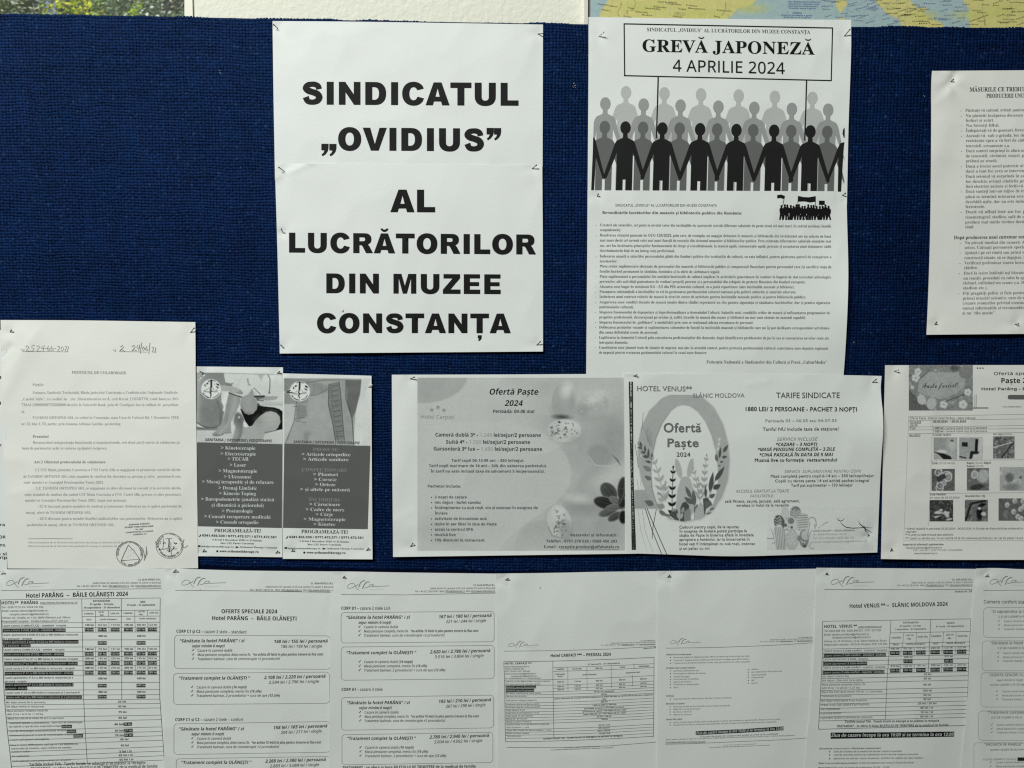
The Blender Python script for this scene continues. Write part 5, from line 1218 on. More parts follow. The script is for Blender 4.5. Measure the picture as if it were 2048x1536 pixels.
for i in range(5): cv.line([(360 + i * 3, 260 + i * 40), (400, 300 + i * 40 - 20), (430, 240 + i * 44), (460, 300 + i * 40)], 1.2, .93, 1.2)
for i in range(3): cv.line([(600, 150 + i * 38), (630, 180 + i * 38), (655, 140 + i * 38), (685, 190 + i * 38), (710, 150 + i * 38), (735, 190 + i * 38)], 1.3, .92, 1.2)
for i in range(7): cv.line([(690 + i * 4, 230 + i * 34), (840, 250 + i * 34 - 30)], 1.2, .5, 1)
for i in range(6): cv.line([(365 + i * 26, 400), (400 + i * 22, 720)], 1.0, .5, 1)
for x, y, rr, c in ((600, 305, 48, .58), (520, 368, 24, .45), (610, 400, 20, .45), (540, 270, 8, .5), (540, 430, 10, .4), (515, 440, 7, .4), (565, 395, 8, .5), (490, 400, 7, .5)): cv.ell(x, y, rr, rr, c, 0, 1)
for i in range(3): cv.line([(525, 500 + i * 60), (560, 470 + i * 60), (590, 530 + i * 60), (620, 460 + i * 60), (650, 530 + i * 60), (690, 480 + i * 60)], 1.2, .95, 1.5)
cv.ell(815, 515, 66, 70, .86, 0, 1.2)
for i in range(11): a = 1.6 + i * .42; cv.ell(800 + 84 * math.cos(a), 520 + 100 * math.sin(a), 12, 13, .93, 0, 1)
cv.ell(720, 560, 30, 40, .62); cv.ell(800, 675, 26, 22, .4)
for pts, ww, c in (([(860, 280), (900, 250), (940, 260), (965, 310), (968, 380)], 1.5, .6), ([(880, 330), (850, 480), (840, 540)], 1.3, .65), ([(900, 440), (870, 520), (850, 560)], 1.2, .65), ([(300, 420), (330, 480), (350, 560)], 1.0, .65), ([(245, 565), (340, 565)], 1.6, .6), ([(320, 640), (370, 620)], 1.3, .6), ([(1060, 370), (1100, 335), (1140, 325)], 1.5, .66), ([(940, 360), (955, 400), (950, 420)], 1.5, .6), ([(1000, 410), (1040, 370)], 1.2, .7), ([(880, 700), (930, 715)], 1.3, .6), ([(900, 620), (860, 680)], 2, .75)):
    cv.line(pts, ww, c)
cv.noise(2.5, .012, 95); cv.noise(14, .008, 96)
cv.build(G2, 'basket_print')
k = Ink(G2, 'branch_print', w, 2)
for pts, ww in (([(1268, 262), (1285, 290), (1320, 308), (1350, 300), (1385, 268)], 1.4), ([(1308, 258), (1312, 300)], 1.2), ([(1315, 310), (1350, 360), (1410, 400), (1500, 412), (1590, 408), (1650, 400)], 1.6), ([(1560, 410), (1650, 403), (1790, 407)], 1.6), ([(1585, 305), (1610, 355), (1660, 395), (1700, 430), (1790, 480)], 1.9), ([(1664, 330), (1668, 400)], 1.4), ([(1668, 400), (1690, 450), (1720, 485)], 2.2), ([(1730, 500), (1732, 540)], .8)):
    k.line(pts, ww, .2, taper=True)
k.ell(1668, 397, 16, 14, .35)
k.v = View(1240, 740, 3.793)
k.t(1462, 1228, 1780, 1222, 14, 'b', 'Hotel Venus** – Slănic Moldova', .5); k.t(1462, 1254, 1715, 1250, 14, 'r', 'Str. Mihai Eminescu, Nr.22', .66); k.t(1462, 1284, 1775, 1278, 14, 'r', 'Tel: 0751 270 636 / 0234 348 192', .66); k.t(1462, 1312, 1868, 1303, 13, 'r', 'E-mail: receptie.smoldova@alfahotels.ro', .66)
k.build()

# ---- Parang Easter offer, right edge
v = View(1740, 720, 3.656); z = zf(v)
G3 = Sheet('offer_sheet', 'offer sheet at the right edge with flowered greeting card and grid of photos', 'paper sheet',
           [(1770, 730.4), (2048, 730), (2130, 730)], [(2130, 730), (2130, 1120)], [(1762, 1118), (1900, 1120), (2048, 1119.6), (2130, 1120)], z((110, 38), (104, 300), (95, 700), (80, 1455)),
           .0030, 11, .0005, [pin_dent(1788, 742, n=2, crease=.001), pin_dent(1781, 1102), ramp_y(1050, 1120, .002), bump(1775, 760, 25, 60, -.0006), bump(1830, 900, 40, 120, .0007)], mat=M_PAPERW, group='Easter offer sheets')
def blotch(x0, y0, x1, y1, seed, base, n, lo, hi, size=12, ops=None):
    cv = Canvas(v, x0, y0, x1, y1, .9, base)
    rr = random.Random(seed)
    for i in range(int(n * 1.7)):
        cv.ell(rr.uniform(x0, x1), rr.uniform(y0, y1), rr.uniform(.3, 1.3) * size * .8, rr.uniform(.2, .8) * size * .8, rr.uniform(lo + .05, hi + .05), rr.uniform(0, 3), 2.0, .75)
    if ops: ops(cv, rr)
    cv.noise(2.2, .05, seed); cv.build(G3, 'photo_print')
def card(cv, rr):
    cv.poly([(430, 90), (690, 92), (700, 120), (690, 200), (620, 250), (520, 290), (420, 260), (350, 230), (360, 150)], .76, 2)
    cv.poly([(282, 215), (440, 369), (282, 369)], .45, 1); cv.ell(378, 290, 32, 38, .86, -.4, 1.5); cv.ell(450, 318, 36, 44, .82, .2, 1.5); cv.ell(700, 90, 50, 48, .6, 0, 3); cv.ell(620, 60, 30, 22, .42, 0, 5)
    for x, y, q in ((335, 130, 34), (350, 85, 30), (540, 325, 34), (715, 235, 30), (680, 325, 36), (310, 200, 16)):
        for a in range(5): cv.ell(x + q * .5 * math.cos(a * 1.26), y + q * .5 * math.sin(a * 1.26), q * .42, q * .42, .92, 0, 1.5)
        cv.ell(x, y, q * .15, q * .15, .6, 0, 1)
    cv.line([(550, 305), (690, 250)], 1.4, .3); cv.line([(360, 140), (440, 70)], 1.0, .4)
blotch(284, 38, 752, 369, 41, .62, 150, .35, .85, 14, card)
def bed(cv, rr):
    cv.poly([(460, 565), (640, 565), (640, 660), (460, 640)], .72, 4); cv.ell(600, 620, 36, 44, .86, 0, 10); cv.poly([(460, 665), (640, 668), (640, 730), (460, 730)], .78, 3); cv.poly([(462, 670), (530, 680), (590, 705), (600, 730), (540, 728), (500, 690)], .18, 1.5); cv.ell(525, 668, 36, 12, .95, 0, 3); cv.ell(600, 590, 12, 8, .4, 0, 2)
blotch(465, 566, 637, 727, 42, .7, 10, .6, .8, 20, bed)
def room(cv, rr):
    cv.poly([(655, 566), (770, 566), (770, 650), (655, 700)], .74, 3); cv.poly([(672, 600), (715, 602), (714, 634), (671, 632)], .2, 1); cv.poly([(770, 578), (792, 578), (785, 680), (765, 680)], .15, 1.5); cv.poly([(795, 570), (822, 570), (820, 700), (790, 690)], .9, 2); cv.poly([(735, 665), (800, 670), (790, 690), (755, 720), (725, 724)], .2, 2); cv.poly([(755, 690), (822, 684), (822, 727), (745, 727)], .9, 2); cv.line([(655, 706), (700, 716)], 3, .3)
blotch(652, 566, 824, 727, 43, .78, 6, .7, .85, 16, room)
blotch(900, 558, 1057, 720, 44, .5, 60, .2, .85, 13, lambda cv, rr: (cv.line([(900, 640), (1050, 600)], 2, .9), cv.line([(960, 720), (1050, 600)], 2, .15)))
def plates(cv, rr):
    for i in range(11): x, y = rr.uniform(455, 610), rr.uniform(805, 945); q = rr.uniform(16, 32); cv.ell(x, y, q, q, .9, 0, 1); cv.ell(x, y, q * .75, q * .75, rr.choice([.3, .5, .65]), 0, 1.5); cv.ell(x + 4, y, q * .3, q * .3, .75, 0, 1.5)
    cv.poly([(480, 860), (545, 830), (560, 860), (500, 895)], .3, 1.5); cv.ell(555, 882, 6, 6, 1, 0, 1)
blotch(450, 796, 620, 956, 45, .45, 40, .25, .6, 10, plates)
blotch(708, 790, 870, 954, 46, .5, 26, .3, .75, 22, lambda cv, rr: (cv.ell(765, 838, 26, 30, .9, .3, 1.5), cv.ell(765, 838, 18, 22, .72, .3, 1.5), cv.ell(830, 850, 40, 50, .8, .4, 5), cv.ell(780, 930, 50, 22, .3, -.2, 3)))
blotch(948, 782, 1140, 955, 47, .78, 16, .6, .9, 26, lambda cv, rr: (cv.ell(1020, 860, 30, 32, .5, 0, 5), cv.ell(1030, 930, 50, 22, .6, 0, 6), cv.ell(1100, 860, 6, 6, .2, 0, 2)))
blotch(436, 1024, 608, 1180, 48, .3, 40, .12, .6, 12, lambda cv, rr: [cv.ell(rr.uniform(450, 600), rr.uniform(1090, 1170), rr.uniform(8, 26), rr.uniform(4, 9), .9, -.2, 1.5) for _ in range(12)])
blotch(693, 1022, 862, 1180, 49, .5, 36, .2, .8, 14, lambda cv, rr: (cv.line([(700, 1170), (740, 1050), (840, 1030)], 4, .2), cv.ell(800, 1120, 22, 50, .15, 0, 3), cv.ell(820, 1060, 28, 12, .15, -.3, 2), cv.ell(830, 1125, 18, 14, .92, 0, 2), cv.ell(800, 1085, 14, 10, .9, 0, 2)))
blotch(940, 1012, 1140, 1175, 50, .45, 20, .38, .55, 26, lambda cv, rr: [(cv.ell(x, y, 17, 20, .88, .3, 1.5), cv.ell(x + 5, y + 6, 10, 10, .7, 0, 3)) for x, y in ((1003, 1060), (1058, 1030), (1100, 1090), (1050, 1108), (1125, 1070), (1080, 1145), (1105, 1160), (1118, 1030))])
k = Ink(G3, 'printed_text', v, 3)
k.t(384, 205, 645, 200, 34, 'sc', 'Paște fericit!', .25, 4)
for i in range(3): k.ell(787 + i * 19, 59, 6, 5, .25, 8)
k.t(905, 110, 1240, 107, 22, 'r', 'Ofertă specială', .25, 3); k.t(960, 168, 1235, 166, 36, 'b', 'Paște 2024', .2, 4); k.t(815, 221, 1390, 219, 20, 'b', 'Hotel Parâng - Băile Olănești', .25, 3)
k.poly([(1018, 255), (1126, 255), (1300, 256), (1300, 288), (1126, 288), (1016, 287), (1008, 280), (1008, 262)], .45)
k.line([(767, 252), (766, 355)], .8, .45); k.line([(777, 252), (776, 355)], .8, .45); k.line([(752, 345), (866, 346)], .8, .45); k.line([(752, 354), (866, 355)], .8, .45); k.t(970, 346, 1108, 345, 10, 'r', 'www.hotelparang.ro', .5)
for x0, y, x1, c, st, s, cp in ((291, 433, 770, .5, 'r', 'Oferta Paște  2024 la Hotel Parâng – Băile Olănești', 15), (290, 460, 372, .45, 'r', 'Perioadă', 15), (290, 484, 350, .45, 'r', 'ofertă:', 15), (463, 458, 702, .25, 'b', '03.05.2024  – 06.05.2024', 15), (290, 507, 335, .45, 'r', 'Cost:', 15),
                                (462, 504, 856, .5, 'i', '{b}{#25}1.660 lei{i}{#50} / cameră dublă corp A/ 2 persoane', 14), (462, 528, 855, .5, 'i', '{b}{#25}1.522 lei{i}{#50} / cameră dublă corp D/ 2 persoane', 14), (288, 556, 368, .45, 'r', 'Beneficii', 14), (461, 554, 591, .3, 'r', '3 nopți cazare', 14),
                                (902, 548, 1036, .5, 'r', '{#35}Mic dejun{#60} inclus', 12), (452, 762, 620, .6, 'r', '{b}{#25}Cină{r}{#65} (03.05.04.05)', 14), (708, 760, 885, .6, 'r', '{b}{#25}Dejun{r}{#65} (04.05) {b}{#25}Dejun', 14), (708, 783, 830, .6, 'r', '{b}{#25}Pascal{r}{#65} (05.05)', 14), (440, 990, 553, .25, 'b', 'Cină Pascala', 14), (440, 1013, 655, .55, 'i', '(în data de 05.05.2024)', 13), (697, 1001, 840, .3, 'b', 'Muzică live / DJ', 13),
                                (258, 1240, 1220, .45, 'i', '* ofertă valabilă în perioada 03.05.2024 – 06.05.2024, în funcție de disponibilitate existentă în momentul', 14), (260, 1264, 340, .45, 'i', 'rezervării', 14), (258, 1285, 605, .35, 'r', '** în preț nu este inclusă taxa stațiune', 14), (258, 1310, 1200, .4, 'r', '*** copiii cu vârsta sub 14 ani achită 50 % din valoarea pachetului, iar cei de peste 14 ani – achită', 14),
                                (243, 1356, 540, .25, 'b', 'Rezervări și informații suplimentare:', 13), (262, 1379, 525, .4, 'r', 'receptie.olanesti@alfahotels.ro', 12), (316, 1397, 676, .6, 'r', '0751 270 637 / 0250 775 503 / 0724595832', 12), (322, 1420, 492, .4, 'r', 'www.hotelparang.ro', 12)):
    k.t(x0, y, x1, y - 2, cp, st, s, c)
for y, x0, x1 in ((463, 290, 372), (488, 290, 352), (511, 290, 337), (559, 288, 368)): k.line([(x0, y), (x1, y)], .6, .5)
for pts in ([(282, 412), (700, 404), (1126, 396), (1300, 393)], [(280, 442), (1126, 430), (1300, 428)], [(278, 490), (1126, 478), (1300, 476)], [(277, 511), (1126, 500), (1300, 498)], [(276, 538), (1126, 530), (1300, 528)], [(282, 412), (272, 700), (246, 1316)], [(455, 440), (450, 700), (428, 1210)], [(440, 738), (900, 730), (1300, 728)], [(434, 975), (800, 972), (1300, 968)], [(246, 1316), (800, 1318), (1300, 1318)]):
    k.line(pts, .6, .74)
k.build()
# ================================================================== bottom row of tariff sheets
ROWG = 'tariff sheets in the bottom row'
def logo(k, px, py, sc_=1.0, c=.55):
    """handwritten-looking emblem; px,py where its first loop starts in the photo"""
    k.v = View(px - 940 / 17.07 * sc_, py - 545 / 17.07 * sc_, 17.07 / sc_)
    k.line([(1330, 858), (1290, 835), (1250, 795), (1215, 745), (1190, 710), (1175, 665), (1150, 635), (1100, 628), (1040, 640), (985, 670), (945, 715), (937, 760), (955, 785), (1000, 795), (1080, 778), (1150, 745), (1220, 708), (1265, 690), (1290, 655)], .9 * sc_, c)
    k.line([(1310, 760), (1330, 700), (1360, 630), (1400, 580), (1450, 548), (1520, 545)], 1.5 * sc_, c); k.line([(1430, 810), (1460, 740), (1500, 660), (1540, 615), (1600, 575), (1670, 592)], 1.5 * sc_, c)
    k.line([(1500, 778), (1560, 765), (1640, 745), (1800, 733), (2048, 722), (2310, 712)], .9 * sc_, c); k.line([(1635, 730), (1660, 690), (1720, 660), (1780, 660), (1770, 690), (1740, 705), (1790, 690), (1815, 670)], .9 * sc_, c)
    k.t(1680, 850, 2100, 840, 28, 'r', 'H O T E L S', .78)
def head(k, v, xr, y, w_, c=.4, dy=0.0, cap=13, ann=None):
    """right-aligned three line letterhead, xr and y in view units; dy slope"""
    k.v = v
    def r(x0, yy, s, st, cc): k.t(x0, yy - dy * 0, xr, yy - (xr - x0) * dy, cap, st, s, cc)
    r(xr - w_ * .27, y, 'S.C. ALFA HOTELS S.R.L.', 'b', .3)
    r(xr - w_ * .81, y + w_ * .04, 'Sediul Social: Str Lipscani, nr.53, et.3, camera 15, sector 3, București', 'r', c)
    r(xr - w_, y + w_ * .078, 'Tel: + 40 021 330 03 94   Mail: office@alfahotels.ro  Site: http://www.alfahotels.ro/', 'r', c)
    k.line([(xr - w_ * .62, y + w_ * .083 - w_ * .38 * dy), (xr - w_ * .38, y + w_ * .083 - w_ * .62 * dy)], .6, .45); k.line([(xr - w_ * .30, y + w_ * .083 - w_ * .7 * dy), (xr, y + w_ * .083 - w_ * dy)], .6, .45)

def bottom_sheet(i, label, top, left, right, seed, feats):
    feats = list(feats) + [ramp_y(1250, 1560, .001)]
    if i: feats.append(lambda x, y, xl=left[0][0], dx=(left[-1][0] - left[0][0]) / 600: .0011 * np.exp(-np.abs(x - xl - dx * (y - 1137)) / 38) * np.clip((y - 1145) / 120, 0, 1))
    feats.append(bump(left[0][0] + 205, 1330 + (seed % 3) * 60, 70, 240, .0016, .06 * (seed % 4 - 1.5)))
    return Sheet('tariff_sheet', label, 'paper sheet', top, right, [left[-1], right[-1]], left, .0022 + i * .0009, seed, .00025, feats, group=ROWG)
BOT = 1735
# -- first: price table
v = View(0, 1130, 3.783)
S1 = bottom_sheet(0, 'tariff sheet with a dense bordered price table and many blacked rows, bottom left corner', [(-40, 1139), (150, 1138), (350, 1137)], [(-40, 1139), (-34, 1300), (-15, 1536), (10, BOT)], [(350, 1137), (352, 1536), (356, BOT)], 21, [pin_dent(2, 1149, crease=.001), bump(60, 1500, 60, 90, .001)])
k = Ink(S1, 'letterhead', v); logo(k, 13, 1155.5, 1.06); head(k, v, 1218, 117, 638, dy=.006)
k.line([(8, 193), (600, 186), (1222, 178)], .9, .45); k.build()
k = Ink(S1, 'heading', v); k.t(198, 248, 968, 234, 33, 'b', 'Hotel PARÂNG  –  BĂILE OLĂNEȘTI 2024', .17, 3); k.build()
k = Ink(S1, 'price_table', v)
def XL(y): return np.interp(y, [258, 700, 1000, 1240, 1400, 1536], [4, 20, 32, 55, 75, 90])
def XM(y): return np.interp(y, [258, 700, 1000, 1240, 1500], [618, 627, 632, 643, 660])
def XR(y): return np.interp(y, [243, 700, 1000, 1240, 1500], [1212, 1207, 1208, 1225, 1243])
def SL(y): return np.interp(y, [250, 500, 1000, 1300, 1536], [.012, .003, .004, .03, .045])   # rise to the right per unit
def hl(y, a=0, b=2, w_=.8, c=.35):   # y is measured at the middle column
    xa = XL(y) if a == 0 else XM(y) if a == 1 else a; xb = XR(y) if b == 2 else b; xm = XM(y)
    k.line([(x, y - (x - xm) * SL(y)) for x in np.linspace(xa, xb, 7)], w_, c)
for y in (256, 436, 472, 508, 567, 620, 656, 692, 726, 762, 797, 833, 890, 945, 983, 1018, 1053, 1088, 1145, 1181, 1239, 1275, 1309, 1345, 1395, 1430, 1466, 1500): hl(y)
hl(346, 1); hl(390, 1)
k.line([(XL(y), y - (XL(y) - XM(y)) * SL(y)) for y in (256, 436, 700, 1000, 1240, 1400, 1536)], 1.1, .3); k.line([(XM(y), y) for y in (256, 436, 700, 1000, 1240, 1500)], .9, .35); k.line([(XR(y), y - (XR(y) - XM(y)) * SL(y)) for y in (256, 436, 700, 1000, 1240, 1500)], 1.0, .35)
k.line([(918, 252), (917, 436), (921, 700), (921, 1017)], .9, .35)
for x, a, b in ((722, 346, 390), (821, 346, 390), (1019, 344, 388), (1116, 342, 387), (722, 390, 436)[:0] or (1019, 388, 430)): k.line([(x, a), (x, b)], .7, .4)
k.line([(720, 388), (722, 436)], .7, .4)
for a, b in ((436, 508), (620, 833)):
    for x in (722, 822, 1020, 1116): k.line([(x + 1, a - (x - 625) * .004), (x + 3, b - (x - 625) * .004)], .7, .4)
def tt(x0, y, x1, s, st='r', c=.4, cap=14): k.t(x0, y, x1, y - (x1 - x0) * SL(y), cap, st, s, c)
tt(12, 298, 287, 'HOTEL**  PARÂNG', 'b', .22, 23); tt(303, 293, 588, 'http://www.hotelparang.ro/', 'i', .45, 14); k.line([(303, 297), (588, 294)], .6, .5)
tt(14, 327, 328, 'Tel:  0250 77 55 03 / 0724 595 832'); tt(14, 354, 358, 'Email: vanzari.olanesti@alfahotels.ro'); tt(72, 380, 368, 'receptie.olanesti@alfahotels.ro'); tt(14, 406, 531, 'Adresa: str. Livadia, nr.1, loc. Băile Olănești, jud. Vâlcea'); tt(14, 433, 514, 'Responsabil complex:   IULIAN Ciobanu 0751 270 637')
tt(703, 279, 831, 'EXTRASEZON', 'b', .3); tt(680, 304, 857, '01 aprilie – 14 iunie', 'b', .3); tt(634, 330, 906, '16 septembrie – 31 decembrie', 'b', .3); tt(1061, 286, 1098, 'SEZON', 'b', .3); tt(960, 310, 1174, '15 iunie - 15 septembrie', 'b', .3)
for x0, x1, y, s in ((637, 708, 374, 'CAMERA'), (746, 783, 362, 'LOC ÎN'), (756, 785, 384, 'DBL'), (834, 905, 372, 'CAM SGL'), (934, 1003, 370, 'CAMERA'), (1042, 1094, 358, 'LOC ÎN'), (1053, 1082, 380, 'DBL'), (1130, 1200, 367, 'CAM SGL'), (655, 690, 418, 'lei/zi'), (757, 885, 417, 'tarife lei/zi/pers'), (957, 988, 413, 'lei/zi'), (1054, 1180, 411, 'tarife lei/zi/pers')): tt(x0, y, x1, s, 'b', .38, 11)
ROWS = [(466, 0, 15, 500, 'Cazare camera {b}2 stele (C1,C2) – standard{r} - receptie', ('126', '63', '113', '136', '68', '122')), (500, 1, 18, 493, 'Cazare camera {b}2 stele (C1,C2) – standard - sindicat', ('116', '58', '104', '126', '63', '113')),
        (535, 0, 18, 592, 'Cazare apartament {b}2 stele (C1,C2){r} cu {b}MD inclus{r} la restaurant', None), (565, 0, 20, 240, 'pt 2 persoane - receptie', ('300', '320')), (589, 1, 20, 590, 'Cazare apartament {b}2 stele (C1,C2) cu MD inclus{r} la restaurant', None), (617, 1, 22, 228, 'pt 2 persoane - sindicat', ('280', '300')),
        (648, 0, 24, 487, 'Cazare camera {b}2 stele (C1,C2) – confort{r} - receptie', ('146', '73', '131', '156', '78', '140')), (683, 1, 26, 482, 'Cazare camera {b}2 stele (C1,C2) – confort - sindicat', ('136', '68', '122', '146', '73', '131')),
        (719, 0, 28, 590, 'Cazare camera 2* lux D1 cu {b}MD inclus{r} la restaurant -receptie', ('250', '125', '225', '270', '135', '243')), (753, 1, 30, 584, 'Cazare camera 2* lux D1 cu {b}MD inclus{r} la restaurant - sindicat', ('238', '119', '214', '254', '127', '229')),
        (790, 0, 31, 564, 'Cazare camera 3* A1 cu {b}MD inclus{r} la restaurant - receptie', ('300', '150', '270', '350', '175', '315')), (826, 1, 33, 552, 'Cazare camera 3* A1 cu {b}MD inclus{r} la restaurant - sindicat', ('288', '142', '256', '320', '160', '288')),
        (860, 0, 34, 552, 'Cazare apartament 3* A2 cu {b}MD inclus{r} la restaurant pt 2', None), (887, 0, 36, 200, 'persoane - receptie', ('430', '430')), (914, 1, 37, 552, 'Cazare apartament 3* A2 cu {b}MD inclus{r} la restaurant pt 2', None), (940, 1, 37, 203, 'persoane - sindicat', ('400', '400')),
        (973, 0, 41, 602, 'Cazare suita 3* A3 cu {b}MD inclus{r} la restaurant pt 2 persoane-R', ('380', '380')), (1008, 1, 44, 616, 'Cazare suita 3* A3 cu {b}MD inclus{r} la restaurant pt 2 persoane-AC', ('354', '354'))]
for y, inv, x0, x1, s, vals in ROWS:
    sl = SL(y)
    if inv: k.rect(x0, y - 19, x1 + 3, y + 7, .16, -(x1 - x0) * sl)
    inkc = .8 if inv else .42
    kk = Ink(S1, 'x', v)
    k.layer = 0
    (TXT := globals().setdefault('TXT1', [])).append((x0, y, x1, s, inkc))
    if vals:
        cx = (675, 774, 872, 972, 1068, 1154) if len(vals) == 6 else (774, 1068)
        for j, (x, q) in enumerate(zip(cx, vals)):
            yy = y - (x - 300) * sl * .9 - (16 if y in (565, 617, 887, 940) else 0) - 4
            if inv: k.rect(x - 35, yy - 19, x + 33, yy + 8, .16)
            TXT1.append((x - 32, yy, x + 32, ('{b}' if j % 3 == 0 or len(vals) == 2 or inv else '') + q + ' lei', .88 if inv else .25))
k.build()
k = Ink(S1, 'table_text', v, 2)
for x0, y, x1, s, c in TXT1: tt(x0, y, x1, s, 'r', c, 14)
for y, x0, x1, s in ((1046, 45, 343, 'Mic dejun (meniu fix în pensiune)'), (1078, 49, 331, 'Mic dejun (meniu în restaurant)'), (1110, 52, 362, 'Masa pensiune completa meniu fix'), (1136, 55, 325, '(MD 22 lei + D 27 lei + C 26 lei)'), (1168, 58, 480, 'Masa fisa cont de la minim 95 lei / zi / persoana'), (1203, 63, 621, 'Tratament balnear (2 proceduri/zi) – fara cura de crenoterapie'),
                     (1229, 66, 465, 'sau injectii cu apa de izvor si aerosoli receptie'), (1263, 69, 500, 'Cura de crenoterapie (sucit/zi/persoana) receptie'), (1296, 72, 552, 'Tratament (2 proc./zi si cura de crenoterapie) receptie'), (1328, 76, 368, 'Cazare copii (peste 6 ani impliniti)'), (1370, 79, 588, 'Masa in sistem DIETA pentru copii (peste 6 ani impliniti) (se'), (1396, 82, 538, 'solicita bilet de trimitere, copie certificat de nastere)'), (1420, 86, 227, 'Inchiriere seifuri'), (1453, 90, 222, 'Pat suplimentar'), (1490, 92, 534, 'Tarif supliment cazare pentru animale de companie')):
    k.t(x0, y, x1, y - (x1 - x0) * SL(y) * .6, 13, 'r', s, .48)
for y, x0, x1, s in ((1041, 892, 952, '22 lei'), (1077, 893, 952, '45 lei'), (1120, 896, 955, '75 lei'), (1164, 896, 958, '95 lei'), (1213, 864, 935, '40 lei/'), (1261, 867, 938, '30 lei/'), (1296, 869, 940, '70 lei/'), (1327, 908, 970, '45 lei'), (1373, 912, 974, '45 lei'), (1418, 903, 994, '5 lei / zi'), (1448, 897, 1002, '45 lei / zi'), (1481, 903, 1007, '65 lei / zi')): tt(x0, y, x1, s, 'b', .3, 15)
for x0, y, x1, s in ((937, 1211, 995, '35 lei'), (941, 1259, 1000, '27 lei'), (943, 1294, 1003, '62 lei'), (468, 1229, 540, 'sindicat'), (506, 1266, 572, 'sindicat'), (557, 1300, 624, 'sindicat')):
    k.rect(x0 - 2, y - 19, x1 + 3, y + 6, .17, -2)
k.t(220, 1520, 1105, 1505, 22, 'r', 'Tarifele includ TVA.  Taxele locale se adaugă și se plătesc la recepție.', .25, 2)
k.t(232, 1552, 1190, 1532, 22, 'r', 'TRATAMENT - se ofera in baza BILETULUI DE TRIMITERE de la medicul de familie', .3, 2)
k.build()
k = Ink(S1, 'reversed_text', v, 4)
for x0, y, x1, s in ((939, 1211, 993, '35 lei'), (943, 1259, 998, '27 lei'), (945, 1294, 1001, '62 lei'), (470, 1229, 538, 'sindicat'), (508, 1266, 570, 'sindicat'), (559, 1300, 622, 'sindicat')): tt(x0, y, x1, s, 'b', .85, 14)
k.build()

# -- offers with rounded boxes
def offer_box(k, x0, y0, x1, y1, dy, left, price, single, items, sejur=True, yo=0):
    k.rbox(x0, y0, x1, y1, 26, .9, .6, dy)
    w_ = x1 - x0
    k.t(x0 + 40, y0 + 56 + yo, x0 + w_ * (.45 if sejur else .49), y0 + 54 + yo, 24, 'bi', left, .17, 3)
    k.t(x0 + w_ * .64 if sejur else x0 + w_ * .58, y0 + 57 + yo + dy * .6, x1 - (20 if sejur else 30), y0 + 50 + yo + dy, 24, 'bi', price, .17, 3)
    k.t(x0 + w_ * (.685 if sejur else .61), y0 + 93 + yo + dy * .6, x1 - (62 if sejur else 80), y0 + 88 + yo + dy, 22, 'i', single, .22, 2)
    if sejur: k.t(x0 + 132, y0 + 93 + yo, x0 + 380, y0 + 92 + yo, 21, 'bi', 'sejur minim 6 nopți', .22, 2)
    ys = y0 + (126 if sejur else 122) + yo
    for i, (s, wf) in enumerate(items):
        y = ys + i * 32
        k.line([(x0 + 131, y - 12), (x0 + 136, y - 4), (x0 + 147, y - 21)], 1.2, .2)
        k.t(x0 + 174, y, x0 + 174 + wf, y - wf * .004, 19, 'i', s, .27)
V2_ = View(320, 1130, 3.783)
S2 = bottom_sheet(1, 'tariff sheet of two star special offers, second sheet from the left, half under the next', [(330, 1135.5), (400, 1139), (500, 1141.5), (690, 1143)], [(330, 1135.5), (329.5, 1300), (328, 1536), (327, BOT)], [(690, 1143), (688, 1536), (688, BOT)], 22, [pin_dent(346, 1146, crease=.001), bump(480, 1340, 150, 90, .0006)])
k = Ink(S2, 'letterhead', V2_); logo(k, 363.5, 1154.5, 1.1); head(k, V2_, 1312, 145, 634, dy=-.004)
k.line([(115, 191), (600, 196), (1300, 207)], .9, .45); k.line([(300, 190), (306, 182)], .8, .4); k.build()
k = Ink(S2, 'heading', V2_); k.t(465, 365, 887, 366, 30, 'b', 'OFERTE SPECIALE 2024', .17, 3); k.t(395, 416, 1032, 420, 30, 'b', 'Hotel PARÂNG  –  BĂILE OLĂNEȘTI', .17, 3); k.build()
IT1 = [('Cazare în cameră dublă', 262), ('Masă pensiune completă, dietă meniu fix   {bi}*se achita 20 lei/zi in plus pentru trecere la fisa cont', 950), ('Tratament balnear, cura de crenoterapie +2 proceduri/zi', 622)]
IT1b = [('Cazare în cameră dublă', 257), ('Masă pensiune completă, dietă meniu fix   {bi}*se achita 15 lei/zi in plus pentru trecere la fisa cont', 940), ('Tratament balnear, cura de crenoterapie +2 proceduri/zi', 622)]
IT2 = [('Cazare în cameră dublă {bi}(16 nopți)', 378), ('Masă pensiune completă, meniu fix {bi}(16 zile)', 490), ('Tratament balnear, 2 proceduri/zi + cura de ape {bi}(12 zile)', 630)]
k = Ink(S2, 'printed_text', V2_)
k.t(124, 512, 652, 518, 23, 'b', 'CORP C1 și C2 – {r}cazare 2 stele – standard', .2, 2)
offer_box(k, 110, 530, 1288, 783, 6, '”Sănătate la hotel PARÂNG” / zi', '148 lei / 155 lei / persoană', '186 lei / 199 lei / single', IT1)
offer_box(k, 103, 820, 1282, 1056, -10, '”Tratament complet la OLĂNEȘTI ”', '2.108 lei / 2.220 lei / persoană', '2.594 lei / 2.796 lei / single', IT2, False, -8)
k.t(115, 1181, 630, 1180, 23, 'b', 'CORP C1 și C2 – {r}cazare 2 stele – confort', .2, 2)
offer_box(k, 105, 1202, 1285, 1434, -18, '”Sănătate la hotel PARÂNG” / zi', '158 lei / 165 lei / persoană', '204 lei / 217 lei / single', IT1b, True, -6)
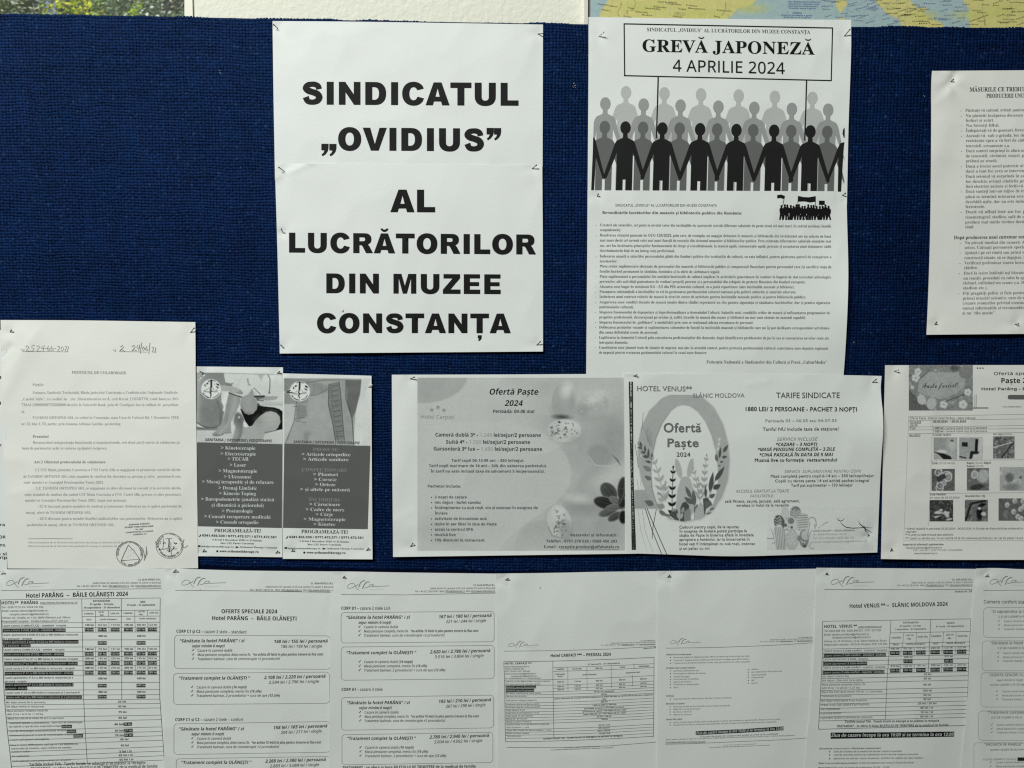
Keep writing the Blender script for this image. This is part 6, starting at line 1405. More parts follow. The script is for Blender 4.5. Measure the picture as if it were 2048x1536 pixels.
offer_box(k, 122, 1466, 1284, 1720, -18, '”Tratament complet la OLĂNEȘTI ”', '2.268 lei / 2.380 lei / persoană', '2.883 lei / 3.084 lei / single', IT2, False, -16)
k.build()
V3_ = View(650, 1130, 3.783)
S3 = bottom_sheet(2, 'tariff sheet of four rounded offer boxes, edges lapping its neighbours on both sides', [(661.5, 1143), (688, 1142.6), (800, 1145), (1015, 1147.5)], [(661.5, 1143), (660, 1300), (657.4, 1536), (656, BOT)], [(1015, 1147.5), (1014, 1536), (1014, BOT)], 23, [pin_dent(684.5, 1157, crease=.0008), bump(850, 1330, 130, 90, .0006), crease(735, 1150, 742, 1144, -.0004, 3)])
k = Ink(S3, 'letterhead', V3_); logo(k, 694.5, 1161.5, 1.05); head(k, V3_, 1287, 159, 606, dy=.006)
k.line([(122, 223), (600, 226), (1292, 212)], .9, .45); k.build()
k = Ink(S3, 'printed_text', V3_)
k.t(123, 338, 495, 338, 23, 'b', 'CORP D1 – {r}cazare 2 stele LUX', .2, 2)
I3 = [('Cazare în cameră dublă', 256), ('Masă pensiune completă, meniu fix   {bi}*se achita 15 lei/zi in plus pentru trecere la fisa cont', 866), ('Tratament balnear, cura de crenoterapie +2 proceduri/zi', 610)]
I3b = [(a, int(b * .975)) for a, b in IT2]
offer_box(k, 121, 360, 1280, 590, -10, '”Sănătate la hotel PARÂNG” / zi', '167 lei / 180 lei / persoană', '221 lei / 244 lei / single', I3, True, -8)
offer_box(k, 122, 620, 1280, 872, -12, '”Tratament complet la OLĂNEȘTI ”', '2.620 lei / 2.780 lei / persoană', '3.516 lei / 3.804 lei / single', I3b, False, 0)
k.t(125, 953, 435, 952, 23, 'b', 'CORP A1 – {r}cazare 3 stele', .2, 2)
offer_box(k, 125, 1002, 1276, 1250, -18, '”Sănătate la hotel PARÂNG” / zi', '193 lei / 210 lei / persoană', '267 lei / 298 lei / single', I3, True, -4)
offer_box(k, 128, 1284, 1270, 1512, -18, '”Tratament complet la OLĂNEȘTI ”', '2.780 lei / 2.940 lei / persoană', '3.804 lei / 4.092 lei / single', I3b, False, -16)
k.t(132, 1545, 1140, 1533, 22, 'b', 'TRATAMENT - se ofera in baza BILETULUI DE TRIMITERE de la medicul de familie', .2, 2)
k.build()

# -- Carpati tariff, small reduced print
V4_ = View(980, 1130, 3.783); v = V4_
S4 = bottom_sheet(3, 'tariff sheet blank on top with a small reduced price table low down', [(991.5, 1147), (1100, 1146), (1200, 1143.5), (1345, 1142)], [(991.5, 1147), (994, 1300), (996, 1536), (998, BOT)], [(1345, 1142), (1343, 1536), (1343, BOT)], 24, [pin_dent(1009, 1161, .001, crease=.0012), bump(1170, 1200, 60, 50, .0006, .4), bump(1110, 1260, 70, 60, .0005)])
k = Ink(S4, 'letterhead', V4_); logo(k, 1017, 1282.5, .76); head(k, V4_, 1252, 578, 415, dy=.022, cap=8)
k.line([(107, 652), (500, 648), (900, 636), (1256, 616)], .8, .45); k.t(1160, 637, 1253, 630, 11, 'bi', 'Anexa nr. 3B', .3); k.line([(380, 165), (378, 180)], 1.2, .25); k.build()
def SLx(x, y):   # how far a row rises to the right of the left border on this bowed sheet
    t = np.maximum(x - 110, 0) / 1130; return -36 * t ** 1.8 * (.9 + (y - 700) / 2500)
k = Ink(S4, 'price_table', v)
def bow(x0, x1, y, w_=.7, c=.4): k.line([(x, y + SLx(x, y)) for x in np.linspace(x0, x1, 10)], w_, c)
def bt(x0, y, x1, s, st='r', c=.42, cap=11): k.t(x0, y + SLx(x0, y), x1, y + SLx(x1, y), cap, st, s, c)
bow(104, 1242, 731, .9); bow(475, 1242, 780); bow(475, 1242, 809); bow(108, 1240, 871); bow(112, 1240, 913); bow(476, 1240, 938)
for y in (963, 984, 1006, 1044, 1067, 1090, 1112, 1134, 1156, 1178, 1200, 1244, 1266, 1288): bow(113, 1238, y)
bow(114, 1236, 1312); bow(116, 1236, 1337, .9)
k.line([(104, 731), (110, 870), (113, 1100), (116, 1337)], .9, .4); k.line([(475, 728), (476, 870), (480, 1100), (483, 1305)], .8, .4); k.line([(1241, 695), (1240, 870), (1239, 1100), (1236, 1302)], .9, .4)
for x, a, b in ((588, 780, 960), (733, 780, 960), (916, 776, 950), (1088, 770, 815), (1078, 860, 945)): k.line([(x, a + SLx(x, a)), (x + 2, b + SLx(x, b))], .7, .45)
for y in (913, 938): k.rect(118, y + 0 , 348 if y == 913 else 334, y + 22, .18, -2)
k.build()
k = Ink(S4, 'table_text', v, 2)
k.t(459, 697, 914, 686, 23, 'b', 'Hotel CARPAȚI *** – PREDEAL 2024', .2, 3)
bt(112, 752, 315, 'HOTEL CARPAȚI ***', 'b', .25, 14)
for y, x0, x1, s in ((774, 113, 297, 'www.hotelcarpatipredeal.ro'), (791, 113, 257, 'Telefon: 0268 456 283'), (809, 113, 300, '0751 270 635 / 0751 228 639'), (828, 113, 345, 'Email: vanzari.predeal@alfahotels.ro'), (846, 158, 353, 'receptie.predeal@alfahotels.ro'), (863, 116, 382, 'Str. Nicolae Bălcescu, nr.1, Predeal, Brașov'), (887, 116, 452, 'Camera cu mic dejun bufet si acces la centrul'), (907, 116, 382, 'SPA (piscina,sauna, jacuzzi, cardio)'), (976, 118, 384, 'Mic dejun (suplimentar celui inclus)'), (998, 118, 276, 'Fișă cont de la minim'), (1030, 118, 352, 'Tarif pentru o singura noapte (1)'), (1060, 118, 373, 'Închiriere sală de conferințe MICĂ'), (1082, 120, 377, 'Închiriere sală de conferințe MARE'), (1103, 121, 262, 'Copii până în 6 ani'), (1125, 121, 372, 'Copii între 6 ani împliniți si 14 ani'), (1147, 122, 322, 'Copii peste 14 ani împliniți'), (1169, 122, 280, 'Masaj 30 / 50 minute'), (1191, 123, 310, 'Masaj cu pietre vulcanice'), (1213, 123, 447, 'Aparate cardio cu scuză electrică (turistul din'), (1234, 124, 295, 'afara hotelului – 1 oră)'), (1257, 124, 463, 'Acces SPA ( turiști din afara hotelului – 1 ora)'), (1279, 124, 296, 'Halat / prosop ( patea)'), (1300, 124, 230, 'Tenis de masă')): bt(x0, y, x1, s, 'r', .42, 10)
for y, x0, x1, s in ((768, 740, 982, '01 ianuarie – 31 decembrie'), (799, 502, 560, 'CAMERA'), (799, 624, 694, 'LOC IN DBL'), (800, 795, 852, 'CAM SGL'), (800, 984, 1022, 'SUITA'), (801, 1124, 1206, 'GARSONIERA'), (836, 495, 566, '2 persoane'), (854, 513, 548, 'lei/zi'), (846, 699, 806, 'tarife lei/zi/pers'), (844, 1028, 1132, '2 persoane lei/zi'), (895, 509, 560, '350 lei'), (895, 638, 686, '175 lei'), (896, 800, 850, '295 lei'), (896, 974, 1022, '400 lei'), (897, 1136, 1184, '550 lei'), (929, 509, 560, '290 lei'), (929, 638, 686, '145 lei'), (929, 800, 850, '235 lei'), (930, 974, 1022, '380 lei'), (930, 1136, 1184, '440 lei'), (953, 509, 560, '300 lei'), (953, 638, 686, '150 lei'), (953, 800, 850, '207 lei'), (954, 974, 1022, '330 lei'), (955, 1136, 1184, '400 lei'), (978, 787, 938, '45 lei / zi / persoană'), (1000, 843, 884, '80 lei'), (1022, 487, 1230, 'pentru intervalul de 2 noapte la limitul stationare se poate percepe un tarif de 15% in plus pe o noapte de'), (1038, 848, 878, '25%'), (1058, 838, 888, '600 lei'), (1081, 774, 955, '1.400 lei (600 cu 400 lei)'), (1104, 713, 1014, 'gratuitate la cazare / mic dejun la cerere'), (1126, 700, 1028, 'gratuitate la cazare / mic dejun 45 lei / copil'), (1148, 702, 1026, 'cazare 50% din loc / mic dejun 45 lei / copil'), (1170, 810, 916, '60 lei / 100 lei'), (1190, 842, 890, '100 lei'), (1234, 820, 907, '30 lei / ora'), (1256, 821, 906, '50 lei/pers'), (1278, 815, 908, '20 lei / intrare'), (1300, 826, 908, '15 lei / ora')): bt(x0, y, x1, s, 'b', .32, 10)
bt(400, 1324, 1006, 'Tarifele includ TVA.  Taxele locale se adaugă și se plătesc la recepție.', 'bi', .3, 12)
k.line([(127, 1380), (500, 1382), (900, 1368), (1256, 1340)], .8, .45); bt(560, 1395, 830, 'S.C. ALFA HOTELS Registrul Comertului J40/12345/2003', 'r', .45, 6); bt(458, 1408, 934, 'Cont RO18 BRMA 0120 0000 1180 4100, BRM Sucursala București – SMB București – SC Alfa Hotels SRL', 'b', .4, 6)
k.build()
k = Ink(S4, 'reversed_text', v, 4)
bt(120, 931, 345, 'SINDICAT pana la 30 persoane', 'b', .8, 11); bt(120, 955, 331, 'SINDICAT peste 31 persoane', 'b', .8, 11); k.build()

# -- facilities list
V5_ = View(1300, 1130, 3.783); v = V5_
S5 = bottom_sheet(4, 'tariff sheet blank on top with a small faint bullet list and one black banner line', [(1315.5, 1142), (1450, 1141), (1560, 1138.5), (1665, 1137)], [(1315.5, 1142), (1315, 1300), (1313, 1420), (1315, 1536), (1316, BOT)], [(1665, 1137), (1663, 1536), (1660, BOT)], 25, [pin_dent(1334, 1156, .001, crease=.001), bump(1500, 1200, 80, 50, .0005, .4)])
def SLx5(x, y): t = np.maximum(x - 110, 0) / 1130; return -34 * t ** 1.5 * (.8 + (y - 700) / 1500)
k = Ink(S5, 'letterhead', V5_); logo(k, 1340.5, 1277, .76); head(k, V5_, 1232, 553, 400, dy=.024, cap=8)
k.line([(122, 629), (500, 624), (900, 609), (1232, 589)], .8, .45); k.build()
k = Ink(S5, 'printed_text', v)
def b5(x0, y, x1, s, st='r', c=.42, cap=11): k.t(x0, y + SLx5(x0, y), x1, y + SLx5(x1, y), cap, st, s, c)
for x0, y, x1, s in ((124, 683, 312, 'Hotelul are in componenta:'), (124, 785, 342, 'Facilitati hotel si dotari camere:'), (122, 996, 183, 'Facilitati:'), (122, 1055, 262, 'Manutisier si baiuliari'), (121, 1174, 245, 'Centru WELLNESS:')): b5(x0, y, x1, s, 'b', .35)
for x0, y, x1, s in ((178, 705, 752, '95 camere duble la 3* standard (cada cu/fara sau vestia, pat matrimonial sau twin)'), (178, 727, 747, '3 suite la 4* (camera marita, vestile, pat matrimonial si canapea extensibila, frecvn)'), (178, 748, 757, '7 garsoniere la 3* (camera standard, anteo, casa, pat matrimonial, coltar extensibil)'), (178, 806, 370, 'garderoba antiseismantis lulu'), (178, 827, 420, 'seif receptie (se elibereaz de camera)'), (178, 850, 298, 'camera de bagaje'), (178, 869, 368, 'acces persoane cu handicap'), (178, 890, 312, 'parcare gr 50 locuri'), (178, 910, 370, 'climatizare in zonele publice'), (178, 933, 213, 'WI-FI'), (768, 807, 818, 'telefon'), (768, 828, 998, 'aer conditionat (in functie de zona)'), (768, 850, 878, 'cabină dusj/cadă'), (768, 870, 862, 'uscător de păr'), (768, 891, 790, 'seif'), (768, 912, 812, 'balcon'),
                     (178, 1019, 616, 'ecran de proiectie, videoproiector, flipchart, internet, climatizare'), (176, 1078, 604, 'restaurant de 300 de locuri plus 80 locuri pe terasa neacoperita'), (176, 1097, 380, 'lobby bar in receptie 30 locuri'), (176, 1117, 316, 'bar de zi cu 40 locuri'), (176, 1138, 313, 'cafe bar cu 24 locuri'), (176, 1197, 985, 'piscina incalzita, sauna umedă, saună uscată, jacuzzi in piscina, sala intretinere si aparate cardio, chaiese turnee din masaj'), (176, 1216, 958, 'accesul la SPA se face cu echipament personal (halat, prosop) si papuci (se inchiriaza contra cost) de la receptia SPA')):
    b5(x0, y, x1, s, 'r', .45, 10); k.ell(x0 - 24, y - 5 + SLx5(x0 - 24, y), 4, 4, .3, 8)
b5(380, 1310, 970, 'În funcție de gradul de ocupare este posibil ca orele sa fie modificate', 'i', .38, 11); b5(120, 1326, 1095, 'Pentru detalii si rezervari va rugam sa ne contactati sau sa solicitati Agentia de turism care va informeaza despre cazarea la hotel – mentiuni; detalii suplimentare', 'i', .5, 9); b5(118, 1346, 420, 'http://www.alfahotels.ro/ro/hotel-carpati/', 'i', .4, 10)
k.line([(118, 1322 + 26), (420, 1344)], .6, .5); k.line([(115, 1356), (300, 1352), (700, 1335), (1000, 1322), (1190, 1308)], .8, .45); b5(550, 1377, 806, 'S.C. ALFA HOTELS Registrul Comertului J40/12345', 'r', .45, 6); b5(445, 1391, 906, 'Cont RO18 BRMA 0120 0000 1180 4100, BRM Sucursala București – SC Alfa Hotels SRL', 'b', .4, 6)
k.quad([(346, 1258), (680, 1243), (680, 1270), (346, 1287)], .16); k.quad([(680, 1243), (1010, 1221), (1010, 1250), (680, 1270)], .16)
k.build()
k = Ink(S5, 'reversed_text', v, 4); k.t(348, 1282, 1008, 1245, 19, 'bi', 'Ziua de cazare incepe la ora 16:00 si se termina la ora 12:00', .88); k.build()

# -- Venus tariff
V6_ = View(1620, 1130, 3.783); v = V6_
S6 = bottom_sheet(5, 'tariff sheet with a bordered price table above a thick black banner line, leaning left', [(1632.5, 1135.5), (1700, 1136), (1850, 1137), (1975, 1138)], [(1632.5, 1135.5), (1629, 1288), (1622, 1400), (1614, 1473), (1609, 1536), (1596, BOT)], [(1975, 1138), (1965, 1300), (1950, 1536), (1940, BOT)], 26, [pin_dent(1650.5, 1149), bump(1860, 1190, 60, 40, .0005, .4)])
def XL6(y): return np.interp(y, [425, 700, 1000, 1240, 1536], [96, 92, 78, 64, 52])
def SL6(y): return np.interp(y, [180, 425, 700, 1000, 1240], [.003, .017, .021, .020, .026])
k = Ink(S6, 'letterhead', V6_); logo(k, 1662, 1153, 1.08); head(k, V6_, 1230, 117, 570, dy=.008)
k.line([(108, 185), (600, 186), (1228, 186)], .9, .45); k.t(1094, 208, 1226, 206, 14, 'bi', 'Anexa nr. 03', .3); k.build()
k = Ink(S6, 'heading', V6_); k.t(300, 325, 1042, 309, 30, 'b', 'Hotel VENUS ** –  SLĂNIC MOLDOVA 2024', .18, 3); k.build()
k = Ink(S6, 'price_table', v)
def h6(y, xa=None, xb=None, w_=.8, c=.38):
    xa = XL6(y) if xa is None else xa; xb = np.interp(y, [425, 1240], [1217, 1180]) if xb is None else xb
    k.line([(x, y - (x - 96) * SL6(y)) for x in np.linspace(xa, xb, 8)], w_, c)
def t6(x0, y, x1, s, st='r', c=.42, cap=14): k.t(x0, y, x1, y - (x1 - x0) * SL6(y), cap, st, s, c)
for y in (426, 636, 668, 701, 730, 765, 796, 829, 860, 893, 949, 985, 1019, 1052, 1086, 1118, 1149, 1179): h6(y)
h6(1242, None, None, 1.0)
for y in (520, 600): h6(y + 3, 605, None)
k.line([(XL6(y), y) for y in (426, 560, 700, 850, 1000, 1120, 1242)], 1.0, .35); k.line([(613, 418), (603, 560), (596, 700), (582, 880), (577, 1000), (571, 1168)], .9, .38); k.line([(1217, 404), (1207, 600), (1198, 800), (1192, 1000), (1186, 1155)], .9, .38); k.line([(914, 410), (907, 560), (900, 700), (893, 815)], .9, .38)
for pts in ([(708, 516), (702, 600)], [(806, 513), (802, 600)], [(1010, 508), (1005, 590)], [(1106, 504), (1104, 590)], [(690, 630), (687, 690)], [(790, 628), (787, 690)], [(1002, 620), (998, 680)], [(1100, 618), (1098, 678)], [(686, 750), (683, 815)], [(790, 748), (786, 813)], [(998, 742), (994, 806)], [(1098, 740), (1096, 804)], [(700, 600), (697, 632)], [(1005, 592), (1003, 625)]): k.line(pts, .7, .42)
REV = []
for y, x0, x1, s in ((692, 103, 572, 'Cazare camera {b}2 stele confort{r} - {b}standard -sindicat'), (754, 98, 430, 'Cazare apartament {b}2 stele-sindicat'), (821, 95, 560, 'Cazare camera {b}2 stele confort{r} - {b}superior -sindicat')):
    k.rect(x0, y - 20, x1 + 3, y + 7, .17, -(x1 - x0) * .012); REV.append((x0 + 2, y, x1, s))
TX6 = []
for y, vals, inv in ((640, ('190', '95', '171', '250', '125', '225'), 0), (673, ('180', '90', '162', '240', '120', '216'), 1), (772, ('210', '105', '191', '270', '135', '245'), 0), (805, ('200', '100', '180', '260', '130', '236'), 1)):
    for j, (x, q) in enumerate(zip((643, 740, 840, 948, 1046, 1148), vals)):
        yy = y - (x - 643) * .021
        if inv: k.rect(x - 37, yy - 22, x + 35, yy + 9, .17, -1); REV.append((x - 33, yy, x + 33, '{b}' + q + ' lei'))
        else: TX6.append((x - 33, yy, x + 33, ('{b}' if j % 3 == 0 else '') + q + ' lei'))
for x, y, q, inv in ((744, 703, '250', 0), (1050, 698, '310', 0), (742, 735, '230', 1), (1048, 731, '290', 1)):
    if inv: k.rect(x - 35, y - 22, x + 34, y + 8, .17); REV.append((x - 32, y, x + 32, '{b}' + q + ' lei'))
    else: TX6.append((x - 32, y, x + 32, '{b}' + q + ' lei'))
k.quad([(156, 1268), (620, 1265), (620, 1307), (156, 1315)], .14); k.quad([(620, 1265), (1092, 1260), (1090, 1299), (620, 1307)], .14)
k.rect(1572 - 0, 1458, 1700, 1484, .2)
k.build()
k = Ink(S6, 'table_text', v, 2)
t6(108, 476, 355, 'HOTEL  VENUS **', 'b', .22, 22); t6(366, 474, 542, 'www.hotelvenus.ro', 'i', .45, 13); k.line([(366, 477), (542, 474)], .6, .5)
for y, x0, x1, s in ((506, 108, 536, 'Tel: 0234 348 192 / 0234 348 027 / 0751 270 636'), (534, 108, 446, 'Email: vanzari.smoldova@alfahotels.ro'), (556, 170, 460, 'receptie.smoldova@alfahotels.ro'), (584, 106, 578, 'Adresa: str. M. Eminescu, nr.22, Slanic Moldova, Bacau'), (610, 106, 584, 'Responsabil complex:  NICOLAI Dinisanu 0751 270 892'), (657, 103, 583, 'Cazare camera {b}2 stele confort{r} - standard -receptie'), (720, 99, 438, 'Cazare apartament {b}2 stele{r} -receptie'), (784, 97, 569, 'Cazare camera {b}2 stele confort{r} - superior -receptie'),
                     (850, 94, 294, 'Mic dejun (meniu fix)'), (881, 92, 397, 'Mic dejun – fisa cont  (a la carte)'), (913, 90, 418, 'Masa pensiune completa meniu  fix'), (938, 88, 375, '(MD 35 lei + D 28 lei + C 27 lei)'), (968, 88, 546, 'Masa fisa cont de la minim 100 lei / zi / persoana'), (1000, 86, 312, 'Tratament (2 proceduri)'), (1034, 84, 430, 'Mic dejun copii (peste 6 ani impliniti)'), (1066, 84, 448, 'Pranz / Cina copii (peste 6 ani impliniti)'), (1098, 83, 228, 'Pat suplimentar'), (1130, 81, 236, 'Inchiriere racitor'), (1163, 79, 472, 'Supliment cazare cu animale de companie')): k.t(x0, y, x1, y - (x1 - x0) * .014, 14, 'r', s, .42)
for y, x0, x1, s in ((442, 706, 820, 'EXTRASEZON'), (468, 680, 838, '01 aprilie – 31 mai'), (493, 640, 878, '1 octombrie – 31 decembrie'), (445, 1035, 1093, 'SEZON'), (471, 954, 1165, '01 iunie - 30 septembrie'), (556, 616, 690, 'CAMERA'), (538, 724, 782, 'LOC IN'), (564, 738, 766, 'DBL'), (549, 814, 893, 'CAM SGL'), (544, 917, 994, 'CAMERA'), (534, 1030, 1085, 'LOC IN'), (560, 1041, 1070, 'DBL'), (543, 1116, 1194, 'CAM SGL'), (608, 628, 668, 'lei/zi'), (604, 730, 868, 'tarife lei/zi/pers'), (600, 932, 970, 'lei/zi'), (597, 1034, 1172, 'tarife lei/zi/pers')): t6(x0, y, x1, s, 'b', .38, 12)
for x0, y, x1, s in TX6: t6(x0, y, x1, s, 'r', .35, 14)
for y, x0, x1, s in ((834, 862, 918, '35 lei'), (866, 860, 915, '40 lei'), (912, 858, 916, '90 lei'), (957, 853, 922, '100 lei'), (990, 858, 914, '50 lei'), (1022, 857, 913, '30 lei'), (1055, 816, 956, '25 lei / 25 lei'), (1088, 834, 930, '40 lei / zi'), (1121, 836, 930, '10 lei / zi'), (1153, 834, 930, '65 lei / zi')): t6(x0, y, x1, s, 'b', .32, 14)
k.t(265, 1193, 980, 1186, 17, 'bi', 'Tarifele includ TVA.  Taxele locale se adaugă și se plătesc la recepție.', .28); k.t(203, 1228, 1048, 1219, 17, 'bi', 'TRATAMENT - se ofera in baza BILETULUI DE TRIMITERE de la medicul de familie', .28)
for x0, y, x1, s, b in ((70, 1395, 538, '{bi}Documente{i} necesare pentru {bi}efectuarea tratamentului:', 0), (180, 1418, 696, 'bilet de trimitere de la medicul de familie / medicul specialist', 1), (178, 1442, 820, 'card de sanatate activat sau adeverinta de la Casa de Asigurari sanatate', 1), (176, 1470, 856, 'adeverinta de salariat / cupon de pensie / certificat de nastere (la cazul copiilor)', 1), (62, 1506, 786, '{bi}Zilele in care se efectueaza proceduri: {i}in zilele de tratament (luni-vineri) in functie de cabinet', 0), (62, 1540, 600, '{bi}Programul{i} de lucru al bazei de tratament 07.00 - 15.00', 0)):
    k.t(x0, y, x1, y - (x1 - x0) * .008, 12, 'i', s, .38)
    if b: k.ell(148, y - 5, 5, 5, .25, 8)
k.build()
k = Ink(S6, 'reversed_text', v, 4)
for x0, y, x1, s in REV: k.t(x0, y, x1, y - (x1 - x0) * .013, 14, 'r', s, .82)
k.t(160, 1301, 1088, 1293, 25, 'bi', 'Ziua de cazare incepe la ora 16:00 si se termina la ora 12:00', .88); k.build()

# -- last sheet, cut by the right side of the photograph
S7 = bottom_sheet(6, 'tariff sheet in the bottom right corner with a column of faint rounded offer boxes', [(1952.5, 1137), (1990, 1135.5), (2048, 1139), (2290, 1142)], [(1952.5, 1137), (1944, 1236), (1941, 1315), (1930.6, 1455), (1921, 1536), (1908, BOT)], [(2290, 1142), (2270, 1536), (2260, BOT)], 27, [pin_dent(1970, 1153, .001, crease=.0012), bump(1960, 1420, 20, 100, .001)])
k = Ink(S7, 'letterhead', V6_); logo(k, 1980, 1153, 1.05); k.v = V6_; k.line([(1312, 192), (1600, 190), (1700, 190), (2400, 188)], .9, .5); k.build()
k = Ink(S7, 'printed_text', V6_)
k.t(1315, 290, 1900, 292, 25, 'r', 'Camere confort standard și superior', .25, 3)
for x0, y0, y1, x_, ty, s, s2, xs2, its in ((1312, 322, 548, 1372, 362, '”O săptămâna la Slănic”', '0 ZI DE CAZARE în PLUS', 1427, (432, 462, 492)), (1303, 574, 800, 1365, 600, '”Sănătate la hotel VENUS”', '0 ZI DE CAZARE în PLUS', 1420, (673, 704, 733)), (1294, 815, 1074, 1355, 842, '”OFERTA SENIORI SLĂNIC”', 'sejur minim 6 nopți', 1412, (963, 994, 1024)), (1275, 1104, 1326, 1342, 1125, '”Tratament complet la Slănic”', '0 ZI DE CAZARE în PLUS', 1372, (1216, 1246, 1274)), (1240, 1345, 1640, 1320, 1368, '”VACANȚĂ ÎN FAMILIE”', 'pachet valabil de duminica', 1364, (1500, 1530))):
    k.rbox(x0, y0, 2500, y1, 30, .8, .68, 0)
    k.t(x_, ty, x_ + len(s) * 14.5, ty - 2, 20, 'i', s, .4, 2); k.t(xs2, ty + 40 - 4, xs2 + len(s2) * 10.5, ty + 34, 14, 'i', s2, .42)
    for y in its:
        k.line([(xs2 - 5, y - 9), (xs2, y - 3), (xs2 + 9, y - 16)], 1.0, .45)
        k.t(xs2 + 40, y, xs2 + 300, y - 2, 14, 'i', ['Cazare cameră dublă 6 nopți', 'Masă pensiune completă zi', 'Tratament balnear, 2 proceduri'][its.index(y)], .52)
k.t(1364, 914, 1640, 910, 14, 'i', '0 ZI DE CAZARE în PLUS/ sejur', .42); k.t(1310, 1478, 1560, 1474, 13, 'i', '0 ZI DE CAZARE în PLUS/ zi', .5)
k.rect(1570, 1456, 1700, 1482, .2)
k.build()

# ================================================================== pins
def tube(p0, p1, r0, r1, n=8):
    p0 = np.array(p0, float); p1 = np.array(p1, float); d = p1 - p0; d /= np.linalg.norm(d)
    u = np.cross(d, [0.3, 1, .2]); u /= np.linalg.norm(u); w_ = np.cross(d, u)
    a = np.linspace(0, math.tau, n, endpoint=False)[:, None]
    ring = np.cos(a) * u + np.sin(a) * w_
    V = np.vstack([p0 + ring * r0, p1 + ring * r1, p0[None], p1[None]]); k_ = np.arange(n); q = (k_ + 1) % n
    Fv = np.vstack([np.stack([k_, q, q + n, k_ + n], -1), np.stack([np.full(n, 2 * n), q, k_, k_], -1)[:, [0, 1, 2, 2]], np.stack([np.full(n, 2 * n + 1), k_ + n, q + n, q + n], -1)])
    return V, Fv
def clean_obj(name, V, Fv, mat, parent, loc):
    fs = [tuple(int(x) for x in dict.fromkeys(f)) for f in Fv]
    me = bpy.data.meshes.new(name); L = np.array(loc)
    me.from_pydata([tuple(map(float, p - L)) for p in V], [], [f for f in fs if len(f) > 2]); me.update()
    me.polygons.foreach_set('use_smooth', [True] * len(me.polygons))
    me.materials.append(mat); o = bpy.data.objects.new(name, me); COL.objects.link(o)
    if parent: o.parent = parent
    return o
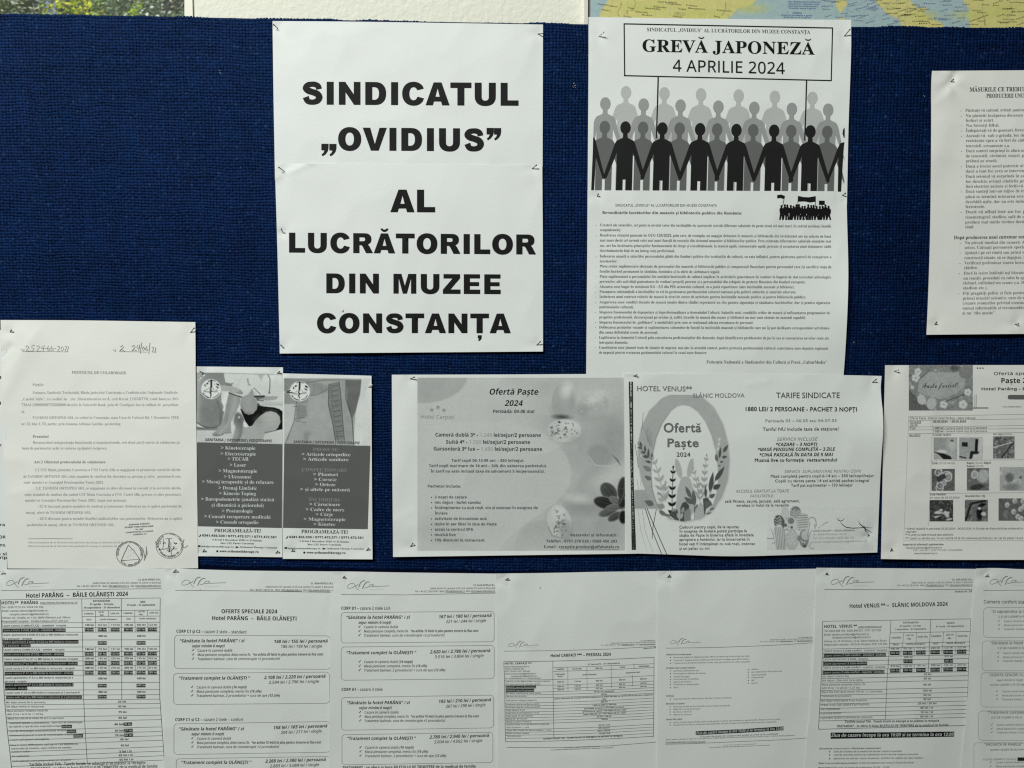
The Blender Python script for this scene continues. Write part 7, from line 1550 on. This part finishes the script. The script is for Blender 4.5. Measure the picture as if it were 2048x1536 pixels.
PINS = [(A1, (547.5, 49.5), (556, 57), 0, 'steel pin in the top left corner of the upper capital lettered sheet'), (A1, (1087, 67), (1075, 68), 0, 'steel pin near the top right corner of the upper capital lettered sheet'),
        (A2, (558, 335), (569.5, 343.5), 0, 'steel pin with a sharp crease below it, left, where the two title sheets overlap'), (A2, (1072.5, 330.5), (1064, 338), 0, 'steel pin at the right end of the overlap of the two title sheets'),
        (A2, (563, 458.5), (566.5, 467), 0, 'steel pin at the left margin beside the longest line of black capitals'), (A2, (562, 690.5), (567.6, 696), 0, 'steel pin in the bottom left corner of the lower title sheet'), (A2, (1080.5, 683.5), (1073, 690.6), 0, 'steel pin in the bottom right corner of the lower title sheet'),
        (B1, (1207, 65), (1197, 73), 1, 'bright pin left of the boxed strike title'), (B1, (1699.5, 59.5), (1688, 73), 0, 'steel pin in the top right corner of the strike poster'), (B2, (1196.5, 388.5), (1194, 393), 0, 'short dark pin under the left feet of the printed crowd'),
        (B2, (1690.5, 387), (1683, 392.3), 0, 'steel pin under the right feet of the printed crowd'), (G2, (1273.5, 750), (1266.4, 752.3), 0, 'steel pin in the top left corner of the rabbit egg offer'), (G2, (1752, 759), (1744, 765.6), 0, 'steel pin in the top right corner of the rabbit egg offer'),
        (G2, (1736.5, 1067.5), (1735, 1073), 1, 'bright pin at the lower right of the rabbit egg offer beside the branches'), (G1, (828.5, 754.5), (819.5, 758), 0, 'steel pin at the top left of the speckled egg offer'), (G1, (825.5, 1087), (820.5, 1094), 0, 'steel pin at the bottom left of the speckled egg offer'),
        (D1, (22.5, 660.5), (20, 664.5), 0, 'short dark pin at the top left of the yellowed protocol'), (D1, (388, 656.5), (380.6, 665.5), 0, 'steel pin at the top right corner of the yellowed protocol'), (E1, (400.5, 743.5), (407.5, 746), 0, 'dark pin at the top left of the bare legs leaflet'),
        (E1, (559, 743.5), (554, 747), 0, 'dark pin at the top right of the bare legs leaflet'), (E1, (408.5, 1100), (405, 1104.5), 0, 'steel pin at the bottom left of the bare legs leaflet'), (E1, (555.5, 1102.5), (550.8, 1107), 0, 'steel pin at the bottom right of the bare legs leaflet'),
        (E2, (579.5, 781), (572.7, 784.6), 0, 'steel pin through the white emblem edge of the corset leaflet'), (E2, (744.5, 770), (736, 774.7), 1, 'bright pin at the top right of the corset leaflet'), (E2, (585.5, 1099.5), (583, 1103.6), 0, 'steel pin at the bottom left of the corset leaflet'), (E2, (736.8, 1096.8), (732.8, 1101.6), 0, 'steel pin at the bottom right of the corset leaflet'),
        (C1, (1906.5, 159.5), (1900.5, 164), 0, 'dark pin in a puckered corner of the serif instruction sheet, top left'), (C1, (1873, 644.5), (1868.9, 650), 0, 'steel pin in the bottom left corner of the serif instruction sheet'), (C1, (2036.5, 647.8), (2029, 648.6), 0, 'steel pin low on the serif instruction sheet by the right edge of the photo'),
        (G3, (1796.5, 740), (1787, 742.3), 1, 'bright pin left of the flowered greeting card picture'), (G3, (1783.5, 1098), (1780.5, 1103), 0, 'steel pin at the bottom left of the small photos sheet'), (S1, (6, 1144.5), (2, 1149), 1, 'bright pin at the far left of the bottom row of tariffs'),
        (S2, (352, 1140.5), (345, 1145.5), 0, 'rusty pin at the top left of the second tariff sheet, beneath the leaflets'), (S3, (688.5, 1153.5), (684.5, 1157), 0, 'dark pin above the emblem of the third tariff sheet'), (S4, (1016, 1157.3), (1009.5, 1161), 0, 'steel pin at the top left of the blank topped tariff with the table'),
        (S5, (1339, 1151), (1333.8, 1156.5), 0, 'steel pin at the top left of the blank topped tariff with the bullet list'), (S6, (1654, 1146.5), (1650.4, 1149.5), 0, 'dark pin at the top left of the tariff with the thick black banner'), (S7, (1976, 1149.5), (1969, 1154), 1, 'bright pin at the top left of the last tariff sheet, bottom right')]
for sh, hd, en, br, lab in PINS:
    hx, hy = hd; ex, ey = en
    L = math.hypot(hx - ex, hy - ey)
    lift = min(.0062, max(.0032, L * .00045))
    p_e = sh.pos(ex, ey, -.0004); p_h = P(hx, hy, sh.h(np.array(hx), np.array(hy)) + lift)
    root = bpy.data.objects.new('pin', None); COL.objects.link(root); root.location = tuple(map(float, p_e)); root.empty_display_size = .005
    tag(root, lab, 'pin', 'pins holding the papers to the board')
    mt = M_STEEL2 if br else M_STEEL
    V_, F_ = tube(p_e - (p_h - p_e) * .25, p_h, .00043, .0005)
    clean_obj('shaft', V_, F_, mt, root, p_e)
    d = (p_h - p_e) / np.linalg.norm(p_h - p_e)
    V_, F_ = tube(p_h - d * .0002, p_h + d * .0005, .0009, .0008, 10)
    clean_obj('pin_head', V_, F_, mt, root, p_e)

# ---- lint on the cloth
M_LINT, nt, bs = new_mat('lint'); setc(bs, (.7, .68, .6), .9); add_bump(nt, bs, 900, .3, .0003)
M_LINT2, nt, bs = new_mat('orange_lint'); setc(bs, (.5, .16, .05), .9); add_bump(nt, bs, 900, .3, .0003)
for x, y, m_, lab, n_ in ((441, 143, M_LINT, 'tiny white fibre on bare cloth left of the title sheets', 3), (55, 548, M_LINT2, 'tiny orange speck on the cloth above the protocol', 1), (1848, 197, M_LINT, 'tiny white fibre on the cloth left of the instruction sheet', 2), (1150, 172, M_LINT, 'pale smudge of fibres between the two large posters', 9), (1707, 688, M_LINT, 'tiny pale fibre right of the strike poster', 2), (231, 26, M_LINT, 'white lint on the top edge of the board', 5)):
    Vs, Fs, nn = [], [], 0; c0 = P(x, y, .0012)
    for i in range(n_):
        dx, dz = r8.uniform(-.0022, .0022) * (n_ > 3), r8.uniform(-.003, .003) * (n_ > 1); a = r8.uniform(0, 3.1)
        q0 = c0 + np.array([dx, 0, dz]); q1 = q0 + np.array([math.cos(a) * .0012, -.0003, math.sin(a) * .0012])
        V_, F_ = tube(q0, q1, .0002, .00016, 5); Vs.append(V_); Fs.append(F_ + nn); nn += len(V_)
    o = clean_obj('lint', np.vstack(Vs), np.vstack(Fs), m_, None, c0); o.location = tuple(map(float, c0)); tag(o, lab, 'lint')

bpy.data.objects.remove(to_)
bpy.data.curves.remove(tc_)
for o in sc.objects:
    if '_o' in o: del o['_o']
